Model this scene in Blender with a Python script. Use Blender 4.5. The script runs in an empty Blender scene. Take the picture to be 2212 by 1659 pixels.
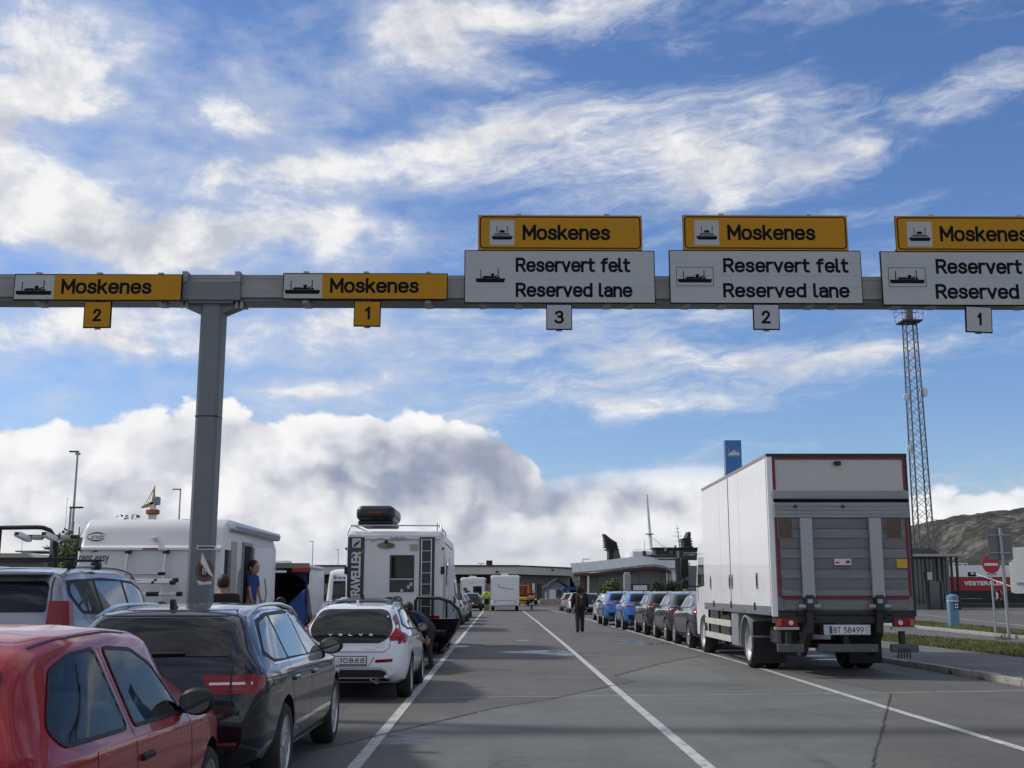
import bpy, bmesh, math, random
import numpy as np
from mathutils import Vector, Matrix, geometry
from mathutils.bvhtree import BVHTree

# ------------------------------------------------------------------ camera
SC = bpy.context.scene
COL = SC.collection
R = math.radians
F_PX = 1114.0                                   # focal length in pixels of a 1024-wide picture
PITCH = math.atan(207.0 / F_PX)
YAW = math.atan(12.0 / F_PX)
EYE = Vector((0, 0, 1.6))
cam_d = bpy.data.cameras.new('camera'); cam = bpy.data.objects.new('camera', cam_d); COL.objects.link(cam)
cam_d.sensor_width = 36; cam_d.lens = F_PX / 1024 * 36; cam_d.clip_end = 6000; cam_d.clip_start = 0.1
cam.location = EYE; cam.rotation_euler = (math.pi / 2 + PITCH, 0, -YAW)
SC.camera = cam
CAM_M = cam.rotation_euler.to_matrix()

# ------------------------------------------------------------------ sky, sun, exposure
SUN_EL, SUN_AZ = R(44), R(-74)                  # azimuth measured from +Y towards +X: the sun stands to the left
sun_dir = Vector((math.sin(SUN_AZ) * math.cos(SUN_EL), math.cos(SUN_AZ) * math.cos(SUN_EL), math.sin(SUN_EL)))
sl = bpy.data.lights.new('sun', 'SUN'); sl.energy = 2.6; sl.angle = R(5.5); sl.color = (1.0, 0.95, 0.87)
so = bpy.data.objects.new('sun', sl); COL.objects.link(so)
so.rotation_euler = sun_dir.to_track_quat('Z', 'Y').to_euler()
SC.cycles.max_bounces = 6; SC.cycles.diffuse_bounces = 2; SC.cycles.glossy_bounces = 3; SC.cycles.transparent_max_bounces = 8; SC.cycles.adaptive_threshold = 0.02
SC.view_settings.view_transform = 'Standard'; SC.view_settings.look = 'None'
SC.view_settings.exposure = 0.0; SC.view_settings.gamma = 1.0; SC.view_settings.use_curve_mapping = False

def make_world():
    w = bpy.data.worlds.new('World'); SC.world = w; w.use_nodes = True
    w.cycles.sampling_method = 'MANUAL'; w.cycles.sample_map_resolution = 256
    nt = w.node_tree; N = nt.nodes; L = nt.links; N.clear()
    def node(t, **kw):
        n = N.new(t)
        for k, v in kw.items(): setattr(n, k, v)
        return n
    def setin(n, i, v):
        if v is None: return
        if hasattr(v, 'is_output'): L.new(v, n.inputs[i])
        else: n.inputs[i].default_value = v
    def mth(op, a, b=None, c=None, clamp=False):
        n = node('ShaderNodeMath', operation=op); n.use_clamp = clamp
        for i, v in enumerate((a, b, c)): setin(n, i, v)
        return n.outputs[0]
    def sstep(x, lo, hi):
        n = node('ShaderNodeMapRange', interpolation_type='SMOOTHSTEP')
        setin(n, 0, x); n.inputs[1].default_value = lo; n.inputs[2].default_value = hi
        return n.outputs[0]
    def vec(x, y, z):
        n = node('ShaderNodeCombineXYZ')
        for i, v in enumerate((x, y, z)): setin(n, i, v)
        return n.outputs[0]
    def vmath(op, a, b=None, s=None):
        n = node('ShaderNodeVectorMath', operation=op); setin(n, 0, a); setin(n, 1, b)
        if s is not None: setin(n, 3, s)
        return n.outputs[0]
    def noise(v, scale, detail=6, rough=0.55, dist=0.0, col=False, lac=2.0):
        n = node('ShaderNodeTexNoise'); setin(n, 'Vector', v)
        n.inputs['Scale'].default_value = scale; n.inputs['Detail'].default_value = detail
        n.inputs['Roughness'].default_value = rough; n.inputs['Distortion'].default_value = dist
        n.inputs['Lacunarity'].default_value = lac
        return n.outputs['Color'] if col else n.outputs['Fac']
    def voro(v, scale, detail, rough=0.5):
        n = node('ShaderNodeTexVoronoi', feature='F1', voronoi_dimensions='2D'); setin(n, 'Vector', v); n.normalize = True
        n.inputs['Scale'].default_value = scale; n.inputs['Detail'].default_value = detail; n.inputs['Roughness'].default_value = rough
        return mth('SUBTRACT', 1.0, n.outputs['Distance'])
    def ramp(x, stops):
        n = node('ShaderNodeValToRGB'); setin(n, 0, x); e = n.color_ramp.elements
        while len(e) < len(stops): e.new(0.5)
        for q, (p, v) in zip(e, stops):
            q.position = p; q.color = (v, v, v, 1) if not isinstance(v, tuple) else v + (1,)
        return n.outputs[0]
    def mix(fac, a, b):
        n = node('ShaderNodeMix', data_type='RGBA'); setin(n, 0, fac)
        for i, v in ((6, a), (7, b)):
            if isinstance(v, tuple): v = v + (1,)
            setin(n, i, v)
        return n.outputs[2]
    tc = node('ShaderNodeTexCoord'); d = vmath('NORMALIZE', tc.outputs['Generated'])
    sep = node('ShaderNodeSeparateXYZ'); L.new(d, sep.inputs[0]); dx, dy, dz = sep.outputs
    az = mth('ARCTAN2', dx, dy); el = mth('ARCSINE', dz)
    deg = 180 / math.pi
    azd = mth('MULTIPLY', az, deg); eld = mth('MULTIPLY', el, deg)
    p2 = vec(azd, eld, 0.0)
    sky = node('ShaderNodeTexSky', sky_type='NISHITA'); sky.sun_disc = False
    sky.sun_elevation = SUN_EL; sky.sun_rotation = SUN_AZ; sky.air_density = 1.0; sky.dust_density = 0.6; sky.ozone_density = 2.2
    hs = node('ShaderNodeHueSaturation'); L.new(sky.outputs[0], hs.inputs['Color']); hs.inputs['Saturation'].default_value = 1.12
    skyc = vmath('MULTIPLY', hs.outputs[0], (0.098, 0.106, 0.128))
    # --- high cloud: streaks and veils, placed in degrees (azimuth, elevation), warped by noise
    dstr = vmath('MULTIPLY', d, (1.0, 1.0, 2.6))
    warp = noise(dstr, 5.0, 4, 0.58, col=True)
    wv = vmath('MULTIPLY', vmath('SUBTRACT', warp, (0.5, 0.5, 0.5)), (10.0, 5.5, 0.0))
    pw = vmath('ADD', p2, wv); psp = node('ShaderNodeSeparateXYZ'); L.new(pw, psp.inputs[0]); pwx, pwy = psp.outputs[0], psp.outputs[1]
    def ae(x, y):                                     # direction of a point of the photographed sky, in degrees
        v = CAM_M @ Vector((x * 1024 / 2212 - 512, 384 - y * 1024 / 2212, -F_PX)); return math.degrees(math.atan2(v.x, v.y)), math.degrees(math.atan2(v.z, math.hypot(v.x, v.y)))
    blobs = [  # place, half width, half height, tilt, amount
        (150,500,330,55,0,.90),(480,505,260,60,3,.95),(760,500,190,45,4,.85),(300,548,300,25,2,.45),
        (560,360,260,75,0,.80),(850,340,300,70,4,.88),(1200,345,330,60,6,.90),(1550,345,300,50,8,.98),(1800,325,220,38,12,.78),(1100,270,200,40,12,.45),
        (60,290,130,120,0,1.10),(170,180,180,45,12,.85),(20,430,200,60,0,.75),(120,60,280,110,0,.75),(450,230,280,35,10,.60),(700,190,200,30,20,.40),
        (930,70,130,60,-10,1.05),(1080,150,150,35,-15,1.10),(1250,25,300,40,0,.90),(1000,10,250,40,0,.90),(800,80,120,100,0,.45),
        (1690,225,140,50,15,.88),(1480,230,240,32,6,.62),(2120,210,160,45,20,.80),(1470,110,60,40,0,.50),(2080,30,150,30,0,.35),
        (1530,440,110,45,0,.72),(1970,520,150,60,0,.40),(250,700,440,62,0,1.05),(750,720,300,45,3,.75),
        (1500,765,330,34,4,1.0),(1850,750,290,30,5,.95),(1300,700,320,34,8,.9),(1700,820,300,24,2,.7),
        (680,845,280,44,4,.9),(1150,880,340,26,4,1.0),(1080,800,120,30,0,.40),(1350,830,160,38,0,.58),(1580,855,70,25,0,.45),(130,880,60,25,0,.55),(40,770,100,30,0,.50),
        (1800,120,350,110,0,-.40),(720,270,240,26,6,-.35),(2100,400,200,60,0,-.40),(1900,930,500,80,0,-.40),(330,790,400,30,0,-.30),(330,240,140,60,0,-.30)]
    # tabulated once: rows of constant elevation, each a ramp along azimuth (three rows to a ramp, in its channels)
    E0, DE, NR = 7.6, 1.14, 21
    def amount(a_, e_):
        tot = 0.0
        for (bx_, by_, ra, re, t, amt) in blobs:
            a, e = ae(bx_, by_); ra *= .0238 * 1.75; re *= max(.0238 * 2.1, 1.25 / re); ct, st = math.cos(R(t)), math.sin(R(t))
            u = ((a_ - a) * ct + (e_ - e) * st) / ra; v = (-(a_ - a) * st + (e_ - e) * ct) / re
            tot += max(0.0, 1 - math.hypot(u, v)) ** 2 * amt * 1.25
        return tot
    azr = mth('MULTIPLY_ADD', pwx, 1 / 66, 0.5, clamp=True); acc = None
    for r0 in range(0, NR, 3):
        n = node('ShaderNodeValToRGB'); L.new(azr, n.inputs[0]); cr = n.color_ramp; cr.interpolation = 'EASE'
        while len(cr.elements) < 32: cr.elements.new(0.5)
        for k, q in enumerate(cr.elements):
            q.position = k / 31; q.color = tuple(.5 + .2 * amount((k / 31 - .5) * 66, E0 + (r0 + c) * DE) for c in range(3)) + (1,)
        sc_ = node('ShaderNodeSeparateColor'); L.new(n.outputs[0], sc_.inputs[0])
        for c in range(3):
            wt = mth('SUBTRACT', 1.0, mth('ABSOLUTE', mth('MULTIPLY_ADD', pwy, 1 / DE, -(E0 + (r0 + c) * DE) / DE)), clamp=True)
            acc = mth('MULTIPLY_ADD', wt, mth('SUBTRACT', sc_.outputs[c], .5), acc if acc else 0.0)
    acc = mth('MULTIPLY', acc, 5.0)
    # the same weather all round: outside the placed area the coverage follows broad noise
    wide = noise(vmath('MULTIPLY', d, (1, 1, 2.2)), 2.6, 3, 0.5)
    front = sstep(mth('ABSOLUTE', azd), 36, 26); low = sstep(eld, 40, 31)
    inside = mth('MULTIPLY', front, low)
    outside = mth('MULTIPLY', mth('SUBTRACT', 1.0, inside), mth('MULTIPLY', sstep(wide, .34, .60), 0.95))
    cover = mth('ADD', acc, outside)
    tilt = node('ShaderNodeMapping', vector_type='TEXTURE'); L.new(d, tilt.inputs[0]); tilt.inputs[2].default_value = (0, R(-7), 0)
    fib = vmath('MULTIPLY', tilt.outputs[0], (1.0, 1.0, 6.5))
    fwarp = vmath('MULTIPLY', vmath('SUBTRACT', warp, (.5, .5, .5)), (0.6, 0.6, 0.6))
    n_f = noise(vmath('ADD', fib, fwarp), 4.2, 9, 0.66)
    dpuff = vmath('MULTIPLY', d, (1.0, 1.0, 1.55))
    n_p = noise(dpuff, 11.0, 7, 0.64, 0.25)
    puffy = sstep(mth('ADD', azd, mth('MULTIPLY', n_f, 10)), 8, -8)     # the left side is puffier, the right side fibrous
    nn = mix(puffy, n_f, mth('ADD', mth('MULTIPLY', n_p, .78), mth('MULTIPLY', n_f, .22)))
    dens = mth('MULTIPLY_ADD', mth('SUBTRACT', nn, 0.5), 2.9, mth('ADD', mth('SUBTRACT', cover, 0.08), mth('MULTIPLY', puffy, 0.10)))
    hi_a = mth('MULTIPLY', mix(puffy, sstep(dens, -0.20, 1.20), mth('MAXIMUM', mth('MULTIPLY', sstep(dens, -0.35, 0.75), 0.60), sstep(dens, 0.12, 0.98))), 0.97)
    # relief of the puffs: compare the noise with itself a little nearer to the sun
    off = vmath('ADD', dpuff, (-0.024, 0.0, 0.034))
    n_p2 = noise(off, 11.0, 4, 0.60, 0.25)
    relief = mth('MULTIPLY_ADD', mth('SUBTRACT', n_p, n_p2), 3.2, 0.62, clamp=True)
    thick = sstep(dens, 0.75, 1.7)
    hi_c = mix(relief, (0.53, 0.56, 0.63), (0.94, 0.93, 0.92))
    hi_c = mix(mth('MULTIPLY', thick, .35), (0.66, 0.71, 0.82), hi_c) if False else hi_c
    veil_c = mix(sstep(dens, 0.2, 1.2), (0.62, 0.67, 0.77), hi_c)
    c1 = mix(hi_a, skyc, veil_c)
    # --- cumulus bank above the horizon
    dc = vmath('MULTIPLY', d, (1.0, 1.0, 1.45))
    dcw = vmath('ADD', dc, vmath('MULTIPLY', vmath('SUBTRACT', noise(dc, 11.0, 3, .6, col=True), (.5, .5, .5)), (.09, .09, .09)))
    wsep = node('ShaderNodeSeparateXYZ'); L.new(dcw, wsep.inputs[0]); flat = vec(mth('ADD', az, mth('MULTIPLY', wsep.outputs[0], .35)), wsep.outputs[2], 0.0)
    def billow(v, f, det):
        return mth('ADD', mth('MULTIPLY', noise(v, 8.0, det, 0.56), 0.6), mth('MULTIPLY', voro(f, 15.0, 1.6, 0.55), 0.4))
    cn = billow(dcw, flat, 6)
    cbig = noise(dc, 3.6, 3, 0.5)
    azn = mth('MULTIPLY_ADD', azd, 1 / 60, 0.5, clamp=True)
    pts = [(-150,930),(0,922),(150,908),(240,888),(330,893),(430,884),(520,905),(600,918),(680,900),(760,908),(810,884),(900,882),(960,908),(1010,935),(1080,945),(1130,972),(1175,1030),(1200,1022),(1300,1012),(1500,1010),(1700,1022),(1800,1060),(1900,1085),(1985,1062),(2060,1042),(2130,1050),(2212,1046),(2400,1030)]
    prof = ramp(azn, [((ae(x, 1000)[0]) / 60 + .5, ae(x, y)[1] / 10) for x, y in pts])
    amp = ramp(azn, [(0.0, 1.0), (.53, 1.0), (.545, .30), (.80, .30), (.85, .7), (1.0, .9)])
    top_in = mth('MULTIPLY', prof, 10.0)
    top_out = mth('MULTIPLY_ADD', cbig, 12.0, 1.2)
    top = mth('ADD', mth('MULTIPLY', top_in, front), mth('MULTIPLY', top_out, mth('SUBTRACT', 1.0, front)))
    edge = mth('ADD', top, mth('MULTIPLY', mth('MULTIPLY', mth('SUBTRACT', cn, 0.56), 6.4), amp))
    depth = mth('SUBTRACT', edge, eld)
    cu_a = mix(amp, sstep(depth, -0.25, 1.5), sstep(depth, 0.0, 0.40))
    cn2 = billow(vmath('ADD', dcw, (-0.022, 0.0, 0.034)), vmath('ADD', flat, (-0.022, 0.034, 0.0)), 3)
    cb2 = noise(vmath('ADD', dc, (-0.06, 0.0, 0.09)), 3.6, 3, 0.5)
    lit = mth('ADD', mth('MULTIPLY', mth('SUBTRACT', cn, cn2), 2.9), mth('MULTIPLY', mth('SUBTRACT', cbig, cb2), 3.6))
    rim = sstep(depth, 2.4, 0.1)
    lit = mth('ADD', mth('ADD', lit, mth('MULTIPLY', cn, 0.70)), mth('MULTIPLY', rim, 0.42))
    fine = noise(dcw, 22.0, 3, .6)
    lit = sstep(mth('ADD', lit, mth('MULTIPLY', mth('SUBTRACT', fine, .5), .38)), -0.50, 1.18)
    cu_c = mix(lit, (0.29, 0.34, 0.455), (0.96, 0.955, 0.96))
    # towards the horizon the bank thins to pale layers
    lay = noise(vmath('MULTIPLY', d, (1, 1, 7.0)), 3.2, 4, 0.55)
    lay_c = mix(sstep(lay, 0.36, 0.62), (0.46, 0.52, 0.59), (0.68, 0.70, 0.72))
    lowmix = mth('MULTIPLY', sstep(mth('ADD', eld, mth('MULTIPLY', cbig, 3.0)), 5.2, 2.2), 0.85)
    cu_c = mix(lowmix, cu_c, lay_c)
    c2 = mix(cu_a, c1, cu_c)
    bg = node('ShaderNodeBackground'); L.new(c2, bg.inputs[0]); bg.inputs[1].default_value = 1.0
    out = node('ShaderNodeOutputWorld'); L.new(bg.outputs[0], out.inputs[0])
make_world()

# ------------------------------------------------------------------ helpers
random.seed(7); RNG = np.random.default_rng(7)
KD = 1024 / 2212.0
def ray(x, y):
    return CAM_M @ Vector((x * KD - 512, 384 - y * KD, -F_PX))
def at(x, y, Y):
    d = ray(x, y); return EYE + d * (Y / d.y)
def gnd(x, y, z=0.0):
    d = ray(x, y); return EYE + d * ((z - EYE.z) / d.z)

class MB:
    def __init__(s): s.v = []; s.f = []
    def add(s, vs, fs):
        o = len(s.v); s.v += [tuple(p) for p in vs]; s.f += [tuple(i + o for i in f) for f in fs]; return s
    def box(s, x0, x1, y0, y1, z0, z1):
        return s.add([(x0,y0,z0),(x1,y0,z0),(x1,y1,z0),(x0,y1,z0),(x0,y0,z1),(x1,y0,z1),(x1,y1,z1),(x0,y1,z1)],
                     [(0,3,2,1),(4,5,6,7),(0,1,5,4),(1,2,6,5),(2,3,7,6),(3,0,4,7)])
    def cbox(s, c, d): return s.box(c[0]-d[0]/2, c[0]+d[0]/2, c[1]-d[1]/2, c[1]+d[1]/2, c[2]-d[2]/2, c[2]+d[2]/2)
    def rbox(s, x0, x1, y0, y1, z0, z1, b=.05, seg=3):
        bm = bmesh.new(); bmesh.ops.create_cube(bm, size=1)
        for v in bm.verts: v.co = Vector(((x0+x1)/2 + v.co.x*(x1-x0), (y0+y1)/2 + v.co.y*(y1-y0), (z0+z1)/2 + v.co.z*(z1-z0)))
        bmesh.ops.bevel(bm, geom=bm.edges[:], offset=b, segments=seg, profile=.5, affect='EDGES')
        bm.verts.index_update(); s.add([v.co[:] for v in bm.verts], [[v.index for v in f.verts] for f in bm.faces]); bm.free(); return s
    def tube(s, pts, r, n=8, r1=None, caps=True):
        pts = [Vector(p) for p in pts]; m = len(pts); o = len(s.v); prev = None
        for i, p in enumerate(pts):
            t = (pts[min(i+1,m-1)] - pts[max(i-1,0)]).normalized()
            if prev is None: a = t.orthogonal().normalized()
            else: a = (prev - t * prev.dot(t)).normalized()
            prev = a; b = t.cross(a); rr = r if r1 is None else r + (r1 - r) * i / (m - 1)
            for k in range(n):
                q = 2*math.pi*k/n; s.v.append(tuple(p + (a*math.cos(q) + b*math.sin(q))*rr))
        for i in range(m-1):
            for k in range(n):
                k2 = (k+1) % n; s.f.append((o+i*n+k, o+i*n+k2, o+(i+1)*n+k2, o+(i+1)*n+k))
        if caps: s.f.append(tuple(o+k for k in range(n))[::-1]); s.f.append(tuple(o+(m-1)*n+k for k in range(n)))
        return s
    def cyl(s, p0, p1, r, n=12, r1=None): return s.tube([p0, p1], r, n, r1)
    def prism(s, poly, ax, a0, a1):
        n = len(poly)
        def pt(p, a): return {'x': (a, p[0], p[1]), 'y': (p[0], a, p[1]), 'z': (p[0], p[1], a)}[ax]
        return s.add([pt(p, a0) for p in poly] + [pt(p, a1) for p in poly],
                     [tuple(range(n))[::-1], tuple(range(n, 2*n))] + [(i, (i+1) % n, n+(i+1) % n, n+i) for i in range(n)])
    def lathe(s, prof, c=(0,0,0), ax='z', n=24, closed=False):
        o = len(s.v); m = len(prof)
        for (r, h) in prof:
            for k in range(n):
                q = 2*math.pi*k/n; a, b = r*math.cos(q), r*math.sin(q)
                p = {'z': (a,b,h), 'x': (h,a,b), 'y': (a,h,b)}[ax]; s.v.append((p[0]+c[0], p[1]+c[1], p[2]+c[2]))
        for i in range(m-1 + (1 if closed else 0)):
            j = (i+1) % m
            for k in range(n):
                k2 = (k+1) % n; s.f.append((o+i*n+k, o+i*n+k2, o+j*n+k2, o+j*n+k))
        if not closed:
            s.f.append(tuple(o+k for k in range(n))[::-1]); s.f.append(tuple(o+(m-1)*n+k for k in range(n)))
        return s
    def ell(s, c, d, n=16, m=10):
        return s.lathe([(1e-4 if i in (0, m) else math.sin(math.pi*i/m), -math.cos(math.pi*i/m)) for i in range(m+1)], n=n)._scale(c, d, n*(m+1))
    def _scale(s, c, d, cnt):
        for i in range(len(s.v)-cnt, len(s.v)):
            p = s.v[i]; s.v[i] = (c[0]+p[0]*d[0], c[1]+p[1]*d[1], c[2]+p[2]*d[2])
        return s
    def mesh(s, name, smooth=None, recalc=True):
        me = bpy.data.meshes.new(name); me.from_pydata(s.v, [], s.f); me.validate()
        if recalc:
            bm = bmesh.new(); bm.from_mesh(me); bmesh.ops.recalc_face_normals(bm, faces=bm.faces[:]); bm.to_mesh(me); bm.free()
        if smooth: shade(me, smooth)
        return me
    def build(s, name, mat, parent=None, smooth=None, recalc=True):
        return obj(name, s.mesh(name, smooth, recalc), mat, parent)

def shade(me, ang):
    me.polygons.foreach_set('use_smooth', [True]*len(me.polygons)); me.set_sharp_from_angle(angle=R(ang)); return me
def obj(name, me, mat=None, parent=None, loc=None):
    o = bpy.data.objects.new(name, me); COL.objects.link(o)
    if mat is not None:
        me.materials.clear()
        for m in (mat if isinstance(mat, (list, tuple)) else [mat]): me.materials.append(m)
    if parent: o.parent = parent
    if loc is not None: o.location = loc
    return o
def tag(o, label, cat, group=None):
    o['label'] = label; o['category'] = cat
    if group: o['group'] = group
    return o
def thing(name, label, cat, loc=(0,0,0), rz=0, group=None):
    o = bpy.data.objects.new(name, None); COL.objects.link(o); o.location = loc; o.rotation_euler = (0,0,rz); o.empty_display_size = .2
    return tag(o, label, cat, group)
def struct(o): o['kind'] = 'structure'; return o
def copy_tree(o, parent=None):
    kids = list(o.children); c = o.copy(); COL.objects.link(c); c.parent = parent
    for ch in kids: copy_tree(ch, c)
    return c
def repaint(root, frm, to):
    for o in [root] + list(root.children_recursive):
        if o.type == 'MESH' and frm in [m for m in o.data.materials]:
            o.data = o.data.copy()
            for i, m in enumerate(o.data.materials):
                if m == frm: o.data.materials[i] = to

def text(s, w, h, mat, parent, org, xd=(1,0,0), zd=(0,0,1), thick=0.0, bold=0.0, name='lettering', shear=0.0):
    cu = bpy.data.curves.new('t', 'FONT'); cu.body = s; cu.size = 1; cu.offset = bold; cu.shear = shear; cu.resolution_u = 3
    t = bpy.data.objects.new('t', cu); COL.objects.link(t)
    dg = bpy.context.evaluated_depsgraph_get(); me = bpy.data.meshes.new_from_object(t.evaluated_get(dg))
    bpy.data.objects.remove(t); bpy.data.curves.remove(cu)
    n = len(me.vertices); co = np.empty(n*3); me.vertices.foreach_get('co', co); co = co.reshape(-1,3)
    lo = co.min(0); sz = co.max(0) - lo
    sx = w / sz[0] if w else h / sz[1]; sy = h / sz[1] if h else sx
    X, Z, O = np.array(xd), np.array(zd), np.array(org)
    co2 = O + (co[:, :1]-lo[0])*sx*X + (co[:, 1:2]-lo[1])*sy*Z
    me.vertices.foreach_set('co', co2.ravel()); me.update()
    return obj(name, me, mat, parent)

# a drawn stroke alphabet for road signs and number plates (cap height 1)
def _arc(cx, cy, rx, ry, a0, a1, n=14):
    out = []
    for i in range(n+1):
        a = R(a0+(a1-a0)*i/n); c, q = math.cos(a), math.sin(a)
        out.append((cx+rx*math.copysign(abs(c)**.82, c), cy+ry*math.copysign(abs(q)**.82, q)))
    return out
def _cr(pts, n=4):
    P = [pts[0]]+list(pts)+[pts[-1]]; out = []
    for i in range(1, len(P)-2):
        for k in range(n):
            t = k/n; out.append(tuple(.5*((2*P[i][j])+(-P[i-1][j]+P[i+1][j])*t+(2*P[i-1][j]-5*P[i][j]+4*P[i+1][j]-P[i+2][j])*t*t+(-P[i-1][j]+3*P[i][j]-3*P[i+1][j]+P[i+2][j])*t**3) for j in (0,1)))
    return out+[pts[-1]]
_E = _arc(.26,.36,.26,.36,0,360,22)
GL = {
 'M': [[(0,0),(0,1)],[(0,1),(.36,.30)],[(.36,.30),(.72,1)],[(.72,1),(.72,0)]], 'o': [_arc(.27,.36,.27,.36,0,360,22)],
 's': [_cr([(.44,.56),(.38,.67),(.24,.72),(.1,.68),(.03,.55),(.1,.43),(.25,.37),(.39,.31),(.46,.18),(.39,.05),(.23,0),(.08,.04),(0,.15)])],
 'k': [[(0,0),(0,1)],[(0,.25),(.42,.72)],[(.17,.44),(.47,0)]], 'e': [[(.02,.37),(.54,.37)], _arc(.28,.36,.27,.36,2,320,20)],
 'n': [[(0,0),(0,.72)], _cr([(0,.5),(.08,.65),(.25,.72),(.41,.66),(.47,.5),(.47,.25),(.47,0)])],
 'R': [[(0,0),(0,1)], [(0,1),(.3,1)]+_arc(.3,.74,.26,.26,90,-90)+[(0,.48)], [(.3,.48),(.58,0)]],
 'r': [[(0,0),(0,.72)], _cr([(0,.48),(.07,.63),(.17,.71),(.31,.72)])], 'v': [[(0,.72),(.25,0)],[(.25,0),(.5,.72)]],
 't': [_cr([(.12,.95),(.12,.6),(.12,.18),(.18,.03),(.34,0)]),[(0,.70),(.34,.70)]], 'f': [_cr([(.12,0),(.12,.5),(.12,.82),(.18,.96),(.36,1)]),[(0,.70),(.34,.70)]],
 'l': [_cr([(0,1),(0,.6),(0,.12),(.05,.02),(.16,0)])], 'd': [[(.52,0),(.52,1)], _E],
 'a': [_cr([(.05,.62),(.16,.71),(.3,.71),(.44,.64),(.48,.5),(.48,.25),(.48,0)]), _cr([(.48,.42),(.2,.42),(.04,.34),(.02,.14),(.14,.01),(.32,.02),(.48,.17)])],
 'y': [[(0,.72),(.25,.05)],[(.5,.72),(.16,-.25)]],
 '1': [[(0,.76),(.2,1)],[(.2,1),(.2,0)]], '2': [_cr([(.02,.74),(.08,.92),(.27,1),(.47,.92),(.52,.74),(.44,.55),(.25,.3),(0,0)]),[(0,0),(.55,0)]],
 '3': [_cr([(.03,.84),(.18,.99),(.4,.97),(.49,.79),(.42,.6),(.22,.54)]), _cr([(.22,.54),(.44,.47),(.53,.28),(.45,.06),(.24,0),(.06,.05),(0,.15)])],
 '4': [[(.42,0),(.42,1)],[(.42,1),(0,.28)],[(0,.28),(.56,.28)]], '5': [[(.47,1),(.06,1)],[(.06,1),(.03,.53)],_cr([(.03,.53),(.22,.61),(.44,.53),(.52,.3),(.43,.07),(.22,0),(0,.1)])],
 '6': [_cr([(.42,1),(.2,.75),(.05,.48),(.0,.3)]), _arc(.26,.3,.26,.3,0,360,20)], '8': [_arc(.26,.27,.26,.27,0,360,20), _arc(.26,.77,.22,.23,0,360,20)],
 '9': [_cr([(.10,0),(.32,.25),(.47,.52),(.52,.7)]), _arc(.26,.7,.26,.3,0,360,20)], '0': [_arc(.26,.5,.26,.5,0,360,24)], '7': [[(0,1),(.5,1)],[(.5,1),(.14,0)]],
 'B': [[(0,0),(0,1)],[(0,1),(.3,1)]+_arc(.3,.76,.2,.24,90,-90)+[(0,.52)],[(0,.52),(.3,.52)]+_arc(.3,.26,.25,.26,90,-90)+[(0,0)]],
 'T': [[(0,1),(.56,1)],[(.28,1),(.28,0)]], 'V': [[(0,1),(.3,0)],[(.3,0),(.6,1)]], 'O': [_arc(.32,.5,.32,.5,0,360,24)], 'L': [[(0,1),(0,0)],[(0,0),(.46,0)]],
 'E': [[(0,0),(0,1)],[(0,1),(.5,1)],[(0,.52),(.44,.52)],[(0,0),(.5,0)]], 'A': [[(0,0),(.32,1)],[(.32,1),(.64,0)],[(.13,.33),(.51,.33)]], 'N': [[(0,0),(0,1)],[(0,1),(.54,0)],[(.54,0),(.54,1)]],
 'S': [_cr([(.5,.82),(.42,.96),(.26,1),(.08,.95),(.02,.76),(.1,.6),(.28,.51),(.46,.42),(.53,.24),(.45,.05),(.26,0),(.08,.05),(0,.2)])],
 'C': [_arc(.3,.5,.3,.5,50,310,22)], 'c': [_arc(.26,.36,.26,.36,50,310,18)], ' ': []}
def stext(s, w, h, t, m, parent, org, xd=(1,0,0), zd=(0,0,1), name='lettering', gap=.22, shear=0.0, nrm=None):
    X, Z, O = Vector(xd), Vector(zd), Vector(org); D = Vector(nrm) if nrm else X.cross(Z)
    adv = 0; items = []
    for ch in s:
        g = GL[ch]; wd = max([p[0] for st in g for p in st], default=.22); items.append((adv, g)); adv += wd + gap
    adv -= gap; sx = (w-t)/adv; sz = h-t; mb = MB(); lv = 0
    for (a, g) in items:
        for st in g:
            P = [Vector((t/2+(a+p[0])*sx + shear*p[1]*sz, t/2+p[1]*sz)) for p in st]; n = len(P); closed = (P[0]-P[-1]).length < 1e-6; vs = []
            for i in range(n):
                d0 = (P[i]-P[i-1]) if i else (P[i]-P[-2] if closed else P[1]-P[0]); d1 = (P[i+1]-P[i]) if i < n-1 else (P[1]-P[i] if closed else P[-1]-P[-2])
                d0.normalize(); d1.normalize(); tt = (d0+d1).normalized(); nn = Vector((-tt.y, tt.x)); k = min(1.4, 1/max(.3, nn.dot(Vector((-d0.y, d0.x)))))
                q = P[i] + (tt*(-t/2 if i == 0 else t/2) if not closed and i in (0, n-1) else Vector((0,0)))
                vs += [q+nn*t/2*k, q-nn*t/2*k]
            lv += 1; mb.add([O + X*v.x + Z*v.y + D*(.0002*(lv % 5)) for v in vs], [(2*i,2*i+1,2*i+3,2*i+2) for i in range(n-1)])
    return mb.build(name, m, parent, recalc=False)

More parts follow.
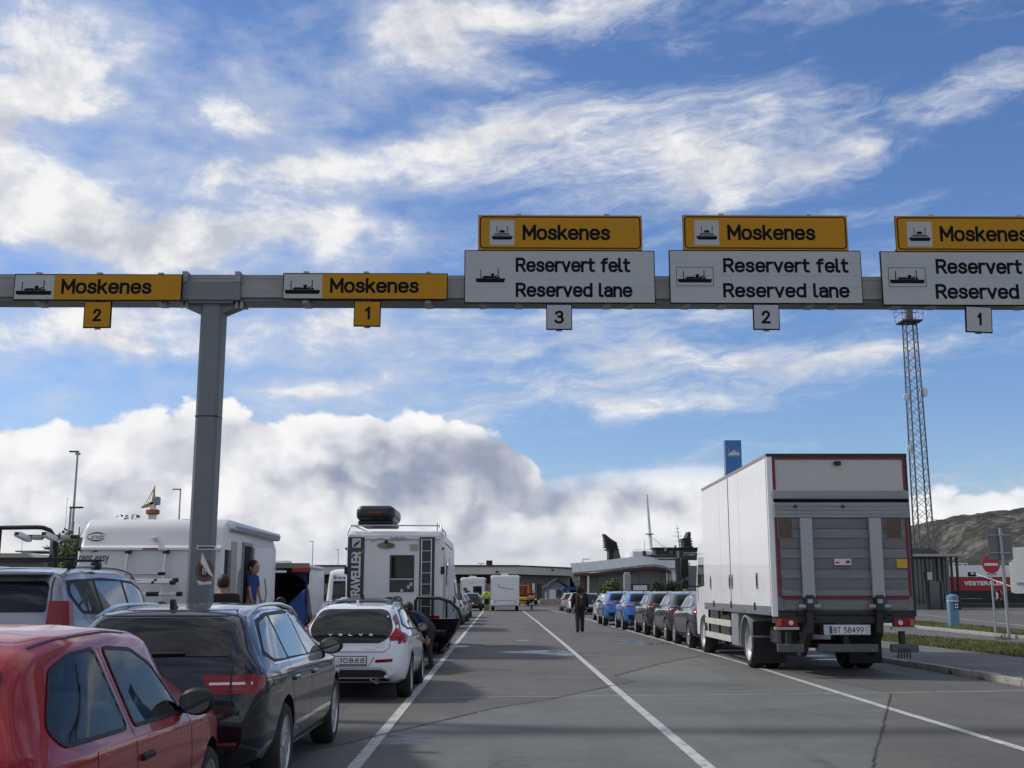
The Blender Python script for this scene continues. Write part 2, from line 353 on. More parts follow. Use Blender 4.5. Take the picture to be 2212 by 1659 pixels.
# ------------------------------------------------------------------ materials
MC = {}
def mat(name, col, rough=.6, metal=0, var=.08, scale=6, bump=0, bscale=60, spec=.5, coat=0, stretch=(1,1,1), rvar=.08, dirt=None, dirt_amt=.5, emis=None, trans=0):
    if name in MC: return MC[name]
    m = bpy.data.materials.new(name); m.use_nodes = True; MC[name] = m
    nt = m.node_tree; N = nt.nodes; L = nt.links; p = N['Principled BSDF']
    p.inputs['Roughness'].default_value = rough; p.inputs['Metallic'].default_value = metal
    p.inputs['Specular IOR Level'].default_value = spec; p.inputs['Coat Weight'].default_value = coat
    p.inputs['Coat Roughness'].default_value = .03; p.inputs['Transmission Weight'].default_value = trans
    tc = N.new('ShaderNodeTexCoord'); mp = N.new('ShaderNodeMapping'); L.new(tc.outputs['Object'], mp.inputs[0]); mp.inputs[3].default_value = stretch
    nz = N.new('ShaderNodeTexNoise'); L.new(mp.outputs[0], nz.inputs['Vector']); nz.inputs['Scale'].default_value = scale; nz.inputs['Detail'].default_value = 6; nz.inputs['Roughness'].default_value = .62
    mx = N.new('ShaderNodeMix'); mx.data_type = 'RGBA'; L.new(nz.outputs['Fac'], mx.inputs[0])
    c = Vector(col); mx.inputs[6].default_value = (*(c*(1-var*1.8)), 1); mx.inputs[7].default_value = (*(c*(1+var*1.8)), 1)
    outc = mx.outputs[2]
    if dirt:
        d2 = N.new('ShaderNodeTexNoise'); L.new(mp.outputs[0], d2.inputs['Vector']); d2.inputs['Scale'].default_value = scale*.35; d2.inputs['Detail'].default_value = 8; d2.inputs['Roughness'].default_value = .7
        mr = N.new('ShaderNodeMapRange'); L.new(d2.outputs['Fac'], mr.inputs[0]); mr.inputs[1].default_value = .46; mr.inputs[2].default_value = .72; mr.inputs[4].default_value = dirt_amt
        m2 = N.new('ShaderNodeMix'); m2.data_type = 'RGBA'; L.new(mr.outputs[0], m2.inputs[0]); L.new(outc, m2.inputs[6]); m2.inputs[7].default_value = (*dirt, 1); outc = m2.outputs[2]
    L.new(outc, p.inputs['Base Color'])
    if rvar:
        r = N.new('ShaderNodeMapRange'); L.new(nz.outputs['Fac'], r.inputs[0]); r.inputs[1].default_value = .3; r.inputs[2].default_value = .7
        r.inputs[3].default_value = max(0, rough-rvar*.5); r.inputs[4].default_value = min(1, rough+rvar); L.new(r.outputs[0], p.inputs['Roughness'])
    if bump:
        b = N.new('ShaderNodeBump'); b.inputs['Strength'].default_value = bump; b.inputs['Distance'].default_value = .01
        n2 = N.new('ShaderNodeTexNoise'); L.new(mp.outputs[0], n2.inputs['Vector']); n2.inputs['Scale'].default_value = bscale; n2.inputs['Detail'].default_value = 4
        L.new(n2.outputs['Fac'], b.inputs['Height']); L.new(b.outputs[0], p.inputs['Normal'])
    if emis: p.inputs['Emission Color'].default_value = (*emis, 1); p.inputs['Emission Strength'].default_value = 1
    return m
def paint(name, col, metal=0.0, rough=.32, coat=1.0): return mat('paint_'+name, col, rough, metal, var=.03, scale=2.2, coat=coat, spec=.2, rvar=.08, dirt=tuple(.82*c+.018 for c in col), dirt_amt=.55)
GLASS = mat('dark_glass', (.006,.007,.008), .03, var=.02, spec=.42, rvar=.02)
GLASS_S = mat('side_glass', (.030,.038,.046), .015, var=.05, spec=1.0, rvar=.01, coat=.6)
RUB = mat('rubber', (.018,.018,.019), .8, var=.2, scale=20, dirt=(.06,.055,.05), dirt_amt=.35)
BLK = mat('black_plastic', (.014,.014,.015), .5, var=.15, scale=15, spec=.3)
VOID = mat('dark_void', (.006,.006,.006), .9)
CHR = mat('chrome', (.75,.76,.78), .12, 1, var=.02)
ALU = mat('aluminium', (.55,.56,.58), .35, 1, var=.05, scale=20)
REDL = mat('red_lamp', (.24,.006,.008), .16, var=.12, scale=30, spec=.3, coat=.25)
CLRL = mat('clear_lamp', (.62,.60,.60), .12, var=.08, spec=.7, coat=1)
AMBL = mat('amber_lamp', (.40,.10,.012), .15, var=.05, coat=1)
PLATE = mat('plate_white', (.72,.73,.74), .4, var=.03)
PLTX = mat('plate_black', (.02,.02,.02), .5)
WHT = mat('white_gel', (.64,.645,.64), .42, var=.025, scale=2.5, coat=.12, dirt=(.52,.52,.51), dirt_amt=.45)
SKIN = mat('skin', (.42,.24,.17), .55, var=.1)
HAIR = mat('dark_hair', (.014,.011,.009), .6, var=.3, scale=40)
DKCL = mat('dark_cloth', (.017,.017,.019), .9, var=.3, scale=25, bump=.3)
GALV = mat('galvanised_steel', (.34,.36,.37), .5, .35, var=.12, scale=5, dirt=(.2,.2,.2), dirt_amt=.5)
CONC = mat('concrete', (.36,.35,.33), .9, var=.14, scale=5, bump=.4, dirt=(.2,.2,.19))

def nodes_mat(name):
    m = bpy.data.materials.new(name); m.use_nodes = True; MC[name] = m
    return m, m.node_tree.nodes, m.node_tree.links, m.node_tree.nodes['Principled BSDF']
def asphalt(name, base, stain=(0.045,0.045,0.047), speck=.5, streak=None, wet=()):
    m, N, L, p = nodes_mat(name)
    tc = N.new('ShaderNodeTexCoord')
    def nz(sc, det=5, ro=.6, src=None):
        n = N.new('ShaderNodeTexNoise'); L.new(src or tc.outputs['Object'], n.inputs['Vector']); n.inputs['Scale'].default_value = sc; n.inputs['Detail'].default_value = det; n.inputs['Roughness'].default_value = ro; return n.outputs['Fac']
    def mr(x, a, b, c=0, d=1):
        n = N.new('ShaderNodeMapRange'); L.new(x, n.inputs[0])
        for i, v in enumerate((a,b,c,d)): n.inputs[i+1].default_value = v
        return n.outputs[0]
    def mx(f, a, b, mode='MIX'):
        n = N.new('ShaderNodeMix'); n.data_type = 'RGBA'; n.blend_type = mode
        L.new(f, n.inputs[0]) if hasattr(f, 'is_output') else setattr(n.inputs[0], 'default_value', f)
        for i, v in ((6,a),(7,b)):
            L.new(v, n.inputs[i]) if hasattr(v, 'is_output') else setattr(n.inputs[i], 'default_value', (*v, 1))
        return n.outputs[2]
    b = Vector(base)
    c = mx(mr(nz(1.1, 6), .3, .7), b*.84, b*1.14)
    c = mx(mr(nz(.28, 4, .55), .48, .66, 0, .55), c, stain)                      # broad darker, oily areas
    c = mx(mr(nz(90, 2, .5), .45, .75, 0, speck), c, b*1.75)                  # light chippings
    c = mx(mr(nz(130, 2, .5), .52, .8, 0, .55), c, b*.35)
    mp = N.new('ShaderNodeMapping'); L.new(tc.outputs['Object'], mp.inputs[0]); mp.inputs[3].default_value = (1.6, .12, 1)
    c = mx(mr(nz(1.2, 6, .6, mp.outputs[0]), .5, .75, 0, .42), c, b*.62)        # tyre-worn tracks along the lanes
    if streak:                                                              # old oil and rubber streak: (x, half width, y limit)
        sp = N.new('ShaderNodeSeparateXYZ'); L.new(tc.outputs['Object'], sp.inputs[0])
        for (sx, hw, ylim, amt) in streak:
            a = N.new('ShaderNodeMath'); a.operation = 'SUBTRACT'; L.new(sp.outputs[0], a.inputs[0]); a.inputs[1].default_value = sx
            ab = N.new('ShaderNodeMath'); ab.operation = 'ABSOLUTE'; L.new(a.outputs[0], ab.inputs[0])
            s1 = mr(ab.outputs[0], hw*.5, hw, 1, 0); s2 = mr(sp.outputs[1], ylim-2, ylim, 1, 0); s3 = mr(nz(5, 6, .7), .42, .6)
            t = N.new('ShaderNodeMath'); t.operation = 'MULTIPLY'; L.new(s1, t.inputs[0]); L.new(s2, t.inputs[1])
            t2 = N.new('ShaderNodeMath'); t2.operation = 'MULTIPLY'; L.new(t.outputs[0], t2.inputs[0]); L.new(s3, t2.inputs[1])
            t3 = N.new('ShaderNodeMath'); t3.operation = 'MULTIPLY'; L.new(t2.outputs[0], t3.inputs[0]); t3.inputs[1].default_value = amt
            c = mx(t3.outputs[0], c, (.03,.03,.031))
    c = mx(mr(nz(28, 3, .6), .55, .72, 0, speck*.55), c, b*1.5)
    c = mx(mr(nz(9, 7, .7), .58, .72, 0, .7), c, b*.42)                         # scattered dark spots
    rgh = mr(nz(.6, 5), .35, .7, .72, .92); wm = None
    for (wx, wy, rx, ry) in wet:                                              # shallow standing water
        mp2 = N.new('ShaderNodeMapping'); mp2.vector_type = 'TEXTURE'; L.new(tc.outputs['Object'], mp2.inputs[0]); mp2.inputs[1].default_value = (wx, wy, 0); mp2.inputs[3].default_value = (rx, ry, 1)
        g = N.new('ShaderNodeTexGradient'); g.gradient_type = 'SPHERICAL'; L.new(mp2.outputs[0], g.inputs[0])
        a = N.new('ShaderNodeMath'); a.operation = 'ADD'; L.new(g.outputs[1], a.inputs[0])
        if wm: L.new(wm, a.inputs[1])
        else: a.inputs[1].default_value = 0
        wm = a.outputs[0]
    if wm:
        mpw = N.new('ShaderNodeMapping'); L.new(tc.outputs['Object'], mpw.inputs[0]); mpw.inputs[3].default_value = (.7, 1.6, 1)
        t = N.new('ShaderNodeMath'); t.operation = 'MULTIPLY'; L.new(wm, t.inputs[0]); L.new(mr(nz(1.6, 6, .6, mpw.outputs[0]), .36, .6), t.inputs[1]); wk = mr(t.outputs[0], .10, .34)
        c = mx(wk, c, (.05,.05,.052)); rm = N.new('ShaderNodeMix'); L.new(wk, rm.inputs[0]); L.new(rgh, rm.inputs[2]); rm.inputs[3].default_value = .22; rgh = rm.outputs[0]
    L.new(c, p.inputs['Base Color'])
    L.new(rgh, p.inputs['Roughness']); p.inputs['Specular IOR Level'].default_value = .35
    bp = N.new('ShaderNodeBump'); bp.inputs['Strength'].default_value = .6; bp.inputs['Distance'].default_value = .006
    L.new(nz(75, 3, .6), bp.inputs['Height']); L.new(bp.outputs[0], p.inputs['Normal'])
    if wm: L.new(mr(wk, 0, 1, .6, .04), bp.inputs['Strength'])
    return m
WET = [(*gnd(1165,1408).xy,1.7,1.3),(*gnd(1225,1414).xy,.8,.7),(*gnd(1133,1383).xy,.45,.8),(*gnd(1395,1390).xy,1.3,1.5),(*gnd(1362,1384).xy,.6,1.3),(*gnd(970,1396).xy,1.0,.9),(*gnd(955,1384).xy,1.0,1.0),(*gnd(990,1376).xy,.6,.9),(*gnd(985,1362).xy,.7,1.2),(*gnd(1745,1417).xy,.9,1.0),(*gnd(1800,1425).xy,.7,.5),(*gnd(1010,1340).xy,.8,2.0)]
ASPH = asphalt('asphalt_main', (.115,.108,.100), wet=WET)
ASPH_L = asphalt('asphalt_pale', (.134,.138,.127), speck=.35, wet=[(*gnd(870,1600).xy,.6,.45)], streak=[(.1,.24,12.2,.85),(3.05,.10,13.0,.6),(-.9,.4,9.0,.3)])
ASPH_R = asphalt('asphalt_coarse', (.112,.105,.096), speck=.95)
def worn_paint():
    m, N, L, p = nodes_mat('road_paint')
    tc = N.new('ShaderNodeTexCoord'); n = N.new('ShaderNodeTexNoise'); L.new(tc.outputs['Object'], n.inputs['Vector']); n.inputs['Scale'].default_value = 7; n.inputs['Detail'].default_value = 10; n.inputs['Roughness'].default_value = .72
    r = N.new('ShaderNodeValToRGB'); L.new(n.outputs['Fac'], r.inputs[0]); e = r.color_ramp.elements
    e[0].position = .34; e[0].color = (.13,.13,.13,1); e[1].position = .44; e[1].color = (.38,.38,.355,1); q = e.new(.62); q.color = (.53,.53,.50,1)
    L.new(r.outputs[0], p.inputs['Base Color']); p.inputs['Roughness'].default_value = .8
    return m
RPAINT = worn_paint()

# ------------------------------------------------------------------ ground, markings, kerbs
def sheet(name, poly, z, m, sub=None):
    mb = MB(); mb.add([(p[0], p[1], z) for p in poly], [tuple(range(len(poly)))])
    o = mb.build(name, m, recalc=False)
    if o.data.polygons[0].normal.z < 0: o.data.flip_normals()
    return struct(o)
# water beyond the quay, ground reaching the horizon as one sheet
sheet('ground', [(-3000,-60),(3000,-60),(3000,5000),(-3000,5000)], -.006, mat('far_ground', (.10,.105,.09), .95, var=.3, scale=.05))
sheet('asphalt_yard', [(-140,-30),(9.0,-30),(9.0,175),(-140,175)], 0, ASPH)
sheet('asphalt_road', [(9.0,-30),(140,-30),(140,109.5),(9.0,109.5)], -.002, ASPH)
def dpt(*ps): return [gnd(x, y).xy for x, y in ps]
patch_poly = [(-9,-2)] + dpt((560,1640),(735,1610),(850,1582),(1066,1531),(1197,1509),(1322,1482),(1372,1473),(1328,1461),(1426,1434),(1514,1417)) + dpt((1640,1437),(1925,1499),(1915,1540),(1905,1580),(1890,1625),(1885,1659)) + [(4.6,-2)]
sheet('asphalt_patch', patch_poly, .004, ASPH_L)
coarse = dpt((1640,1437),(1925,1499),(1915,1540),(1905,1580),(1890,1625),(1885,1659)) + [(4.6,-2),(8.9,-2),(8.9,24)]
coarse = [(p[0]+.02, p[1]) for p in coarse]
sheet('asphalt_lane', coarse, .003, ASPH_R)
TAR = mat('tar_seam', (.05,.048,.045), .7, var=.3, scale=30)
def ribbon(name, pts, w, z, m, jag=0.0, step=.12):
    pts = [Vector((p[0], p[1])) for p in pts]; out = []
    for a, b in zip(pts[:-1], pts[1:]):
        n = max(1, int((b-a).length/step)); out += [a.lerp(b, i/n) for i in range(n)]
    out.append(pts[-1]); vs = []; fs = []
    for i, p in enumerate(out):
        t = (out[min(i+1,len(out)-1)] - out[max(i-1,0)]).normalized(); nrm = Vector((-t.y, t.x))
        j = random.uniform(-jag, jag); ww = w/2*(1+random.uniform(-.5,.5)*(1 if jag else 0))
        a = p+nrm*(ww+j); b = p-nrm*(ww-j); vs += [(a.x,a.y,z),(b.x,b.y,z)]
        if i: fs.append((2*i-2,2*i-1,2*i+1,2*i))
    o = MB().add(vs, fs).build(name, m, recalc=False)
    if o.data.polygons[0].normal.z < 0: o.data.flip_normals()
    return struct(o)
ribbon('tar_seam', dpt((300,1690),(560,1640),(735,1610),(850,1582),(1066,1531),(1197,1509),(1322,1482),(1372,1473)), .034, .011, TAR, .012)
ribbon('tar_seam', dpt((1328,1461),(1426,1434),(1514,1417)), .036, .011, TAR, .012)
ribbon('tar_seam', dpt((1925,1499),(1915,1540),(1905,1580),(1890,1625),(1885,1659)), .016, .011, TAR, .018, .07)
ribbon('tar_seam', dpt((1640,1437),(1925,1499)), .008, .0105, TAR, .004)
def marking(pts, w, name='lane_marking'): return ribbon(name, pts, w, .008, RPAINT, 0.0, .5)
lanes = [[(640,1810),(765,1659),(900,1495),(1000,1373),(1040,1325),(1046,1318)], [(1700,1803),(1530,1659),(1320,1480),(1220,1393),(1160,1343),(1130,1320)],
         [(2600,1737),(2212,1620),(1920,1531),(1630,1440),(1440,1386),(1330,1355),(1245,1331)]]
for l in lanes: marking(dpt(*l), .125)
marking(dpt((1112,1313),(1118,1317)), .13); marking(dpt((1186,1317),(1204,1322)), .13); marking(dpt((1205,1322.5),(1225,1326)), .12)
marking(dpt((280,1508),(860,1509),(1300,1504),(1925,1498)), .035); marking(dpt((1925,1497.5),(2400,1490)), .05)
for xx in (-4.55, -7.75, -10.95): marking([(xx, 8), (xx, 110)], .12)
marking(dpt((1930,1322),(1999,1329),(2212,1352),(2400,1373)), .15); marking(dpt((2100,1318),(2212,1325),(2400,1338)), .15); marking(dpt((1935,1340),(2060,1346)), .1)
KERB = mat('kerb_granite', (.33,.32,.30), .85, var=.18, scale=9, bump=.5, bscale=40, dirt=(.14,.13,.11), dirt_amt=.7)
def kerb_row(parent, pts, length=1.0, w=.16, h=.125):
    pts = [Vector(p) for p in pts]; proto = {}
    for a, b in zip(pts[:-1], pts[1:]):
        dd = b-a; n = max(1, round(dd.length/length)); ang = math.atan2(dd.y, dd.x); ln = dd.length/n
        key = round(ln, 2)
        if key not in proto: proto[key] = MB().rbox(.008, ln-.008, -w/2, w/2, -.05, h, .015, 2).mesh('kerb_stone', 40)
        for i in range(n):
            p = a + dd*(i/n); o = obj('kerb_stone', proto[key], None, parent)
            if not o.data.materials: o.data.materials.append(KERB)
            o.location = (p.x, p.y, random.uniform(-.012,.012)); o.rotation_euler = (random.uniform(-.02,.02), 0, ang + random.uniform(-.008,.008))
pave_poly = [(9.10,3),(9.05,19.5),(8.85,26.5),(8.6,40),(8.5,70),(11.2,70),(11.5,40),(11.8,30),(12.1,22),(12.3,3)]
PAVE = asphalt('pavement_asphalt', (.14,.137,.13), speck=.4)
mbp = MB(); mbp.prism(pave_poly, 'z', -.1, .105); pave = struct(mbp.build('pavement', PAVE))
kerb_row(pave, [(9.02,3),(8.97,19.5),(8.77,26.5),(8.52,40),(8.42,70)], 1.0)
SOIL = mat('grass_soil', (.07,.085,.03), .95, var=.35, scale=3)
verge_poly = [(12.3,3),(12.1,22),(11.8,30),(11.5,40),(11.2,70),(12.6,70),(13.7,40),(14.9,32),(15.6,24),(16,3)]
mbv = MB(); mbv.prism([(p[0]+(.003 if i < 5 else 0), p[1]) for i, p in enumerate(verge_poly)], 'z', -.1, .11); struct(mbv.build('verge', SOIL))
isl_poly = [(17.75,38.7),(18.2,38.2),(18.9,38.4),(19.5,39.2),(20.2,44),(20.9,52),(21.4,66),(21.4,80),(19.0,80),(18.65,66),(18.4,54),(18.0,44)]
mbi = MB(); mbi.prism(isl_poly, 'z', -.1, .11); isl = struct(mbi.build('traffic_island', SOIL))
KERB2 = KERB
kerb_row(isl, [(17.68,38.8),(17.92,44),(18.32,54),(18.57,66),(18.9,80)], 1.2); kerb_row(isl, [(17.68,38.7),(18.1,38.1),(18.95,38.3),(19.6,39.2),(20.3,44),(21.0,52)], .6)
# pale paving round the blue post on the island
struct(MB().prism([(18.5,46.0),(19.6,46.0),(20.0,50.0),(18.6,50.0)], 'z', .05, .122).build('paving', CONC))
def in_poly(x, y, poly):
    c = False; j = len(poly)-1
    for i in range(len(poly)):
        a, b = poly[i], poly[j]
        if (a[1] > y) != (b[1] > y) and x < (b[0]-a[0])*(y-a[1])/(b[1]-a[1])+a[0]: c = not c
        j = i
    return c
GRASS = mat('grass_blades', (.105,.118,.034), .8, var=.45, scale=.9, dirt=(.26,.24,.09), dirt_amt=.6)
def grass(polys, n, hmin, hmax, z):
    V = []; Fc = []
    for poly, cnt, ylo, yhi in polys:
        xs = [p[0] for p in poly]; k = 0
        while k < cnt:
            y = ylo + (yhi-ylo)*random.random()**1.5; x = random.uniform(min(xs), max(xs))
            if not in_poly(x, y, poly): continue
            k += 1; a = random.uniform(0, 6.28); h = random.uniform(hmin, hmax); w = random.uniform(.008,.02)
            dx, dy = math.cos(a)*w, math.sin(a)*w; lx, ly = random.uniform(-.5,.5)*h, random.uniform(-.5,.5)*h
            o = len(V); V += [(x-dx,y-dy,z),(x+dx,y+dy,z),(x+lx,y+ly,z+h)]; Fc.append((o,o+1,o+2))
    o = MB().add(V, Fc).build('grass', GRASS, recalc=False); o['kind'] = 'stuff'; return o
grass([(verge_poly, 60000, 20, 66), (isl_poly, 16000, 38, 70)], 0, .03, .10, .108)
# tufts of weed at the kerb foot and round the sign post
WEED = mat('weed_leaf', (.10,.12,.04), .8, var=.4, scale=8)
def weed(x, y, z, r, h, n=60):
    V = []; Fc = []
    for _ in range(n):
        a = random.uniform(0, 6.28); rr = r*random.random(); px, py = x+rr*math.cos(a), y+rr*math.sin(a); w = .012; hh = h*random.uniform(.4,1)
        b = random.uniform(0, 6.28); o = len(V)
        V += [(px-w*math.cos(b),py-w*math.sin(b),z),(px+w*math.cos(b),py+w*math.sin(b),z),(px+random.uniform(-.4,.4)*hh,py+random.uniform(-.4,.4)*hh,z+hh)]; Fc.append((o,o+1,o+2))
    return MB().add(V, Fc).build('weeds', WEED, recalc=False)
wd = 0
for (x, y, z, r, h, lab) in [(8.83,22.3,0,.09,.14,'small weed tuft growing at the foot of the kerb nearest the truck'), (8.9,21.0,0,.16,.08,'low dry weed patch spread in the gutter below the kerb'), (8.95,19.4,0,.05,.2,'thin yellowish weed growing in a kerb joint at the right edge'), (15.85,35.6,.10,.35,.28,'leafy weed clump round the base of the post with the grey sign back'), (12.4,34.4,.11,.25,.2,'weed tuft on the grass verge just right of the truck')]:
    tag(weed(x, y, z, r, h), lab, 'weeds', 'weeds along the kerbs')

# ------------------------------------------------------------------ gantry over the lanes
GY = 15.0
STEEL = mat('gantry_steel', (.30,.30,.29), .6, .1, var=.14, scale=3.5, stretch=(.3,1,1), dirt=(.17,.165,.155), dirt_amt=.85, bump=.06, bscale=30)
STEEL_D = mat('post_steel', (.165,.18,.185), .55, .1, var=.12, scale=2.5, dirt=(.14,.145,.14), dirt_amt=.6)
ztop = at(1106,603,GY).z; zmid = at(1106,628,GY).z; zbot = at(1106,656,GY).z
gan = thing('sign_gantry', 'tall grey steel gantry spanning the lanes on a square post', 'gantry', (0, GY, 0))
mb = MB().box(-13, 10.6, -.16, .24, zmid+.002, ztop).box(-13, 10.6, -.165, .245, ztop-.05, ztop+.004)
bmx = mb.build('beam', STEEL, gan)
MB().box(-13, 10.6, -.19, .27, zbot+.03, zmid).build('lower_rail', STEEL, bmx)
MB().box(-13, 10.6, -.15, .23, zbot-.012, zbot+.029).build('soffit_strip', STEEL_D, bmx)
for xx in np.arange(-12, 10, 2.05): MB().box(xx, xx+.05, -.205, -.1912, zbot+.04, zmid-.01).build('joint_plate', STEEL, bmx)
px = at(446,1000,GY).x
def gpost(px):
    b = .15
    p = MB().prism([(px-b,-b+.04),(px-b+.04,-b),(px+b-.04,-b),(px+b,-b+.04),(px+b,b-.02),(px-b,b-.02)], 'z', 0, zbot-.05).build('post', STEEL_D, gan)
    zs = at(450,903,GY).z
    MB().box(px-.1505, px+.1505, -b-.0012, b-.018, zs, zs+.012).build('splice_joint', VOID, p)
    MB().rbox(px-.28, px+.28, -.28, .28, .0, .03, .006, 1).build('base_plate', STEEL, p)
    for sx in (-.21,.21):
        for sy in (-.21,.21): MB().cyl((px+sx,sy,.03),(px+sx,sy,.08),.02,8).build('bolt', GALV, p)
    return p
post = gpost(px); gpost(10.3)
for pxx in (px, 10.3):
    s = MB().box(pxx-.40, pxx+.40, -.235, .315, zbot-.015, zmid+.05).build('saddle', STEEL_D, gan)
    for sx in (-1,1):
        MB().prism([(pxx+sx*.15,zbot-.05),(pxx+sx*.42,zbot-.016),(pxx+sx*.42,zbot-.05),(pxx+sx*.15,zbot-.17)], 'y', -.12, .12).build('gusset', STEEL_D, s)
        MB().box(pxx+sx*.36-.035, pxx+sx*.36+.035, -.245, .325, zmid+.0505, ztop+.03).build('strap', STEEL, s)
        for q in (.34,.41): MB().cyl((pxx+sx*q,-.14,zbot-.02),(pxx+sx*q,-.14,zbot-.11),.022,8).build('bolt', GALV, s)
    MB().box(pxx-.3, pxx+.3, -.2, .28, zbot-.052, zbot-.0155).build('bearing_plate', STEEL_D, s)
# stickers on the post
STK = mat('sticker_white', (.62,.62,.60), .6, var=.12, scale=20, dirt=(.3,.28,.27))
STR = mat('sticker_dark', (.03,.03,.035), .6, var=.3, scale=30); STO = mat('sticker_orange', (.17,.065,.045), .6, var=.25, scale=25)
fy = GY-.151
def wp(x, y): p = at(x, y, fy); return (p.x, p.z)
def flat(name, pts, y, m, parent, t=.002): return MB().prism([wp(*q) for q in pts], 'y', y-t, y).build(name, m, parent)
st = thing('sticker', 'torn round dark red and black sticker peeling off the gantry post', 'sticker', (0, 0, 0))
c = wp(442,1233); cz = [(c[0]+.125*math.cos(a)*.95, c[1]+.145*math.sin(a)) for a in np.linspace(0, 6.283, 30)[:-1]]
MB().prism(cz, 'y', fy-.0035, fy-.001).build('ring', STO, st)
MB().prism([(c[0]+(x-c[0])*.62, c[1]+(z-c[1])*.62) for x, z in cz], 'y', fy-.0055, fy-.0036).build('disc', STR, st)
text('8', None, .09, STK, st, (c[0]-.03, fy-.0062, c[1]-.045))
MB().add([(*[wp(437,1193)[0]], fy-.006, wp(437,1193)[1]), (wp(462,1247)[0], fy-.012, wp(462,1247)[1]), (wp(452,1240)[0], fy-.03, wp(452,1240)[1]), (wp(434,1215)[0], fy-.02, wp(434,1215)[1])], [(0,1,2,3)]).build('peeled_flap', STK, st)
flat('lower_scrap', [(424,1254),(458,1256),(456,1262),(430,1264)], fy-.001, STK, st)
s2 = thing('sticker', 'narrow scuffed black and white label on the gantry post', 'sticker'); flat('label_strip', [(425,1178),(468,1179),(467,1188),(425,1187)], fy-.001, STK, s2)
text('PHILMAPS', .2, .035, STR, s2, (wp(429,1186)[0], fy-.0038, wp(429,1186)[1]), bold=.01) if False else MB().box(wp(428,1185)[0], wp(463,1185)[0], fy-.005, fy-.0032, wp(430,1185)[1], wp(430,1181)[1]).build('print', STR, s2)

# ------------------------------------------------------------------ signs
YEL = mat('sign_yellow', (.47,.225,.012), .5, spec=.15, var=.05, scale=4); WSG = mat('sign_white', (.42,.44,.44), .5, spec=.15, var=.05, scale=4, dirt=(.36,.38,.38), dirt_amt=.4)
SBK = mat('sign_black', (.007,.008,.010), .6, spec=.08, var=.1); SBACK = mat('sign_back_grey', (.27,.29,.29), .6, .3, var=.08)
SY = GY-.32
def sp(x, y): p = at(x, y, SY); return p.x, p.z
def rect(x0, y0, x1, y1):
    a, b = sp(x0, y0), sp(x1, y1); c, d = sp(x0, y1), sp(x1, y0)
    return (a[0]+c[0])/2, (b[0]+d[0])/2, (b[1]+c[1])/2, (a[1]+d[1])/2          # X0, X1, Z0, Z1
def picto(parent, x0, y0, x1, y1, y, kind):
    X0, X1, Z0, Z1 = rect(x0, y0, x1, y1); w, h = X1-X0, Z1-Z0; m = MB()
    def P(pts): m.prism([(X0+a*w, Z0+b*h) for a, b in pts], 'y', y-.0015, y)
    if kind == 'long':
        P([(0,.32),(1,.32),(.97,.06),(.04,.06),(.0,.16)]); P([(.22,.335),(.82,.335),(.82,.43),(.22,.43)]); P([(.26,.435),(.5,.435),(.5,.49),(.26,.49)])
        P([(.52,.42),(.62,.42),(.62,.66),(.52,.66)]); P([(.155,.325),(.18,.325),(.18,.92),(.155,.92)]); P([(.755,.41),(.78,.41),(.78,1),(.755,1)]); P([(.64,.41),(.75,.52),(.75,.58),(.64,.5)])
    else:
        P([(0,.28),(1,.28),(.93,.04),(.1,.04)]); P([(.1,.32),(.9,.32),(.9,.37),(.1,.37)]); P([(.18,.42),(.82,.42),(.82,.49),(.18,.49)])
        P([(.36,.54),(.64,.54),(.60,.72),(.40,.72)]); P([(.26,.55),(.29,.55),(.27,1),(.24,1)]); P([(.73,.55),(.76,.55),(.78,1),(.75,1)])
    return m.build('ferry_pictogram', SBK, parent)
def panel(name, lab, px4, m, group, edge=True, brackets=()):
    X0, X1, Z0, Z1 = rect(*px4)
    t = thing(name, lab, 'sign', ((X0+X1)/2, SY, Z0), 0, group)
    def sub(n, a0, a1, b0, b1, y0, y1, mm): return MB().box(a0-(X0+X1)/2, a1-(X0+X1)/2, y0, y1, b0-Z0, b1-Z0).build(n, mm, t)
    sub('edge_frame', X0, X1, Z0, Z1, .0, .03, SBK); sub('back_sheet', X0+.01, X1-.01, Z0+.01, Z1-.01, .0305, .036, SBACK)
    e = .012 if edge else .002
    sub('face', X0+e, X1-e, Z0+e, Z1-e, -.003, -.0005, m)
    for bx in brackets:
        q = sp(bx, 600)[0]; b = sub('bracket', q-.035, q+.035, zbot-.07, Z1+.035, .037, .09, GALV)
        MB().box(q-.05-(X0+X1)/2, q+.05-(X0+X1)/2, .0905, .34, zbot-.075-Z0, zbot-.025-Z0).build('clamp_arm', GALV, b)
    return t, Vector(((X0+X1)/2, SY, Z0))
def lettering(t, o, s, x0, y0, x1, y1, bold=.012):
    X0, X1, Z0, Z1 = rect(x0, y0, x1, y1)
    return stext(s, X1-X0, Z1-Z0, (Z1-Z0)*.18, SBK, t, (X0-o.x, -.0045, Z0-o.z))
def shift(ob, o): ob.location = -Vector((o.x, 0, o.z)); return ob
def number(lab, px4, m, s, d4, tilt=0):
    t, o = panel('number_sign', lab, px4, m, 'lane number plates under the gantry')
    lettering(t, o, s, *d4, bold=.02)
    X0, X1, Z0, Z1 = rect(*px4); MB().box(-.03,.03,.037,.07,(Z1-Z0)*.4,(Z1-Z0)+.12).build('hanger', GALV, t); MB().box(-.04,.04,.031,.05,-.014,.0).build('lower_clip', GALV, t)
    t.rotation_euler = (0, R(tilt), 0)
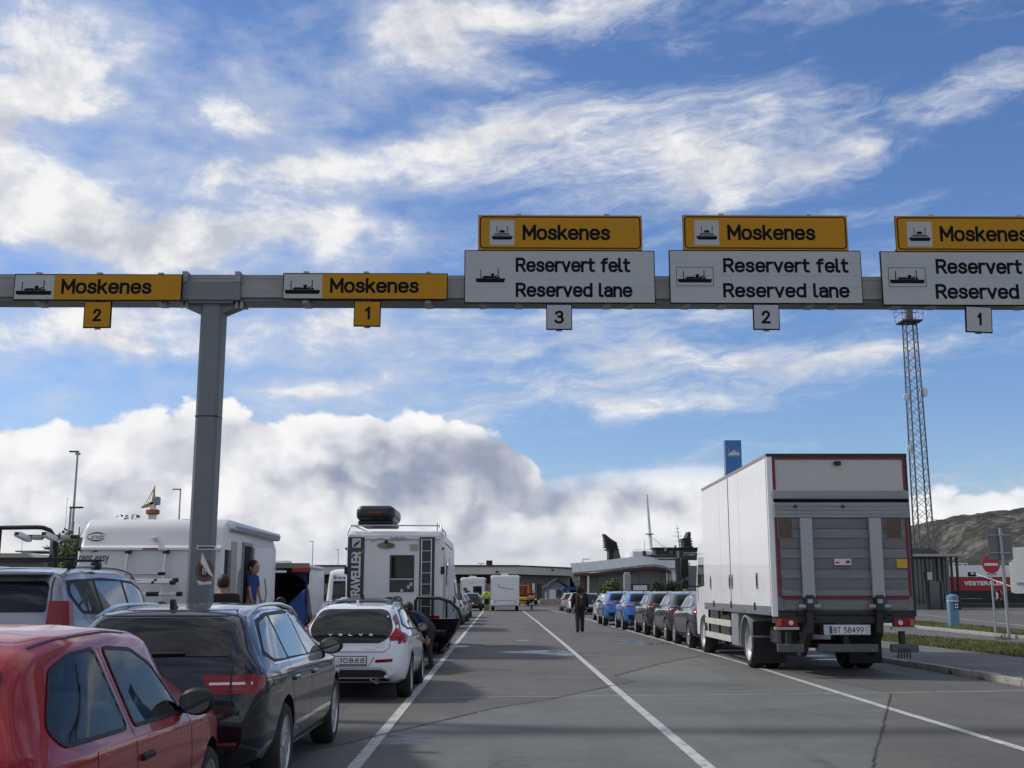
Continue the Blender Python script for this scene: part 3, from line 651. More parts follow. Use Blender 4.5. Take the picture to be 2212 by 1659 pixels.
for (lab, X, wx, yy, tx, br) in [('yellow Moskenes sign with white ferry symbol, left of the gantry post', (30,592,393,649), 117, 0, (133,603,328,635), (80,212,345)), ('yellow Moskenes sign with white ferry symbol, just right of the gantry post', (611,590,967,647), 696, -2, (713,601,905,633), (660,790,925))]:
    t, o = panel('ferry_sign', lab, X, YEL, 'yellow ferry signs on the beam', brackets=br)
    a, b, c2, d2 = rect(X[0]+2, X[1]+2, wx, X[3]-2); MB().box(a-o.x, b-o.x, -.0045, -.0031, c2-o.z+.006, d2-o.z-.006).build('white_field', WSG, t)
    shift(picto(t, X[0]+5, X[1]+14, wx-4, X[3]-10, -.0046, 'long'), o); lettering(t, o, 'Moskenes', *tx)
number('yellow plate numbered 2 hanging under the leftmost sign', (181,651,240,708), YEL, '2', (201,667,219,694), -.5)
number('yellow plate numbered 1 under the sign right of the gantry post', (764,650,822,705), YEL, '1', (788,663,799,690), .5)
for i, (ypx, icx, mtx, ppx, l1, l2, npx, ntx, nn, fr) in enumerate([
        ((1033,465,1387,540.5), (1058,476,1111,530), (1129,486,1318,519), (1003,541,1415,655), (1114,557,1361,588), (1114,611,1366,642), (1180,657,1236,712), (1198,671,1218,699), '3', None),
        ((1475,465,1831,540.5), (1500,476,1553,530), (1571,486,1761,519), (1446,541,1862,656), (1562,558,1832,589), (1562,612,1835,643), (1627,657,1684,712), (1645,671,1664,699), '2', (1461,577,1541,618)),
        ((1935,467,2290,543), (1959,479,2013,533), (2030,489,2222,522), (1904,543.5,2320,660), (2021,560,2290,592), (2021,614,2294,646), (2085,662,2142,718), (2110,676,2119,703), '1', (1919,578,2000,620))]):
    wh = ['left of the three reserved lane signs', 'middle of the three reserved lane signs', 'right of the three, cut by the picture edge'][i]
    t, o = panel('destination_sign', 'yellow Moskenes sign with black border, above the ' + wh if i < 2 else 'yellow Moskenes sign with black border, cut by the right picture edge', ypx, YEL, 'bordered yellow signs on top of the reserved lane signs', edge=False, brackets=(ypx[0]+88, ypx[0]+280))
    X0, X1, Z0, Z1 = rect(*ypx); W, H = X1-X0, Z1-Z0
    fr_o, fr_i = [], []
    for (cx, cz, a0) in ((W/2-.07, H-.07, 0), (-W/2+.07, H-.07, 90), (-W/2+.07, .07, 180), (W/2-.07, .07, 270)):
        for k in range(5):
            a = R(a0+k*22.5); fr_o.append((cx+.05*math.cos(a), cz+.05*math.sin(a))); fr_i.append((cx+.033*math.cos(a), cz+.033*math.sin(a)))
    n = len(fr_o); MB().add([(p[0],-.0046,p[1]) for p in fr_o]+[(p[0],-.0046,p[1]) for p in fr_i], [(j,(j+1)%n,n+(j+1)%n,n+j) for j in range(n)]).build('border_line', SBK, t)
    a, b, c2, d2 = rect(*icx); MB().rbox(a-o.x, b-o.x, -.0047, -.0032, c2-o.z, d2-o.z, .0006, 1).build('white_field', WSG, t)
    shift(picto(t, icx[0]+3, icx[1]+13, icx[2]-3, icx[3]-11, -.0049, 'short'), o); lettering(t, o, 'Moskenes', *mtx)
    lab = ['white Reservert felt sign with unframed ferry, number 3 below it', 'white Reservert felt sign with framed ferry, number 2 below it', 'white Reservert felt sign with framed ferry, cut by right edge'][i]
    t, o = panel('reserved_lane_sign', lab, ppx, WSG, 'white reserved lane signs on the beam', brackets=(ppx[0]+40, ppx[0]+360))
    lettering(t, o, 'Reservert felt', *l1); lettering(t, o, 'Reserved lane', *l2)
    cx = (ppx[0]+25, 580, ppx[0]+88, 612) if i == 0 else (fr[0]+3, fr[1]+6, fr[2]-3, fr[3]-6)
    shift(picto(t, *cx, -.0046, 'long'), o)
    if fr:
        a, b, c2, d2 = rect(*fr); e = .006; m = MB()
        for q in ((a,b,d2-e,d2),(a,b,c2,c2+e),(a,a+e,c2+e,d2-e),(b-e,b,c2+e,d2-e)): m.box(q[0]-o.x, q[1]-o.x, -.0046, -.0031, q[2]-o.z, q[3]-o.z)
        m.build('symbol_frame', SBK, t)
    X0, X1, Z0, Z1 = rect(*ppx)
    for fz in (.30,.52,.76)[:3 if i else 1]: MB().box(-(X1-X0)/2+.015, (X1-X0)/2-.015, -.0038, -.0031, (Z1-Z0)*fz, (Z1-Z0)*fz+.004).build('panel_joint', SBACK, t)
    number(['white plate numbered 3 under the left reserved lane sign', 'white plate numbered 2 under the middle reserved lane sign', 'slightly tilted white plate numbered 1 near the right edge'][i], npx, WSG, nn, ntx, [0,.3,2.5][i])

# ------------------------------------------------------------------ vehicles
def smooth_curve(pts, ys, sig):
    P = np.array(pts, float); g = np.linspace(P[0,0]-.5, P[-1,0]+.5, 1600); v = np.interp(g, P[:,0], P[:,1])
    if sig > 0:
        st = g[1]-g[0]; k = np.exp(-.5*(np.arange(-int(3*sig/st), int(3*sig/st)+1)*st/sig)**2); k /= k.sum()
        v = np.convolve(np.pad(v, len(k)//2, mode='edge'), k, 'valid')[:len(g)]
    return np.interp(ys, g, v)
def loft_body(S, M=22, ny=70):
    """Car shell from side-view and plan-view curves; local frame: rear bumper at y=0, forward +y."""
    Lg = S['L']; t = np.linspace(0, 1, ny); ys = Lg*(.55*t + .45*(.5-.5*np.cos(np.pi*t))); ys = np.unique(np.concatenate([ys, S.get('ys', [])]))
    top = smooth_curve(S['top'], ys, S.get('sm', .035)); bot = smooth_curve(S['bot'], ys, .05); belt = smooth_curve(S['belt'], ys, .1)
    w = smooth_curve(S['w'], ys, .05); wr = smooth_curve(S['wr'], ys, .1)
    V = []; tum = S.get('tum', .955); f_ = max(1, round(M/22)); seg = [n_*f_ for n_ in (2,1,2,3,3,2,2,6,3,2,2)]; M = sum(seg)+1; rows = []
    for i, y in enumerate(ys):
        zt, zb, ww = top[i], bot[i], w[i]; zt = max(zt, zb+.12); be = min(belt[i], zt-.05); g = min(1, max(0, (zt-belt[i])/.35)); ro = wr[i]
        e1, e2 = (.90*(1-g))*ww + g*ro, (.74*(1-g))*ww + g*ro*.86
        z1, z2 = zt - (.022*(1-g)+.075*g), zt - (.009*(1-g)+.026*g)
        mid = zb + (be-zb)*.55
        ctrl = [(0,zb),(.80*ww,zb),(.94*ww,zb+min(.06,.3*(be-zb))),(.985*ww,zb+(be-zb)*.3),(ww,mid),(.995*ww,zb+(be-zb)*.78),(.982*ww,be-.03*min(1,(be-zb)/.3)),(tum*ww,be)] + [(e1,z1),(e2,z2),(e2*.5,zt-.004),(0,zt)]
        C = np.array(ctrl); C = np.vstack([C[1:3][::-1]*[-1,1], C, C[-3:-1][::-1]*[-1,1]])
        s = np.concatenate([[0], np.cumsum(np.hypot(*np.diff(C, axis=0).T))])
        sg = S.get('ss', .028); gq = np.linspace(0, s[-1], 420); st = gq[1]-gq[0]; k = np.exp(-.5*(np.arange(-int(3*sg/st)-1, int(3*sg/st)+2)*st/sg)**2); k /= k.sum(); h = len(k)//2
        cx = np.convolve(np.pad(np.interp(gq, s, C[:,0]), h, mode='edge'), k, 'valid'); cz = np.convolve(np.pad(np.interp(gq, s, C[:,1]), h, mode='edge'), k, 'valid')
        q = np.concatenate([np.linspace(s[2+i], s[3+i], n_, endpoint=False) for i, n_ in enumerate(seg)] + [[s[2+len(seg)]]]); X = np.interp(q, gq, cx); Z = np.interp(q, gq, cz); X[0] = X[-1] = 0
        rows.append(np.stack([X, np.full(M, y), Z], 1))
    Q = np.array(rows); dy = np.gradient(ys)                      # fair the long lines of the body
    for _ in range(S.get('fair', 2)*f_*f_):
        Qn = Q.copy(); a = (ys[1:-1]-ys[:-2]); b = (ys[2:]-ys[1:-1]); wt = (b/(a+b))[:,None,None]
        Qn[1:-1,:,[0,2]] = .5*Q[1:-1,:,[0,2]] + .5*(Q[:-2,:,[0,2]]*wt + Q[2:,:,[0,2]]*(1-wt)); Q = Qn
    V = [[tuple(p) for p in r] + [(-p[0],p[1],p[2]) for p in r[-2:0:-1]] for r in Q]
    n = len(V[0]); mb = MB(); mb.v = [p for r in V for p in r]
    for i in range(len(V)-1):
        for j in range(n): mb.f.append((i*n+j, i*n+(j+1) % n, (i+1)*n+(j+1) % n, (i+1)*n+j))
    for i, rev in ((0, True), (len(V)-1, False)):
        c = tuple(np.mean(V[i], axis=0)); ci = len(mb.v); mb.v.append(c)
        for j in range(n):
            a, b = i*n+j, i*n+(j+1) % n; mb.f.append((ci, b, a) if rev else (ci, a, b))
    return mb
def boolean_cut(me, cut):
    a = bpy.data.objects.new('a', me); b = bpy.data.objects.new('b', cut); COL.objects.link(a); COL.objects.link(b)
    md = a.modifiers.new('cut', 'BOOLEAN'); md.operation = 'DIFFERENCE'; md.object = b; md.solver = 'EXACT'
    dg = bpy.context.evaluated_depsgraph_get(); out = bpy.data.meshes.new_from_object(a.evaluated_get(dg)); bpy.data.objects.remove(a); bpy.data.objects.remove(b); return out
def round_poly(poly, r, n=4):
    out = []; m = len(poly)
    for i in range(m):
        p0, p, p1 = Vector(poly[i-1]), Vector(poly[i]), Vector(poly[(i+1) % m]); a, b = p0-p, p1-p
        rr = min(r, a.length*.45, b.length*.45); A, B = p+a.normalized()*rr, p+b.normalized()*rr
        for k in range(n+1):
            t = k/n; out.append(tuple(A*(1-t)**2 + p*2*t*(1-t) + B*t*t))
    return out
def inflate(poly, d):
    m = len(poly); ar = sum(poly[i][0]*poly[(i+1)%m][1]-poly[(i+1)%m][0]*poly[i][1] for i in range(m)); sg = 1 if ar > 0 else -1; out = []
    for i in range(m):
        p0, p, p1 = Vector(poly[i-1]), Vector(poly[i]), Vector(poly[(i+1)%m]); a, b = (p-p0), (p1-p)
        if a.length < 1e-6 or b.length < 1e-6: out.append(tuple(p)); continue
        n1, n2 = Vector((a.y,-a.x)).normalized()*sg, Vector((b.y,-b.x)).normalized()*sg; n = (n1+n2)
        n = n.normalized() if n.length > 1e-6 else n1; out.append(tuple(p+n*d/max(.5, n.dot(n1))))
    return out
class Shell:
    """a body to lay windows, lamps and trims onto"""
    def __init__(s, mb): s.bvh = BVHTree.FromPolygons([Vector(v) for v in mb.v], mb.f)
    VIEW = {'R': (Vector((5,0,0)), Vector((-1,0,0)), lambda p: Vector((0,p[0],p[1]))), 'L': (Vector((-5,0,0)), Vector((1,0,0)), lambda p: Vector((0,p[0],p[1]))),
            'B': (Vector((0,-5,0)), Vector((0,1,0)), lambda p: Vector((p[0],0,p[1]))), 'F': (Vector((0,12,0)), Vector((0,-1,0)), lambda p: Vector((p[0],0,p[1]))), 'T': (Vector((0,0,5)), Vector((0,0,-1)), lambda p: Vector((p[0],p[1],0)))}
    def hit(s, view, p):
        o, d, f = s.VIEW[view]; h, nrm, _, _ = s.bvh.ray_cast(f(p)+o, d)
        if h is None:
            q = f(p); h, nrm, _, _ = s.bvh.find_nearest(q if view in 'BF' else q+o*.15)
        if nrm.dot(d) > 0: nrm = -nrm
        return h, nrm
    def patch(s, name, poly, view, m, parent, off=.004, step=.06, rnd=.03, skirt=.02):
        if rnd: poly = round_poly(poly, rnd)
        bp = []
        for i in range(len(poly)):
            a, b = Vector(poly[i]), Vector(poly[(i+1)%len(poly)]); n = max(1, int((b-a).length/step)); bp += [a.lerp(b, k/n) for k in range(n)]
        xs = [p.x for p in bp]; zs = [p.y for p in bp]; pts = list(bp); pl = [tuple(p) for p in bp]; inner = inflate(pl, -step*.35)
        x = min(xs)+step
        while x < max(xs):
            z = min(zs)+step
            while z < max(zs):
                if in_poly(x, z, inner): pts.append(Vector((x, z)))
                z += step
            x += step
        v2, e2, f2, *_ = geometry.delaunay_2d_cdt(pts, [], [list(range(len(bp)))], 1, 1e-5)
        mb = MB(); d = s.VIEW[view][1]
        for p in v2: h, n = s.hit(view, p); mb.v.append(tuple(h+n*off))
        mb.f = [tuple(f) for f in f2]; cnt = {}
        for f in mb.f:
            for i in range(len(f)): e = (f[i], f[(i+1)%len(f)]); cnt[tuple(sorted(e))] = cnt.get(tuple(sorted(e)), 0)+1
        bd = [e for e, c in cnt.items() if c == 1]; mp = {}
        for i in {i for e in bd for i in e}:
            h, n = s.hit(view, v2[i]); mp[i] = len(mb.v); mb.v.append(tuple(h-n*skirt*.5))
        for a, b in bd: mb.f.append((a, b, mp[b], mp[a]))
        o = mb.build(name, m, parent, smooth=50); return o
    def strip(s, name, pts, wid, view, m, parent, off=.003):
        """a narrow seam or trim laid on the surface along a polyline"""
        P = []
        for a, b in zip(pts[:-1], pts[1:]):
            a, b = Vector(a), Vector(b); n = max(1, int((b-a).length/.06)); P += [a.lerp(b, k/n) for k in range(n)]
        P.append(Vector(pts[-1])); vs = []
        for i, p in enumerate(P):
            t = (P[min(i+1,len(P)-1)]-P[max(i-1,0)]).normalized(); nr = Vector((-t.y, t.x))
            for q in (p+nr*wid/2, p-nr*wid/2): h, n = s.hit(view, q); vs.append(h+n*off)
        return MB().add(vs, [(2*i,2*i+1,2*i+3,2*i+2) for i in range(len(P)-1)]).build(name, m, parent, smooth=60)
SEAM = mat('seam_dark', (.01,.01,.01), .7)
WM = {}
def wheel(parent, x, y, r, wd, side, style=5, rim=ALU, front=False):
    key = (round(r,3), round(wd,3), side, style, rim.name)
    if key not in WM:
        s = side; tw = MB().lathe([(r*.70,-wd*.5*s),(r*.90,-wd*.5*s),(r*.975,-wd*.38*s),(r,-wd*.2*s),(r,wd*.2*s),(r*.975,wd*.38*s),(r*.90,wd*.5*s),(r*.70,wd*.49*s),(r*.68,wd*.3*s),(r*.68,-wd*.3*s)], ax='x', n=30, closed=True).mesh('tyre', 40)
        rm = MB().lathe([(r*.715,wd*.48*s),(r*.66,wd*.44*s),(r*.62,wd*.2*s),(r*.70,wd*.1*s)], ax='x', n=30, closed=True)
        if style:
            for k in range(style):
                for dd in ((-.16,.16) if style == 5 else (0,)):
                    a = 2*math.pi*k/style+dd; b = 2*math.pi*k/style + dd*.25; hw = .045*r/.33 if style == 5 else .07*r/.33
                    ca, sa, cb, sb = math.cos(a), math.sin(a), math.cos(b), math.sin(b); P = []
                    for (rr, c1, s1, xx) in ((r*.12,cb,sb,wd*.44*s),(r*.66,ca,sa,wd*.42*s)):
                        for (o, dx) in ((hw,0),(-hw,0),(-hw*1.1,-.035*s),(hw*1.1,-.035*s)): P.append((xx+dx, rr*c1-o*s1, rr*s1+o*c1))
                    rm.add(P, [(0,1,2,3),(4,7,6,5),(0,4,5,1),(1,5,6,2),(2,6,7,3),(3,7,4,0)])
            rm.lathe([(.001,wd*.47*s),(r*.15,wd*.46*s),(r*.18,wd*.40*s),(r*.18,wd*.25*s)], ax='x', n=16)
        else:
            rm.lathe([(.001,wd*.30*s),(r*.18,wd*.34*s),(r*.30,wd*.34*s),(r*.34,wd*.22*s),(r*.55,wd*.16*s),(r*.64,wd*.36*s),(r*.66,wd*.30*s),(r*.62,wd*.05*s)], ax='x', n=28)
        rm = rm.mesh('rim', 35); hb = MB().lathe([(r*.60,wd*.12*s),(r*.60,-wd*.3*s),(r*.2,-wd*.35*s)], ax='x', n=20).mesh('wheel', 40)
        hb.materials.append(VOID); tw.materials.append(RUB); rm.materials.append(rim); WM[key] = (hb, tw, rm)
    hb, tw, rm = WM[key]
    w = obj('wheel', hb, None, parent, (x, y, r)); obj('tyre', tw, None, w); obj('rim', rm, None, w); return w
def mirror_part(parent, x, y, z, side, m, sz=(.10,.07,.075)):
    a = MB().ell((x+side*.12, y, z), (sz[0], sz[1], sz[2]), 16, 10).build('wing_mirror', m, parent, 60)
    MB().rbox(min(x-side*.04, x+side*.08), max(x-side*.04, x+side*.08), y-.02, y+.03, z-.07, z-.03, .01, 1).build('mirror_stalk', BLK, a, 40)
    MB().prism([(x+side*.12+sz[0]*.8*math.cos(t), z+sz[2]*.8*math.sin(t)) for t in np.linspace(0,6.283,17)[:-1]], 'y', y-sz[1]-.004, y-sz[1]*.55).build('mirror_glass', GLASS_S, a); return a
def person_head(mb, c, r): mb.ell(c, (r*.82, r*.95, r*1.12), 16, 12)

def glass_t():
    m, N, L, p = nodes_mat('clear_glass'); N.remove(p); out = [n for n in N if n.type == 'OUTPUT_MATERIAL'][0]
    tr = N.new('ShaderNodeBsdfTransparent'); tr.inputs[0].default_value = (.74,.79,.78,1); gl = N.new('ShaderNodeBsdfGlossy'); gl.inputs['Roughness'].default_value = .01
    fr = N.new('ShaderNodeFresnel'); fr.inputs[0].default_value = 1.5; mx = N.new('ShaderNodeMixShader'); L.new(fr.outputs[0], mx.inputs[0]); L.new(tr.outputs[0], mx.inputs[1]); L.new(gl.outputs[0], mx.inputs[2]); L.new(mx.outputs[0], out.inputs[0]); return m
GLASS_T = glass_t()
LINING = mat('cabin_lining', (.10,.10,.105), .9, var=.2, scale=12); SEAT = mat('seat_cloth', (.11,.115,.125), .95, var=.3, scale=40)
def cabin(t, body, S, pm):
    """open the window holes in the shell, line it and furnish it"""
    bm = bmesh.new(); bm.from_mesh(body.data)
    sides = [inflate(p, -.002) for p, k in S['side'] if k == 'w']; rw = inflate(S['rear_win'], -.0); ws = inflate(S['screen'], -.0); kill = []
    for f in bm.faces:
        c = f.calc_center_median(); n = f.normal
        if abs(n.x) > .45 and any(in_poly(c.y, c.z, p) for p in sides): kill.append(f)
        elif abs(n.x) < .6 and ((c.y < S['L']*.3 and in_poly(c.x, c.z, rw)) or (c.y > S['L']*.5 and in_poly(c.x, c.z, ws) and n.y > .15)): kill.append(f)
    bmesh.ops.delete(bm, geom=kill, context='FACES'); bm.to_mesh(body.data)
    for v in bm.verts: v.co = v.co - v.normal*.028
    low = [f for f in bm.faces if f.calc_center_median().z < S['wr_']*2+.12 or f.calc_center_median().y > S['screen_y']]; bmesh.ops.delete(bm, geom=low, context='FACES')
    me = bpy.data.meshes.new('cabin_lining'); bm.to_mesh(me); bm.free(); shade(me, 40); me.materials.clear(); obj('cabin_lining', me, LINING, t)
    zs = S['wr_']*2+.06
    MB().box(-.68,.68,.35,S['screen_y']-.02,.30,.36).build('cabin_floor', LINING, t)
    for sx in (-.36,.36):
        q = MB().rbox(sx-.24, sx+.24, 1.30, 1.78, .40, .58, .07, 3).build('seat', SEAT, t, 60)
        MB().rbox(sx-.23, sx+.23, 1.12, 1.28, .50, 1.08, .06, 3).build('seat_back', SEAT, q, 60); MB().rbox(sx-.12, sx+.12, 1.10, 1.2, 1.11, 1.27, .04, 3).build('headrest', SEAT, q, 60)
    q = MB().rbox(-.62,.62,.62,1.0,.40,.58,.06,3).build('rear_seat', SEAT, t, 60); MB().rbox(-.62,.62,.48,.64,.5,1.0,.06,3).build('seat_back', SEAT, q, 60)
    MB().rbox(-.64,.64,S['screen_y']-.55,S['screen_y']-.05,.62,.90,.06,3).build('dashboard', LINING, t, 60)
    ring = [(-.36+.18*math.cos(a), S['screen_y']-.62+.06*math.sin(a), .86+.17*math.sin(a)) for a in np.linspace(0, 6.283, 25)]; MB().tube(ring, .014, 8).build('steering_wheel', BLK, t, 60)
def make_car(name, label, S, pm, loc, rz=0, group=None, cat='car', detail=1):
    t = thing(name, label, cat, loc, rz, group); mb = loft_body(S, *S.get('res', (22,70))); sh = Shell(mb); W = S['W']/2
    raw = mb.mesh('body'); raw.materials.append(pm); raw.materials.append(VOID)
    cm = MB()
    for wy in S['wheels']:
        for sd in (-1, 1): cm.lathe([(S['wr_']+.055, sd*(W-.27)), (S['wr_']+.055, sd*(W+.3))], (0, wy, S['wr_']+.005), 'x', 36)
    cut = cm.mesh('cut'); cut.materials.append(pm); cut.materials.append(VOID); cut.polygons.foreach_set('material_index', [1]*len(cut.polygons))
    bme = boolean_cut(raw, cut); shade(bme, 38); body = obj('body', bme, None, t)
    for wy in S['wheels']:
        for sd in (-1, 1): wheel(t, sd*(W-S.get('ww',.21)/2-.015), wy, S['wr_'], S.get('ww',.21), sd, S.get('spokes',5), S.get('rim', ALU))
    lw = S.get('lower', .30)          # dark underside cladding
    for v in ('R','L'):
        sgn = 1 if v == 'R' else -1
        for (poly, kind) in S['side']:
            if S.get('trim'): sh.patch('window_trim', inflate(round_poly(poly,.04), S.get('trimw',.028)), v, S['trim'], t, .003, rnd=0) if kind == 'day' else None
        for (poly, kind) in S['side']:
            if S.get('see'):
                if kind == 'w': sh.strip('window_surround', round_poly(poly,.05)+[round_poly(poly,.05)[0]], .020, v, BLK, t, .006); sh.patch('side_window', poly, v, GLASS_T, t, .003)
            elif kind in ('day','b'): sh.patch('window_surround', inflate(poly, .012), v, BLK, t, .005)
            else: sh.patch('side_window', inflate(poly, .011), v, GLASS_S, t, .009)
        for ln in S.get('seams', []): sh.strip('door_seam', ln, .008, v, SEAM, t)
        for ln in S.get('crease', []): sh.strip(ln[0], ln[1], ln[2], v, ln[3], t, .006)
        for (hy, hz) in S.get('handles', []):
            h, n = sh.hit(v, (hy, hz)); MB().rbox(h.x-.012, h.x+.022 if sgn > 0 else h.x+.012, hy-.1, hy+.1, hz-.018, hz+.018, .008, 2).build('door_handle', S.get('handle_m', pm), t, 40) if sgn > 0 else MB().rbox(h.x-.022, h.x+.012, hy-.1, hy+.1, hz-.018, hz+.018, .008, 2).build('door_handle', S.get('handle_m', pm), t, 40)
        if S.get('mirror'): mirror_part(t, sgn*(abs(sh.hit(v, S['mirror'])[0].x)), S['mirror'][0], S['mirror'][1]+.02, sgn, S.get('mirror_m', pm), S.get('mirror_s', (.10,.07,.075)))
        for q in S.get('lamps_side', []): sh.patch('tail_light', q, v, REDL, t, .0065, .04, .02)
        if S.get('sill'): sh.patch('sill_cladding', S['sill'], v, BLK, t, .005, .1, .03)
    if S.get('see'):
        for nm, pl, v in (('rear_window', S['rear_win'], 'B'), ('windscreen', S['screen'], 'F')):
            sh.strip('window_surround', round_poly(pl,.05)+[round_poly(pl,.05)[0]], .020, v, BLK, t, .006); sh.patch(nm, pl, v, GLASS_T, t, .003)
        cabin(t, body, S, pm)
    else:
        rw = sh.patch('rear_window', S['rear_win'], 'B', GLASS, t, .007, .06, .05)
        sh.patch('windscreen', S['screen'], 'F', GLASS_S, t, .007, .08, .05)
    for nm, poly, mm in S.get('rear', []):
        if nm == 'tail_light':
            for sg in (-1, 1):
                tl = sh.patch(nm, [(sg*a, b) for a, b in poly], 'B', mm, t, .0075, .04, .02)
        else: sh.patch(nm, poly, 'B', mm, t, S.get('roff', {}).get(nm, .005), .06, .02)
    for ln in S.get('rear_lines', []): sh.strip(ln[0], ln[1], ln[2], 'B', ln[3], t, .009)
    for nm, poly, mm in S.get('front', []):
        for sg in (-1, 1): sh.patch(nm, [(sg*a, b) for a, b in poly], 'F', mm, t, .005, .05, .02)
    if S.get('rails'):
        y0, y1, xx, mm = S['rails']
        for sg in (-1, 1):
            n = 14; P = []
            for i in range(n+1):
                y = y0+(y1-y0)*i/n; h, nn = sh.hit('T', (sg*xx, y)); k = min(1, min(i, n-i)/2.0); P.append((h.x, y, h.z+.008+.035*k))
            MB().tube(P, .017, 8).build('roof_rail', mm, t, 60)
    if S.get('fin'):
        h, _ = sh.hit('T', (0, S['fin'])); y = S['fin']
        MB().prism([(y-.07,h.z-.005),(y+.09,h.z-.005),(y+.02,h.z+.02),(y-.04,h.z+.075),(y-.07,h.z+.07)], 'x', -.018, .018).build('antenna_fin', S.get('fin_m', BLK), t)
    if S.get('wiper'):
        (a, b) = S['wiper']; h1, n1 = sh.hit('B', a); h2, n2 = sh.hit('B', b); MB().tube([h1+n1*.02, h1.lerp(h2,.5)+n1*.026, h2+n2*.018], .010, 6).build('rear_wiper', BLK, t)
    if S.get('plate'):
        x0, x1, z0, z1, tx = S['plate']; h, n = sh.hit('B', ((x0+x1)/2, (z0+z1)/2)); y = min(sh.hit('B', (xx, zz))[0].y for xx in (x0,x1) for zz in (z0,z1)) - .006
        p = MB().rbox(x0, x1, y-.012, y+.03, z0, z1, .004, 1).build('number_plate', PLATE, t); MB().box(x0-.012, x1+.012, y-.006, y+.025, z0-.012, z1+.012).build('plate_holder', BLK, p)
        if tx: stext(tx, (x1-x0)*(.94 if len(tx) > 5 else .72), (z1-z0)*.68, (z1-z0)*.105, PLTX, p, (x0+(x1-x0)*(.05 if len(tx) > 5 else .24), y-.0135, z0+(z1-z0)*.16), gap=.3)
    return t, sh

def curves(top, w, L, W, wheels, wr_, belt, wr, bot=None, **kw):
    S = dict(top=top, w=w, L=L, W=W, wheels=wheels, wr_=wr_, belt=belt, wr=wr, bot=bot or [(0,.36),(.25,.26),(.7,.22),(L-.6,.2),(L-.2,.22),(L,.30)]); S.update(kw); return S
DLR = mat('dark_red_lens', (.06,.003,.004), .2, coat=1)
# ---- dark estate with chrome roof rails
EST = curves([(0,.62),(.025,.86),(.05,1.02),(.10,1.06),(.36,1.40),(.52,1.455),(1.2,1.495),(2.0,1.495),(2.9,1.42),(3.72,1.02),(4.3,.93),(4.62,.76),(4.74,.56),(4.78,.46)],
    [(0,.70),(.05,.80),(.22,.875),(.8,.905),(3.6,.915),(4.3,.87),(4.6,.76),(4.78,.52)], 4.78, 1.83, (.93, 3.75), .345, [(0,1.0),(1,.985),(2.5,.96),(3.7,.93),(4.78,.8)], [(0,.60),(.4,.60),(1,.635),(2.6,.63),(3.1,.60),(4.7,.5)],
    ww=.235, trim=CHR, rails=(.55,2.85,.60,CHR), fin=.62, wiper=((-.30,1.10),(.24,1.115)), mirror=(3.25,1.02), mirror_m=BLK, mirror_s=(.125,.075,.085),
    side=[([(.46,1.10),(.62,1.04),(3.28,1.0),(2.88,1.25),(2.55,1.38),(1.9,1.41),(1.1,1.40),(.72,1.35)],'day'), ([(.52,1.12),(.66,1.06),(1.12,1.045),(1.12,1.375),(.78,1.325)],'w'), ([(1.20,1.05),(2.07,1.03),(2.07,1.375),(1.20,1.375)],'w'), ([(2.15,1.03),(3.14,1.02),(2.82,1.245),(2.52,1.345),(2.15,1.37)],'w')],
    seams=[[(1.16,1.03),(1.17,.78),(1.33,.55),(1.36,.33)],[(2.11,1.02),(2.12,.7),(2.10,.33)],[(3.2,1.0),(3.24,.7),(3.2,.33)],[(1.36,.33),(3.2,.33)]], handles=[(1.32,.86),(2.27,.85)], handle_m=mat('handle_dark',(.02,.021,.026),.2,.4,coat=1),
    crease=[('sill_trim',[(1.38,.30),(3.22,.29)],.022,CHR),('shoulder_line',[(.25,.93),(1.2,.915),(2.2,.90),(3.3,.885)],.008,SEAM)], sill=[(1.3,.2),(3.3,.2),(3.28,.272),(1.34,.272)],
    rear_win=[(-.60,1.10),(.60,1.10),(.54,1.33),(.47,1.385),(-.47,1.385),(-.54,1.33)], screen=[(-.68,1.06),(.68,1.06),(.55,1.40),(-.55,1.40)],
    lamps_side=[[(.02,.83),(.02,.965),(.24,.955),(.12,.84)]],
    rear=[('tail_light',[(.40,.965),(.80,.97),(.80,.83),(.46,.82)],REDL),('spoiler_lip',[(-.56,1.40),(.56,1.40),(.5,1.445),(-.5,1.445)],BLK),('bumper_cladding',[(-.66,.37),(.66,.37),(.70,.46),(-.70,.46)],BLK)],  # black band above the rear window paints the shadow under the roof spoiler
    rear_lines=[('bumper_trim',[(-.70,.47),(-.35,.455),(.35,.455),(.70,.47)],.022,CHR),('lamp_bar',[(.46,.90),(.78,.905)],.018,CLRL),('lamp_bar',[(-.46,.90),(-.78,.905)],.018,CLRL),('tailgate_seam',[(-.62,1.04),(-.64,.75),(-.55,.60),(.55,.60),(.64,.75),(.62,1.04)],.008,SEAM),('lamp_seam',[(.62,.965),(.62,.825)],.01,SEAM),('lamp_rib',[(.43,.94),(.80,.945)],.007,DLR),('lamp_rib',[(.47,.86),(.80,.86)],.007,DLR),('lamp_rib',[(-.43,.94),(-.80,.945)],.007,DLR),('lamp_rib',[(-.47,.86),(-.80,.86)],.007,DLR),('lamp_seam',[(-.62,.965),(-.62,.825)],.01,SEAM)],
    front=[('headlight',[(.42,.62),(.72,.68),(.74,.78),(.45,.72)],CLRL)], plate=(-.26,.26,.64,.75,''))
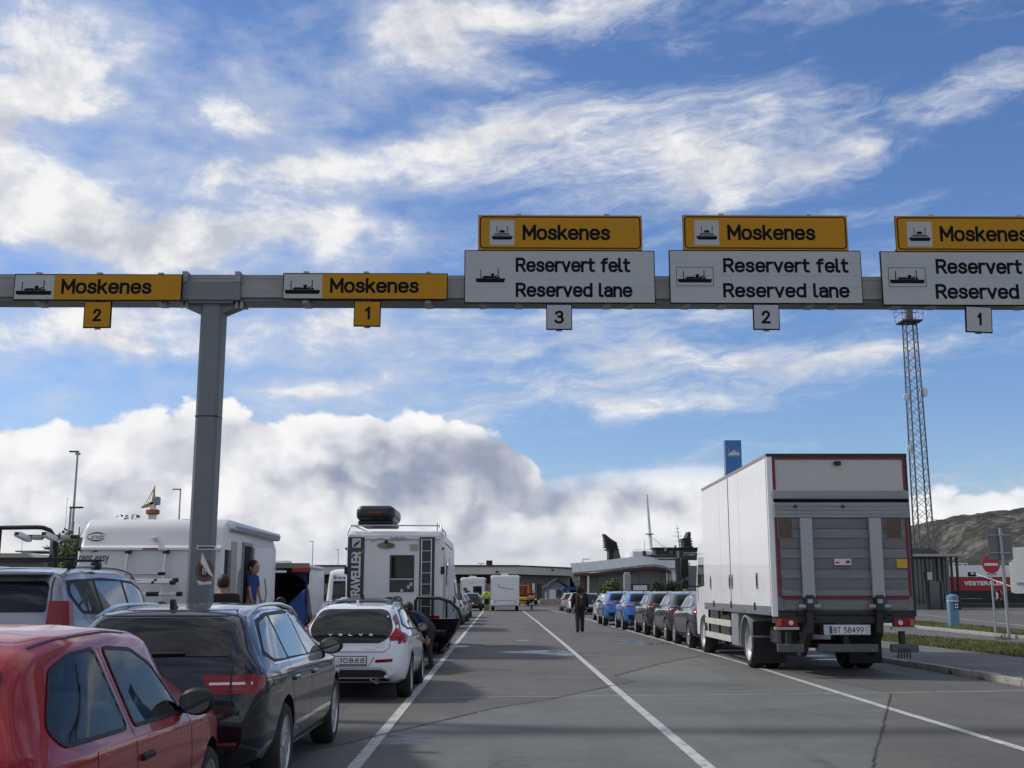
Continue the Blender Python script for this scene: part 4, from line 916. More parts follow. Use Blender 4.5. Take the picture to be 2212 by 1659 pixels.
# ---- white hatchback, sporty tail
V40 = curves([(0,.58),(.03,.76),(.06,.92),(.12,.99),(.50,1.33),(.66,1.405),(1.2,1.45),(1.9,1.46),(2.7,1.39),(3.4,1.03),(4.0,.92),(4.25,.76),(4.34,.55),(4.37,.46)],
    [(0,.68),(.06,.80),(.25,.875),(.8,.90),(3.3,.90),(3.9,.85),(4.2,.74),(4.37,.5)], 4.37, 1.82, (.86, 3.46), .335, [(0,.98),(1,1.0),(2.5,.95),(3.4,.92),(4.37,.8)], [(0,.62),(.5,.575),(1,.62),(2.4,.62),(2.9,.60),(4.3,.5)],
    ww=.225, rails=(.85,2.5,.565,mat('rail_silver',(.5,.51,.53),.3,.8)), fin=.95, fin_m=paint('ice_white',(.78,.79,.81)), mirror=(2.95,1.0), mirror_m=BLK,
    side=[([(.62,1.12),(.80,1.06),(3.05,1.0),(2.62,1.25),(2.35,1.34),(1.8,1.37),(1.1,1.34)],'day'), ([(.72,1.13),(.86,1.085),(1.18,1.075),(1.18,1.315),(1.0,1.28)],'w'), ([(1.24,1.07),(1.92,1.05),(1.92,1.335),(1.24,1.32)],'w'), ([(2.0,1.045),(2.92,1.02),(2.58,1.235),(2.33,1.305),(2.0,1.33)],'w')],
    seams=[[(1.2,1.05),(1.22,.8),(1.34,.56),(1.38,.35)],[(1.96,1.03),(1.97,.7),(1.95,.35)],[(3.0,1.0),(3.03,.7),(2.98,.35)]], handles=[(1.38,.90),(2.12,.89)],
    sill=[(1.3,.2),(3.1,.2),(3.08,.34),(1.34,.36)], screen=[(-.66,1.07),(.66,1.07),(.53,1.37),(-.53,1.37)],
    rear_win=[(-.60,1.20),(-.64,1.06),(-.58,.94),(-.46,.865),(.46,.865),(.58,.94),(.64,1.06),(.60,1.20),(.53,1.335),(.42,1.365),(-.42,1.365),(-.53,1.335)],
    lamps_side=[[(.03,.86),(.03,.97),(.42,1.02),(.30,.93),(.22,.87)]],
    rear=[('tail_light',[(.60,1.24),(.675,1.10),(.645,1.02),(.60,.965),(.60,.90),(.86,.90),(.86,.97),(.76,1.03),(.70,1.16),(.63,1.30)],REDL),('bumper_cladding',[(-.62,.30),(.62,.30),(.56,.44),(.48,.475),(-.48,.475),(-.56,.44)],BLK)],
    rear_lines=[('tailgate_seam',[(-.62,.90),(-.60,.79),(-.52,.735),(.52,.735),(.60,.79),(.62,.90)],.008,SEAM),('valance_trim',[(-.62,.34),(-.56,.46),(-.48,.497),(.48,.497),(.56,.46),(.62,.34)],.02,mat('valance_silver',(.5,.51,.52),.35,.7)),('fog_reflector',[(.40,.60),(.66,.615)],.045,REDL),('fog_reflector',[(-.40,.60),(-.66,.615)],.045,REDL),('plate_recess',[(-.38,.66),(-.30,.53),(.30,.53),(.38,.66)],.008,SEAM)],
    front=[('headlight',[(.40,.62),(.70,.68),(.72,.78),(.43,.72)],CLRL)], plate=(-.26,.26,.555,.665,'10868'), roff={})
# ---- small red three-door
POLO = curves([(0,.50),(.03,.72),(.06,.84),(.12,.90),(.38,1.28),(.55,1.36),(.9,1.405),(1.6,1.42),(2.2,1.38),(2.88,.95),(3.3,.87),(3.55,.74),(3.66,.55),(3.70,.46)],
    [(0,.62),(.06,.73),(.25,.80),(.8,.82),(2.8,.825),(3.3,.79),(3.55,.68),(3.70,.46)], 3.70, 1.65, (.66, 3.02), .285, [(0,.86),(1,.855),(2.2,.835),(2.9,.82),(3.7,.70)], [(0,.56),(.45,.545),(1,.585),(2.1,.58),(2.5,.56),(3.6,.5)],
    ww=.19, spokes=0, rim=mat('hub_cover',(.33,.34,.35),.5,.3), fin=None, mirror=(2.38,.90), mirror_m=BLK, mirror_s=(.115,.06,.085), handle_m=BLK,
    side=[([(.40,.96),(.50,.88),(1.34,.865),(1.22,1.31),(.90,1.295),(.66,1.245)],'b'), ([(.42,.97),(.50,.895),(1.33,.88),(1.21,1.30),(.90,1.285),(.66,1.225)],'w'), ([(1.42,.87),(2.46,.85),(2.10,1.18),(1.80,1.285),(1.31,1.315)],'b'), ([(1.45,.88),(2.40,.86),(2.08,1.165),(1.79,1.268),(1.35,1.298)],'w')],
    seams=[[(1.29,1.30),(1.40,.86),(1.41,.60),(1.42,.32)],[(2.44,.94),(2.48,.6),(2.46,.32)],[(1.42,.32),(2.46,.32)],[(2.50,.91),(2.62,.84),(3.2,.80)]], handles=[(1.57,.71)],
    sill=[(.95,.18),(2.7,.18),(2.7,.23),(.95,.23)], screen=[(-.58,1.04),(.58,1.04),(.50,1.33),(-.50,1.33)],
    rear_win=[(-.53,.96),(.53,.96),(.49,1.22),(.42,1.28),(-.42,1.28),(-.49,1.22)], lamps_side=[[(.04,.66),(.04,.88),(.20,.89),(.17,.66)]],
    rear=[('tail_light',[(.53,.66),(.74,.66),(.74,.88),(.53,.88)],REDL),('bumper_cladding',[(-.6,.36),(.6,.36),(.62,.46),(-.62,.46)],BLK)],
    rear_lines=[('tailgate_seam',[(-.56,.92),(-.5,.58),(.5,.58),(.56,.92)],.008,SEAM)], front=[('headlight',[(.38,.58),(.64,.60),(.66,.72),(.40,.70)],CLRL)], plate=(-.26,.26,.62,.73,''), see=True, screen_y=2.8, res=(56,190), ss=.018, sm=.025)
# ---- compact crossover, five doors
CROS = curves([(0,.66),(.03,.84),(.07,1.02),(.16,1.10),(.46,1.46),(.60,1.53),(1.2,1.58),(1.9,1.59),(2.6,1.52),(3.35,1.12),(4.0,1.02),(4.25,.86),(4.34,.62),(4.37,.50)],
    [(0,.70),(.06,.80),(.25,.88),(.8,.905),(3.3,.91),(3.9,.87),(4.2,.76),(4.37,.5)], 4.37, 1.84, (.86, 3.5), .36, [(0,1.06),(1,1.07),(2.5,1.03),(3.4,1.0),(4.37,.85)], [(0,.62),(.5,.60),(1,.64),(2.4,.64),(2.9,.61),(4.3,.5)],
    bot=[(0,.40),(.25,.30),(.7,.27),(3.8,.25),(4.15,.27),(4.37,.36)], ww=.225, rails=(.7,2.45,.60,CHR), fin=.72, mirror=(2.85,1.10), wiper=((-.2,1.16),(.25,1.18)),
    side=[([(.58,1.22),(.78,1.14),(2.98,1.08),(2.58,1.36),(2.3,1.46),(1.8,1.49),(1.1,1.47)],'day'), ([(.70,1.235),(.82,1.165),(1.16,1.155),(1.16,1.44),(1.0,1.41)],'w'), ([(1.23,1.15),(1.9,1.13),(1.9,1.455),(1.23,1.445)],'w'), ([(1.98,1.125),(2.86,1.10),(2.54,1.345),(2.28,1.43),(1.98,1.45)],'w')],
    seams=[[(1.2,1.13),(1.22,.8),(1.36,.56),(1.4,.40)],[(1.94,1.12),(1.95,.7),(1.93,.40)],[(2.95,1.08),(2.99,.7),(2.95,.40)]], handles=[(1.38,.97),(2.1,.96)], trim=CHR, trimw=.022,
    sill=[(1.28,.25),(3.08,.25),(3.05,.40),(1.32,.42)], screen=[(-.67,1.16),(.67,1.16),(.55,1.5),(-.55,1.5)],
    rear_win=[(-.62,1.16),(.62,1.16),(.56,1.42),(.48,1.475),(-.48,1.475),(-.56,1.42)], lamps_side=[[(.03,.96),(.03,1.07),(.40,1.09),(.16,.98)]],
    rear=[('tail_light',[(.42,1.045),(.84,1.09),(.84,.97),(.52,.97)],REDL),('bumper_cladding',[(-.68,.42),(.68,.42),(.74,.62),(-.74,.62)],BLK)],
    rear_lines=[('tailgate_seam',[(-.64,1.06),(-.62,.85),(-.52,.78),(.52,.78),(.62,.85),(.64,1.06)],.008,SEAM),('lamp_glint',[(.50,1.03),(.76,1.045)],.018,CLRL),('lamp_glint',[(-.50,1.03),(-.76,1.045)],.018,CLRL)],
    front=[('headlight',[(.40,.74),(.72,.80),(.74,.90),(.43,.82)],CLRL)], plate=(-.26,.26,.82,.93,''))
# ---- tall square off-roader
SUV = curves([(0,.70),(.03,.95),(.05,1.22),(.10,1.32),(.22,1.70),(.36,1.81),(1.0,1.865),(2.2,1.87),(3.0,1.80),(3.62,1.28),(4.4,1.18),(4.62,1.0),(4.72,.7),(4.76,.55)],
    [(0,.80),(.05,.87),(.2,.925),(.8,.94),(3.6,.945),(4.4,.91),(4.65,.80),(4.76,.6)], 4.76, 1.90, (.95, 3.74), .39, [(0,1.32),(1,1.31),(2.5,1.25),(3.7,1.18),(4.76,.98)], [(0,.72),(.3,.70),(1,.71),(2.8,.70),(3.3,.66),(4.7,.55)],
    bot=[(0,.48),(.25,.38),(.7,.34),(4.2,.34),(4.5,.38),(4.76,.48)], ww=.26, mirror=(3.30,1.34), mirror_m=BLK, mirror_s=(.12,.08,.11),
    side=[([(.40,1.56),(.60,1.37),(3.36,1.27),(2.95,1.60),(2.6,1.71),(1.5,1.74),(.46,1.70)],'b'), ([(.46,1.57),(.62,1.40),(1.14,1.385),(1.14,1.70),(.52,1.67)],'w'), ([(1.24,1.38),(2.12,1.35),(2.12,1.70),(1.24,1.70)],'w'), ([(2.22,1.345),(3.20,1.30),(2.90,1.575),(2.58,1.67),(2.22,1.69)],'w')],
    seams=[[(1.19,1.24),(1.2,.9),(1.36,.66),(1.4,.45)],[(2.17,1.22),(2.18,.8),(2.17,.45)],[(3.28,1.18),(3.3,.8),(3.28,.45)]], handles=[(1.38,1.16),(2.34,1.14)],
    screen=[(-.70,1.36),(.70,1.36),(.60,1.76),(-.60,1.76)], rear_win=[(-.66,1.38),(.66,1.38),(.63,1.66),(.58,1.70),(-.58,1.70),(-.63,1.66)], 
    rear=[('plate_garnish',[(-.45,1.10),(.45,1.10),(.43,1.18),(-.43,1.18)],CHR),('bumper_cladding',[(-.78,.5),(.78,.5),(.80,.6),(-.80,.6)],BLK)],
    rear_lines=[('door_gap',[(.64,1.74),(.685,1.5),(.69,.74)],.012,SEAM),('door_gap',[(-.64,1.74),(-.685,1.5),(-.69,.74)],.012,SEAM)], front=[('headlight',[(.5,.92),(.80,.94),(.80,1.08),(.52,1.06)],CLRL)], plate=(-.26,.26,.78,.89,''))

NIGHT = paint('night_blue', (.007,.009,.014), .2, .22); ICE = paint('ice_white', (.78,.79,.81)); RED = paint('flash_red', (.29,.006,.010), 0, .25, .7); SILV = paint('silver', (.25,.27,.31), .5, .28)
GREY = paint('graphite_brown', (.030,.027,.026), .2, .26); BLUE = paint('bright_blue', (.035,.16,.46), .35, .26); BLACK = paint('black', (.008,.008,.009), 0, .2); DRED = paint('dark_red', (.32,.02,.03)); GREEN = paint('pale_green', (.28,.40,.22), .2); LGREY = paint('light_grey', (.40,.41,.42), .4)

def place_x(xpx, Y): return at(xpx, 1276, Y).x
# red car, rear at Y 4.75
t, sh = make_car('hatchback', 'red three-door hatchback in the bottom left corner', POLO, RED, (-1.96-.8, 4.87, 0), 0, 'cars waiting in the left lane')
sh.strip('roof_channel', [(.50,.62),(.53,1.0),(.53,1.9)], .012, 'T', SEAM, t)
for yy in (.34,): sh.strip('roof_seam', [(-.5,yy),(.5,yy)], .008, 'T', SEAM, t)
sh.patch('filler_flap', [(.82,.66),(1.02,.66),(1.02,.83),(.82,.83)], 'R', RED, t, .003, .05, .03)
# dark estate
t, sh = make_car('estate_car', 'dark blue-black estate car with chrome roof rails beside the gantry post', EST, NIGHT, (-1.76-.915, 8.75, 0), 0, 'cars waiting in the left lane')
h, n = sh.hit('B', (0, .92)); bd = t
for k in range(1):
    em = MB(); cz = .955; yb = sh.hit('B', (0, cz))[0].y-.006
    rr, r2 = .058, .049; N_ = 28
    em.add([(rr*math.cos(2*math.pi*i/N_), yb, cz+rr*math.sin(2*math.pi*i/N_)) for i in range(N_)]+[(r2*math.cos(2*math.pi*i/N_), yb, cz+r2*math.sin(2*math.pi*i/N_)) for i in range(N_)], [(i,(i+1)%N_,N_+(i+1)%N_,N_+i) for i in range(N_)])
    def bar(a, b, w=.011):
        a, b = Vector(a), Vector(b); d = (b-a).normalized(); q = Vector((-d.y,d.x))*w/2
        em.add([(p.x, yb+.0003*len(em.f)/20, cz+p.y) for p in (a+q,a-q,b-q,b+q)], [(0,1,2,3)])
    for a, b in [((-.021,.044),(0,.004)),((0,.004),(.021,.044)),((-.042,.024),(-.019,-.040)),((-.019,-.040),(0,.0)),((0,.0),(.019,-.040)),((.019,-.040),(.042,.024))]: bar(a, b)
    em.build('round_emblem', mat('emblem_silver', (.66,.67,.68), .35, .2), bd, recalc=False)
# white hatchback
t, sh = make_car('hatchback', 'white hatchback with red corner lights and plate 10868', V40, ICE, (-1.36-.86, 16.9, 0), 0, 'cars waiting in the left lane')
t.scale = (.97,.97,.97)
for i, ch in enumerate('VOLVO'):
    q = (i-2)*.155; h, n = sh.hit('B', (q,.965)); h2, _ = sh.hit('B', (q,1.0)); zd = (h2-h).normalized(); stext(ch, .055, .036, .011, mat('letter_silver',(.7,.7,.7),.3), t, h+n*.018-Vector((.027,0,0)), zd=zd, name='tailgate_letter')
MB().cyl((.42,.06,.30),(.42,.3,.30),.04,14).build('exhaust_pipe', CHR, t, 40)
for q in (.35,.60): MB().tube([(q-.05,.02,.42),(q-.02,.0,.33),(q+.04,.02,.29)], .012, 6).build('valance_trim', ALU, t, 60) if q == .35 else None
sh.strip('model_badge', [(.40,.80),(.53,.80)], .02, 'B', ALU, t, .006); sh.strip('model_badge', [(.22,.775),(.40,.775)], .018, 'B', ALU, t, .006)
# silver off-roader
t, sh = make_car('off_roader', 'silver off-road car with dark rear window and black roof bars', SUV, SILV, (-4.46-.94, 11.8, 0), 0, 'vehicles waiting in the second lane')
for sg in (-1,1):
    P = [(sg*.66, .55+i*.18, sh.hit('T', (sg*.66, .55+i*.18))[0].z+.01+(.05 if 0 < i < 13 else 0)) for i in range(14)]; MB().tube(P, .02, 8).build('roof_rail', ALU, t, 60)
    for y in (.7,1.5): MB().rbox(sg*.66-.05, sg*.66+.05, y-.06, y+.06, P[3][2]-.03, P[3][2]+.06, .02, 2).build('rack_foot', BLK, t, 40)
for y in (.7,1.5): MB().rbox(-.72, .72, y-.035, y+.035, 1.935, 1.965, .012, 2).build('roof_bar', BLK, t, 40)
for sg in (-1,1):
    q = MB().add([(sg*x, y, z) for z, o in ((1.245,0),(1.50,-.035)) for x, y in ((.715,.012+.03*(z>1.4)),(.86+o,.03+.03*(z>1.4)),(.925+o,.11+.02*(z>1.4)),(.93+o,.22),(.72,.22))], [(0,1,2,3,4),(9,8,7,6,5)]+[(i,(i+1)%5,5+(i+1)%5,5+i) for i in range(5)]).build('tail_light', REDL, t); MB().add([(sg*x, y, z) for z in (1.03,1.24) for x, y in ((.72,.008),(.865,.028),(.93,.11),(.935,.22),(.72,.22))], [(0,1,2,3,4),(9,8,7,6,5)]+[(i,(i+1)%5,5+(i+1)%5,5+i) for i in range(5)]).build('lower_lamp', CLRL, t)
MB().rbox(-.60, .60, .16, .44, 1.765, 1.80, .014, 2).build('rear_spoiler', SILV, t, 40)
# right row, nearest first
cro = {}
def crossover(label, pm, X, Y, spec=CROS, name='crossover'):
    key = spec['L']
    if key not in cro:
        t, _ = make_car(name, label, spec, pm, (X, Y, 0), 0, 'cars waiting in the right lane'); cro[key] = (t, pm); return t
    p, pm0 = cro[key]; c = copy_tree(p); c.location = (X, Y, 0); c.name = name; c['label'] = label
    if pm != pm0: repaint(c, pm0, pm)
    return c
crossover('brown-grey crossover nearest to the front of the box truck', GREY, 5.35+.92, 36.1)
crossover('brown-grey crossover queued right behind the nearer blue crossover', GREY, 5.3+.92, 41.2)
crossover('nearer bright blue crossover, directly ahead of the brown-grey ones', BLUE, 5.1+.92, 46.8)
crossover('farther bright blue crossover, right behind the white hatchback', BLUE, 4.85+.92, 52.8)
crossover('dark crossover half hidden by the front of the box truck', paint('dark_steel', (.055,.058,.062), .4, .26), 5.35+.92, 31.6)
HAT = dict(V40); HAT['L'] = 4.37001; HAT['plate'] = (-.26,.26,.555,.665,'')
def hatch(label, pm, X, Y, grp='cars waiting in the right lane'):
    c = crossover(label, pm, X, Y, HAT, 'hatchback'); c['group'] = grp; return c
hatch('white hatchback ahead of the blue crossovers', ICE, 5.25+.9, 60.5)
hatch('dark red hatchback just ahead of the white one, right of walking man', DRED, 5.75+.9, 66.5)
hatch('black hatchback left of the walking man, far up the right lane', BLACK, 5.3+.9, 78)
hatch('white hatchback left of the walking man, far up the right lane', ICE, 5.1+.9, 84)
hatch('pale grey hatchback farthest ahead in the right lane', LGREY, 5.0+.9, 92)
hatch('dark hatchback queued right behind the far leaf-print motorhome', BLACK, place_x(1018,94), 93, 'cars waiting in the left lane')
hatch('pale green car ahead of the white panel van', GREEN, -1.75-.9, 54, 'cars waiting in the left lane')
hatch('light grey car farther ahead of the pale green one', LGREY, -1.7-.9, 60, 'cars waiting in the left lane')
hatch('black car between the light grey one and the hi-vis worker', BLACK, -1.75-.9, 68, 'cars waiting in the left lane')

# ------------------------------------------------------------------ box truck
TW = mat('truck_white', (.80,.80,.80), .30, var=.02, scale=1.2, coat=.4, dirt=(.72,.71,.69), dirt_amt=.25)
TSH = mat('truck_header', (.52,.51,.48), .45, var=.04, scale=2, dirt=(.5,.48,.45), dirt_amt=.5)
TAL = mat('lift_grey', (.185,.19,.195), .5, .2, var=.10, scale=4, stretch=(.4,1,3), dirt=(.13,.13,.13), dirt_amt=.6)
TLT = mat('lift_channel', (.37,.385,.395), .45, .2, var=.06, scale=4, dirt=(.33,.34,.35)); TFL = mat('lift_flap', (.30,.31,.31), .5, .25, var=.12, scale=5, stretch=(.3,1,4), dirt=(.2,.2,.2), dirt_amt=.7)
TRD = mat('truck_red', (.17,.014,.017), .4, var=.08); TDK = mat('chassis_black', (.020,.021,.023), .6, var=.3, scale=8, dirt=(.07,.066,.06), dirt_amt=.6); CREAM = mat('guard_cream', (.55,.54,.48), .5, var=.08, scale=5, dirt=(.3,.28,.24))
TY = 21.5; TXc = at(1815,1276,TY).x + .06
def zt(y): return at(1815, y, TY).z
def xt(x, y=1276): return at(x, y, TY).x - at(1815,1276,TY).x
t = thing('box_truck', 'white box truck with grey tail lift and plate BT 58499', 'truck', (TXc, TY, 0), -.012)
H2 = 1.36; zT = zt(983); zB = zt(1318); LB = 7.6
box = MB().box(-H2+.012, H2-.012, .06, LB, zB, zT-.03).build('cargo_box', TW, t)
MB().box(-H2-.004, H2+.004, .05, LB+.01, zT-.029, zT+.03).build('roof_edge', mat('roof_edge_grey',(.30,.27,.27),.6,var=.1), box)
MB().box(-H2-.002, -H2+.10, .0, .058, zB-.12, zT-.03).build('corner_post', TW, box); MB().box(H2-.03, H2+.004, .0, .058, zB-.12, zT-.03).build('corner_post', TDK, box)
MB().box(-H2-.006, H2+.006, -.01, .049, zT-.03, zT+.028).build('top_edge', TDK, box)
# side wall panels with recessed joints
ysp = [.11, 2.85, 4.0, 5.15, LB-.02]
for sx in (-1, 1):
    for a, b in zip(ysp[:-1], ysp[1:]): MB().box(min(sx*(H2-.011), sx*(H2+.006)), max(sx*(H2-.011), sx*(H2+.006)), a+.012, b-.012, zB+.07, zT-.05).build('side_panel', TW, box)
    MB().box(min(sx*(H2-.02), sx*(H2+.012)), max(sx*(H2-.02), sx*(H2+.012)), .06, LB, zB-.10, zB+.065).build('side_rail', ALU, box)
    for yy, hw in ((1.25,.09),(3.82,.06),(4.14,.06),(6.6,.07)):
        q = MB().rbox(min(sx*H2, sx*(H2+.014)), max(sx*H2, sx*(H2+.014)), yy-hw, yy+hw, zB+.40, zB+.72, .004, 1).build('latch_plate', mat('latch_grey',(.22,.22,.22),.4,.6), box)
        MB().box(min(sx*(H2+.014), sx*(H2+.026)), max(sx*(H2+.014), sx*(H2+.026)), yy-.02, yy+.02, zB+.46, zB+.66).build('latch_handle', TDK, q)
    MB().box(min(sx*(H2+.002), sx*(H2+.014)), max(sx*(H2+.002), sx*(H2+.014)), 3.985, 4.015, zB+.07, zT-.06).build('door_seal', TDK, box)
    for yy in (1.5,4.0,6.2): MB().rbox(min(sx*(H2+.01), sx*(H2+.035)), max(sx*(H2+.01), sx*(H2+.035)), yy-.03, yy+.03, zB-.02, zB+.13, .006, 1).build('drop_lock', TDK, box)
    for yy in (.2,2.6,5.0,7.2): MB().rbox(min(sx*(H2+.012), sx*(H2+.03)), max(sx*(H2+.012), sx*(H2+.03)), yy-.05, yy+.05, zB-.075, zB-.035, .006, 1).build('marker_lamp', AMBL, box)
# rear header
zs0, zs1 = zt(1078), zt(1060)
hd = MB().box(-H2+.11, H2-.05, .02, .06, zs1, zT-.03).build('rear_header', TSH, t)
MB().box(-H2+.11, -H2+.16, .005, .019, zs1+.02, zT-.035).build('red_strip', TRD, hd); MB().box(H2-.085, H2-.035, .005, .019, zs1+.02, zT-.035).build('red_strip', TRD, hd); MB().box(-H2+.161, H2-.086, .005, .019, zT-.085, zT-.035).build('red_strip', TRD, hd)
MB().rbox(-.06, .08, -.05, .019, zT-.20, zT-.12, .02, 2).build('rear_camera', TDK, hd, 40)
MB().rbox(-H2+.08, H2-.01, -.05, .06, zs0, zs1, .012, 2).build('rear_sill', TFL, t)
zf0, zf1 = zt(1119), zt(1086)
MB().box(-H2+.07, H2-.02, .03, .055, zf1+.005, zs0-.005).build('shadow_gap', VOID, t)
fl = MB().rbox(-H2+.09, H2-.03, -.07, .03, zf0, zf1, .01, 1).build('lift_flap', TFL, t)
for q in (.25,.5,.75): MB().box(-H2+.10, H2-.04, -.0745, -.0705, zf0+(zf1-zf0)*q-.006, zf0+(zf1-zf0)*q+.006).build('flap_rib', TAL, fl)
for q in (-.86,.05): MB().rbox(q-.035, q+.035, -.10, -.0706, zf1-.1, zf1-.05, .01, 1).build('flap_catch', TDK, fl)
# lift platform: one board per slat
sy = [1120.5,1141.6,1162.6,1185,1206,1229,1250,1272,1287]
plat = MB().box(-H2+.10, H2-.04, -.01, .028, zt(1290), zf0-.004).build('lift_platform', TAL, t)
for i in range(8):
    z1, z0 = zt(sy[i])-.006, zt(sy[i+1])+.004; d0, d1 = (-.055,-.018) if i % 2 else (-.03,-.05)
    MB().add([(-H2+.19,d0,z0),(H2-.13,d0,z0),(H2-.13,d1,z1),(-H2+.19,d1,z1),(-H2+.19,-.0105,z0),(H2-.13,-.0105,z0),(H2-.13,-.0105,z1),(-H2+.19,-.0105,z1)], [(0,1,2,3),(4,7,6,5),(0,4,5,1),(1,5,6,2),(2,6,7,3),(3,7,4,0)]).build('slat', TAL, plat)
for a, b in ((-H2+.12,-H2+.17),(H2-.11,H2-.06)): MB().box(a, b, -.02, -.0105, zt(1288), zf0-.02).build('red_strip', TRD, plat)
for a, b in ((-H2+.19,-.81),(-.52,.50),(.78,H2-.13)): MB().box(a, b, -.03, -.0105, zt(1294), zt(1287)-.002).build('red_strip', TRD, plat)
for sx in (-.68,.64): MB().rbox(sx-.115, sx+.115, -.13, -.056, zt(1291), zf0-.005, .012, 2).build('lift_channel', TLT, t)
for (a, b) in ((1679,1709),(1914,1945)):
    q = MB().box(xt(a), xt(b), -.066, -.0555, zt(1162), zt(1122)).build('view_port', mat('port_brown',(.075,.05,.03),.25,var=.4,scale=12), plat); MB().box(xt(a)-.02, xt(b)+.02, -.06, -.0552, zt(1163.5), zt(1121)).build('port_frame', TAL, q)
q = MB().box(xt(1797), xt(1833), -.062, -.0556, zt(1226), zt(1207)).build('warning_label', mat('label_white',(.65,.6,.6),.5,var=.2,scale=30), plat); MB().box(xt(1797)+.002, xt(1833)-.002, -.064, -.0622, zt(1226)+.004, zt(1221)).build('label_band', TRD, q); MB().box(xt(1799), xt(1808), -.064, -.0622, zt(1217), zt(1214)).build('label_mark', TRD, q); MB().box(xt(1822), xt(1830), -.064, -.0622, zt(1217), zt(1211)).build('label_mark', TRD, q)
MB().box(xt(1931), xt(1954), -.062, -.0556, zt(1227), zt(1208)).build('yellow_label', mat('label_yellow',(.55,.36,.03),.5,var=.2,scale=20), plat)
MB().box(-H2+.10, H2-.04, -.005, .03, zt(1319), zt(1293)).build('lower_apron', TAL, t)
for a, b in ((-H2+.22,-.85),(-.52,.46),(.80,H2-.16)): MB().rbox(a, b, -.03, -.0055, zt(1317), zt(1296), .01, 1).build('apron_board', TAL, t)
# chassis, lift arms
MB().box(-H2+.05, H2-.02, .02, .30, zt(1346), zt(1321)).build('rear_crossmember', TDK, t)
MB().box(-.45,-.33,.1,LB+1.6,.78,1.06).build('chassis_rail', TDK, t); MB().box(.33,.45,.1,LB+1.6,.78,1.06).build('chassis_rail', TDK, t)
for sx in (-.68,.64):
    a = MB().rbox(sx-.085, sx+.085, -.16, .04, zt(1320), zt(1285), .02, 1).build('lift_hinge', TDK, t); MB().cyl((sx-.2,-.10,zt(1310)),(sx+.2,-.10,zt(1310)),.045,12).build('hinge_pin', GALV, a, 40); MB().rbox(sx-.05, sx+.05, -.17, -.161, zt(1303), zt(1294), .002, 1).build('hinge_pad', TLT, a)
    MB().prism([(-.12,1.25),(.05,1.25),(.10,1.0),(.75,.55),(.75,.38),(.55,.36),(-.06,.82)], 'x', sx-.06, sx+.06).build('lift_arm', TDK, t)
    MB().cyl((sx+.10,-.02,1.15),(sx+.10,.9,.52),.05,12).build('lift_ram', TDK, t, 40)
MB().cyl((-.9,.05,1.19),(.9,.05,1.19),.065,14).build('lift_shaft', TDK, t, 40)
for a, b in ((1668,1724),(1755,1882),(1910,1968)):
    q = MB().rbox(xt(a), xt(b), -.05, .07, zt(1409), zt(1391), .015, 2).build('underrun_bar', mat('bar_grey',(.10,.105,.11),.5,.4,var=.2), t); MB().box((xt(a)+xt(b))/2-.05, (xt(a)+xt(b))/2+.05, .071, .16, zt(1405), .85).build('bar_bracket', TDK, q)
for a, b in ((1667,1712),(1917,1962)):
    q = MB().rbox(xt(a), xt(b), -.06, .05, zt(1354), zt(1336), .012, 1).build('tail_light', REDL, t); m0 = xt(a)+(xt(b)-xt(a))*(.68 if a < 1800 else .32)
    MB().prism([(m0+.045*math.cos(k), (zt(1354)+zt(1336))/2+.045*math.sin(k)) for k in np.linspace(0,6.283,17)[:-1]], 'y', -.066, -.0605).build('reverse_lamp', CLRL, q)
    e0, e1 = (xt(a)+.01, xt(a)+.09) if a < 1800 else (xt(b)-.09, xt(b)-.01); MB().rbox(e0, e1, -.068, -.0605, zt(1352), zt(1338), .003, 1).build('indicator_lamp', AMBL, q)
    MB().box(xt(a)-.03, xt(b)+.03, -.05, .06, zt(1360), zt(1354.5)).build('lamp_tray', mat('tray_grey',(.42,.42,.42),.5,var=.1), q); MB().box(xt(a)+.1, xt(b)-.1, .051, .12, zt(1354), zt(1322)).build('lamp_bracket', TDK, q)
ph = MB().rbox(xt(1768), xt(1868), -.03, .0, zt(1371.5), zt(1349.5), .012, 2).build('plate_holder', mat('holder_white',(.55,.56,.56),.5,var=.06,dirt=(.35,.35,.35)), t); MB().box(-.2,.3,.001,.12,zt(1368),zt(1346.5)).build('holder_bracket', TDK, t)
pl = MB().rbox(xt(1779), xt(1855), -.042, -.0305, zt(1369), zt(1352), .003, 1).build('number_plate', PLATE, ph); MB().box(xt(1779)+.003, xt(1779)+.06, -.0435, -.0421, zt(1369)+.004, zt(1352)-.004).build('blue_band', mat('plate_blue',(.02,.06,.30),.5), pl)
[stext(tx_, xt(b_)-xt(a_), (zt(1354.2)-zt(1366.8)), .017, PLTX, pl, (xt(a_), -.0436, zt(1366.8)), gap=.26) for tx_, a_, b_ in (('BT',1788,1804),('58499',1810,1853))]
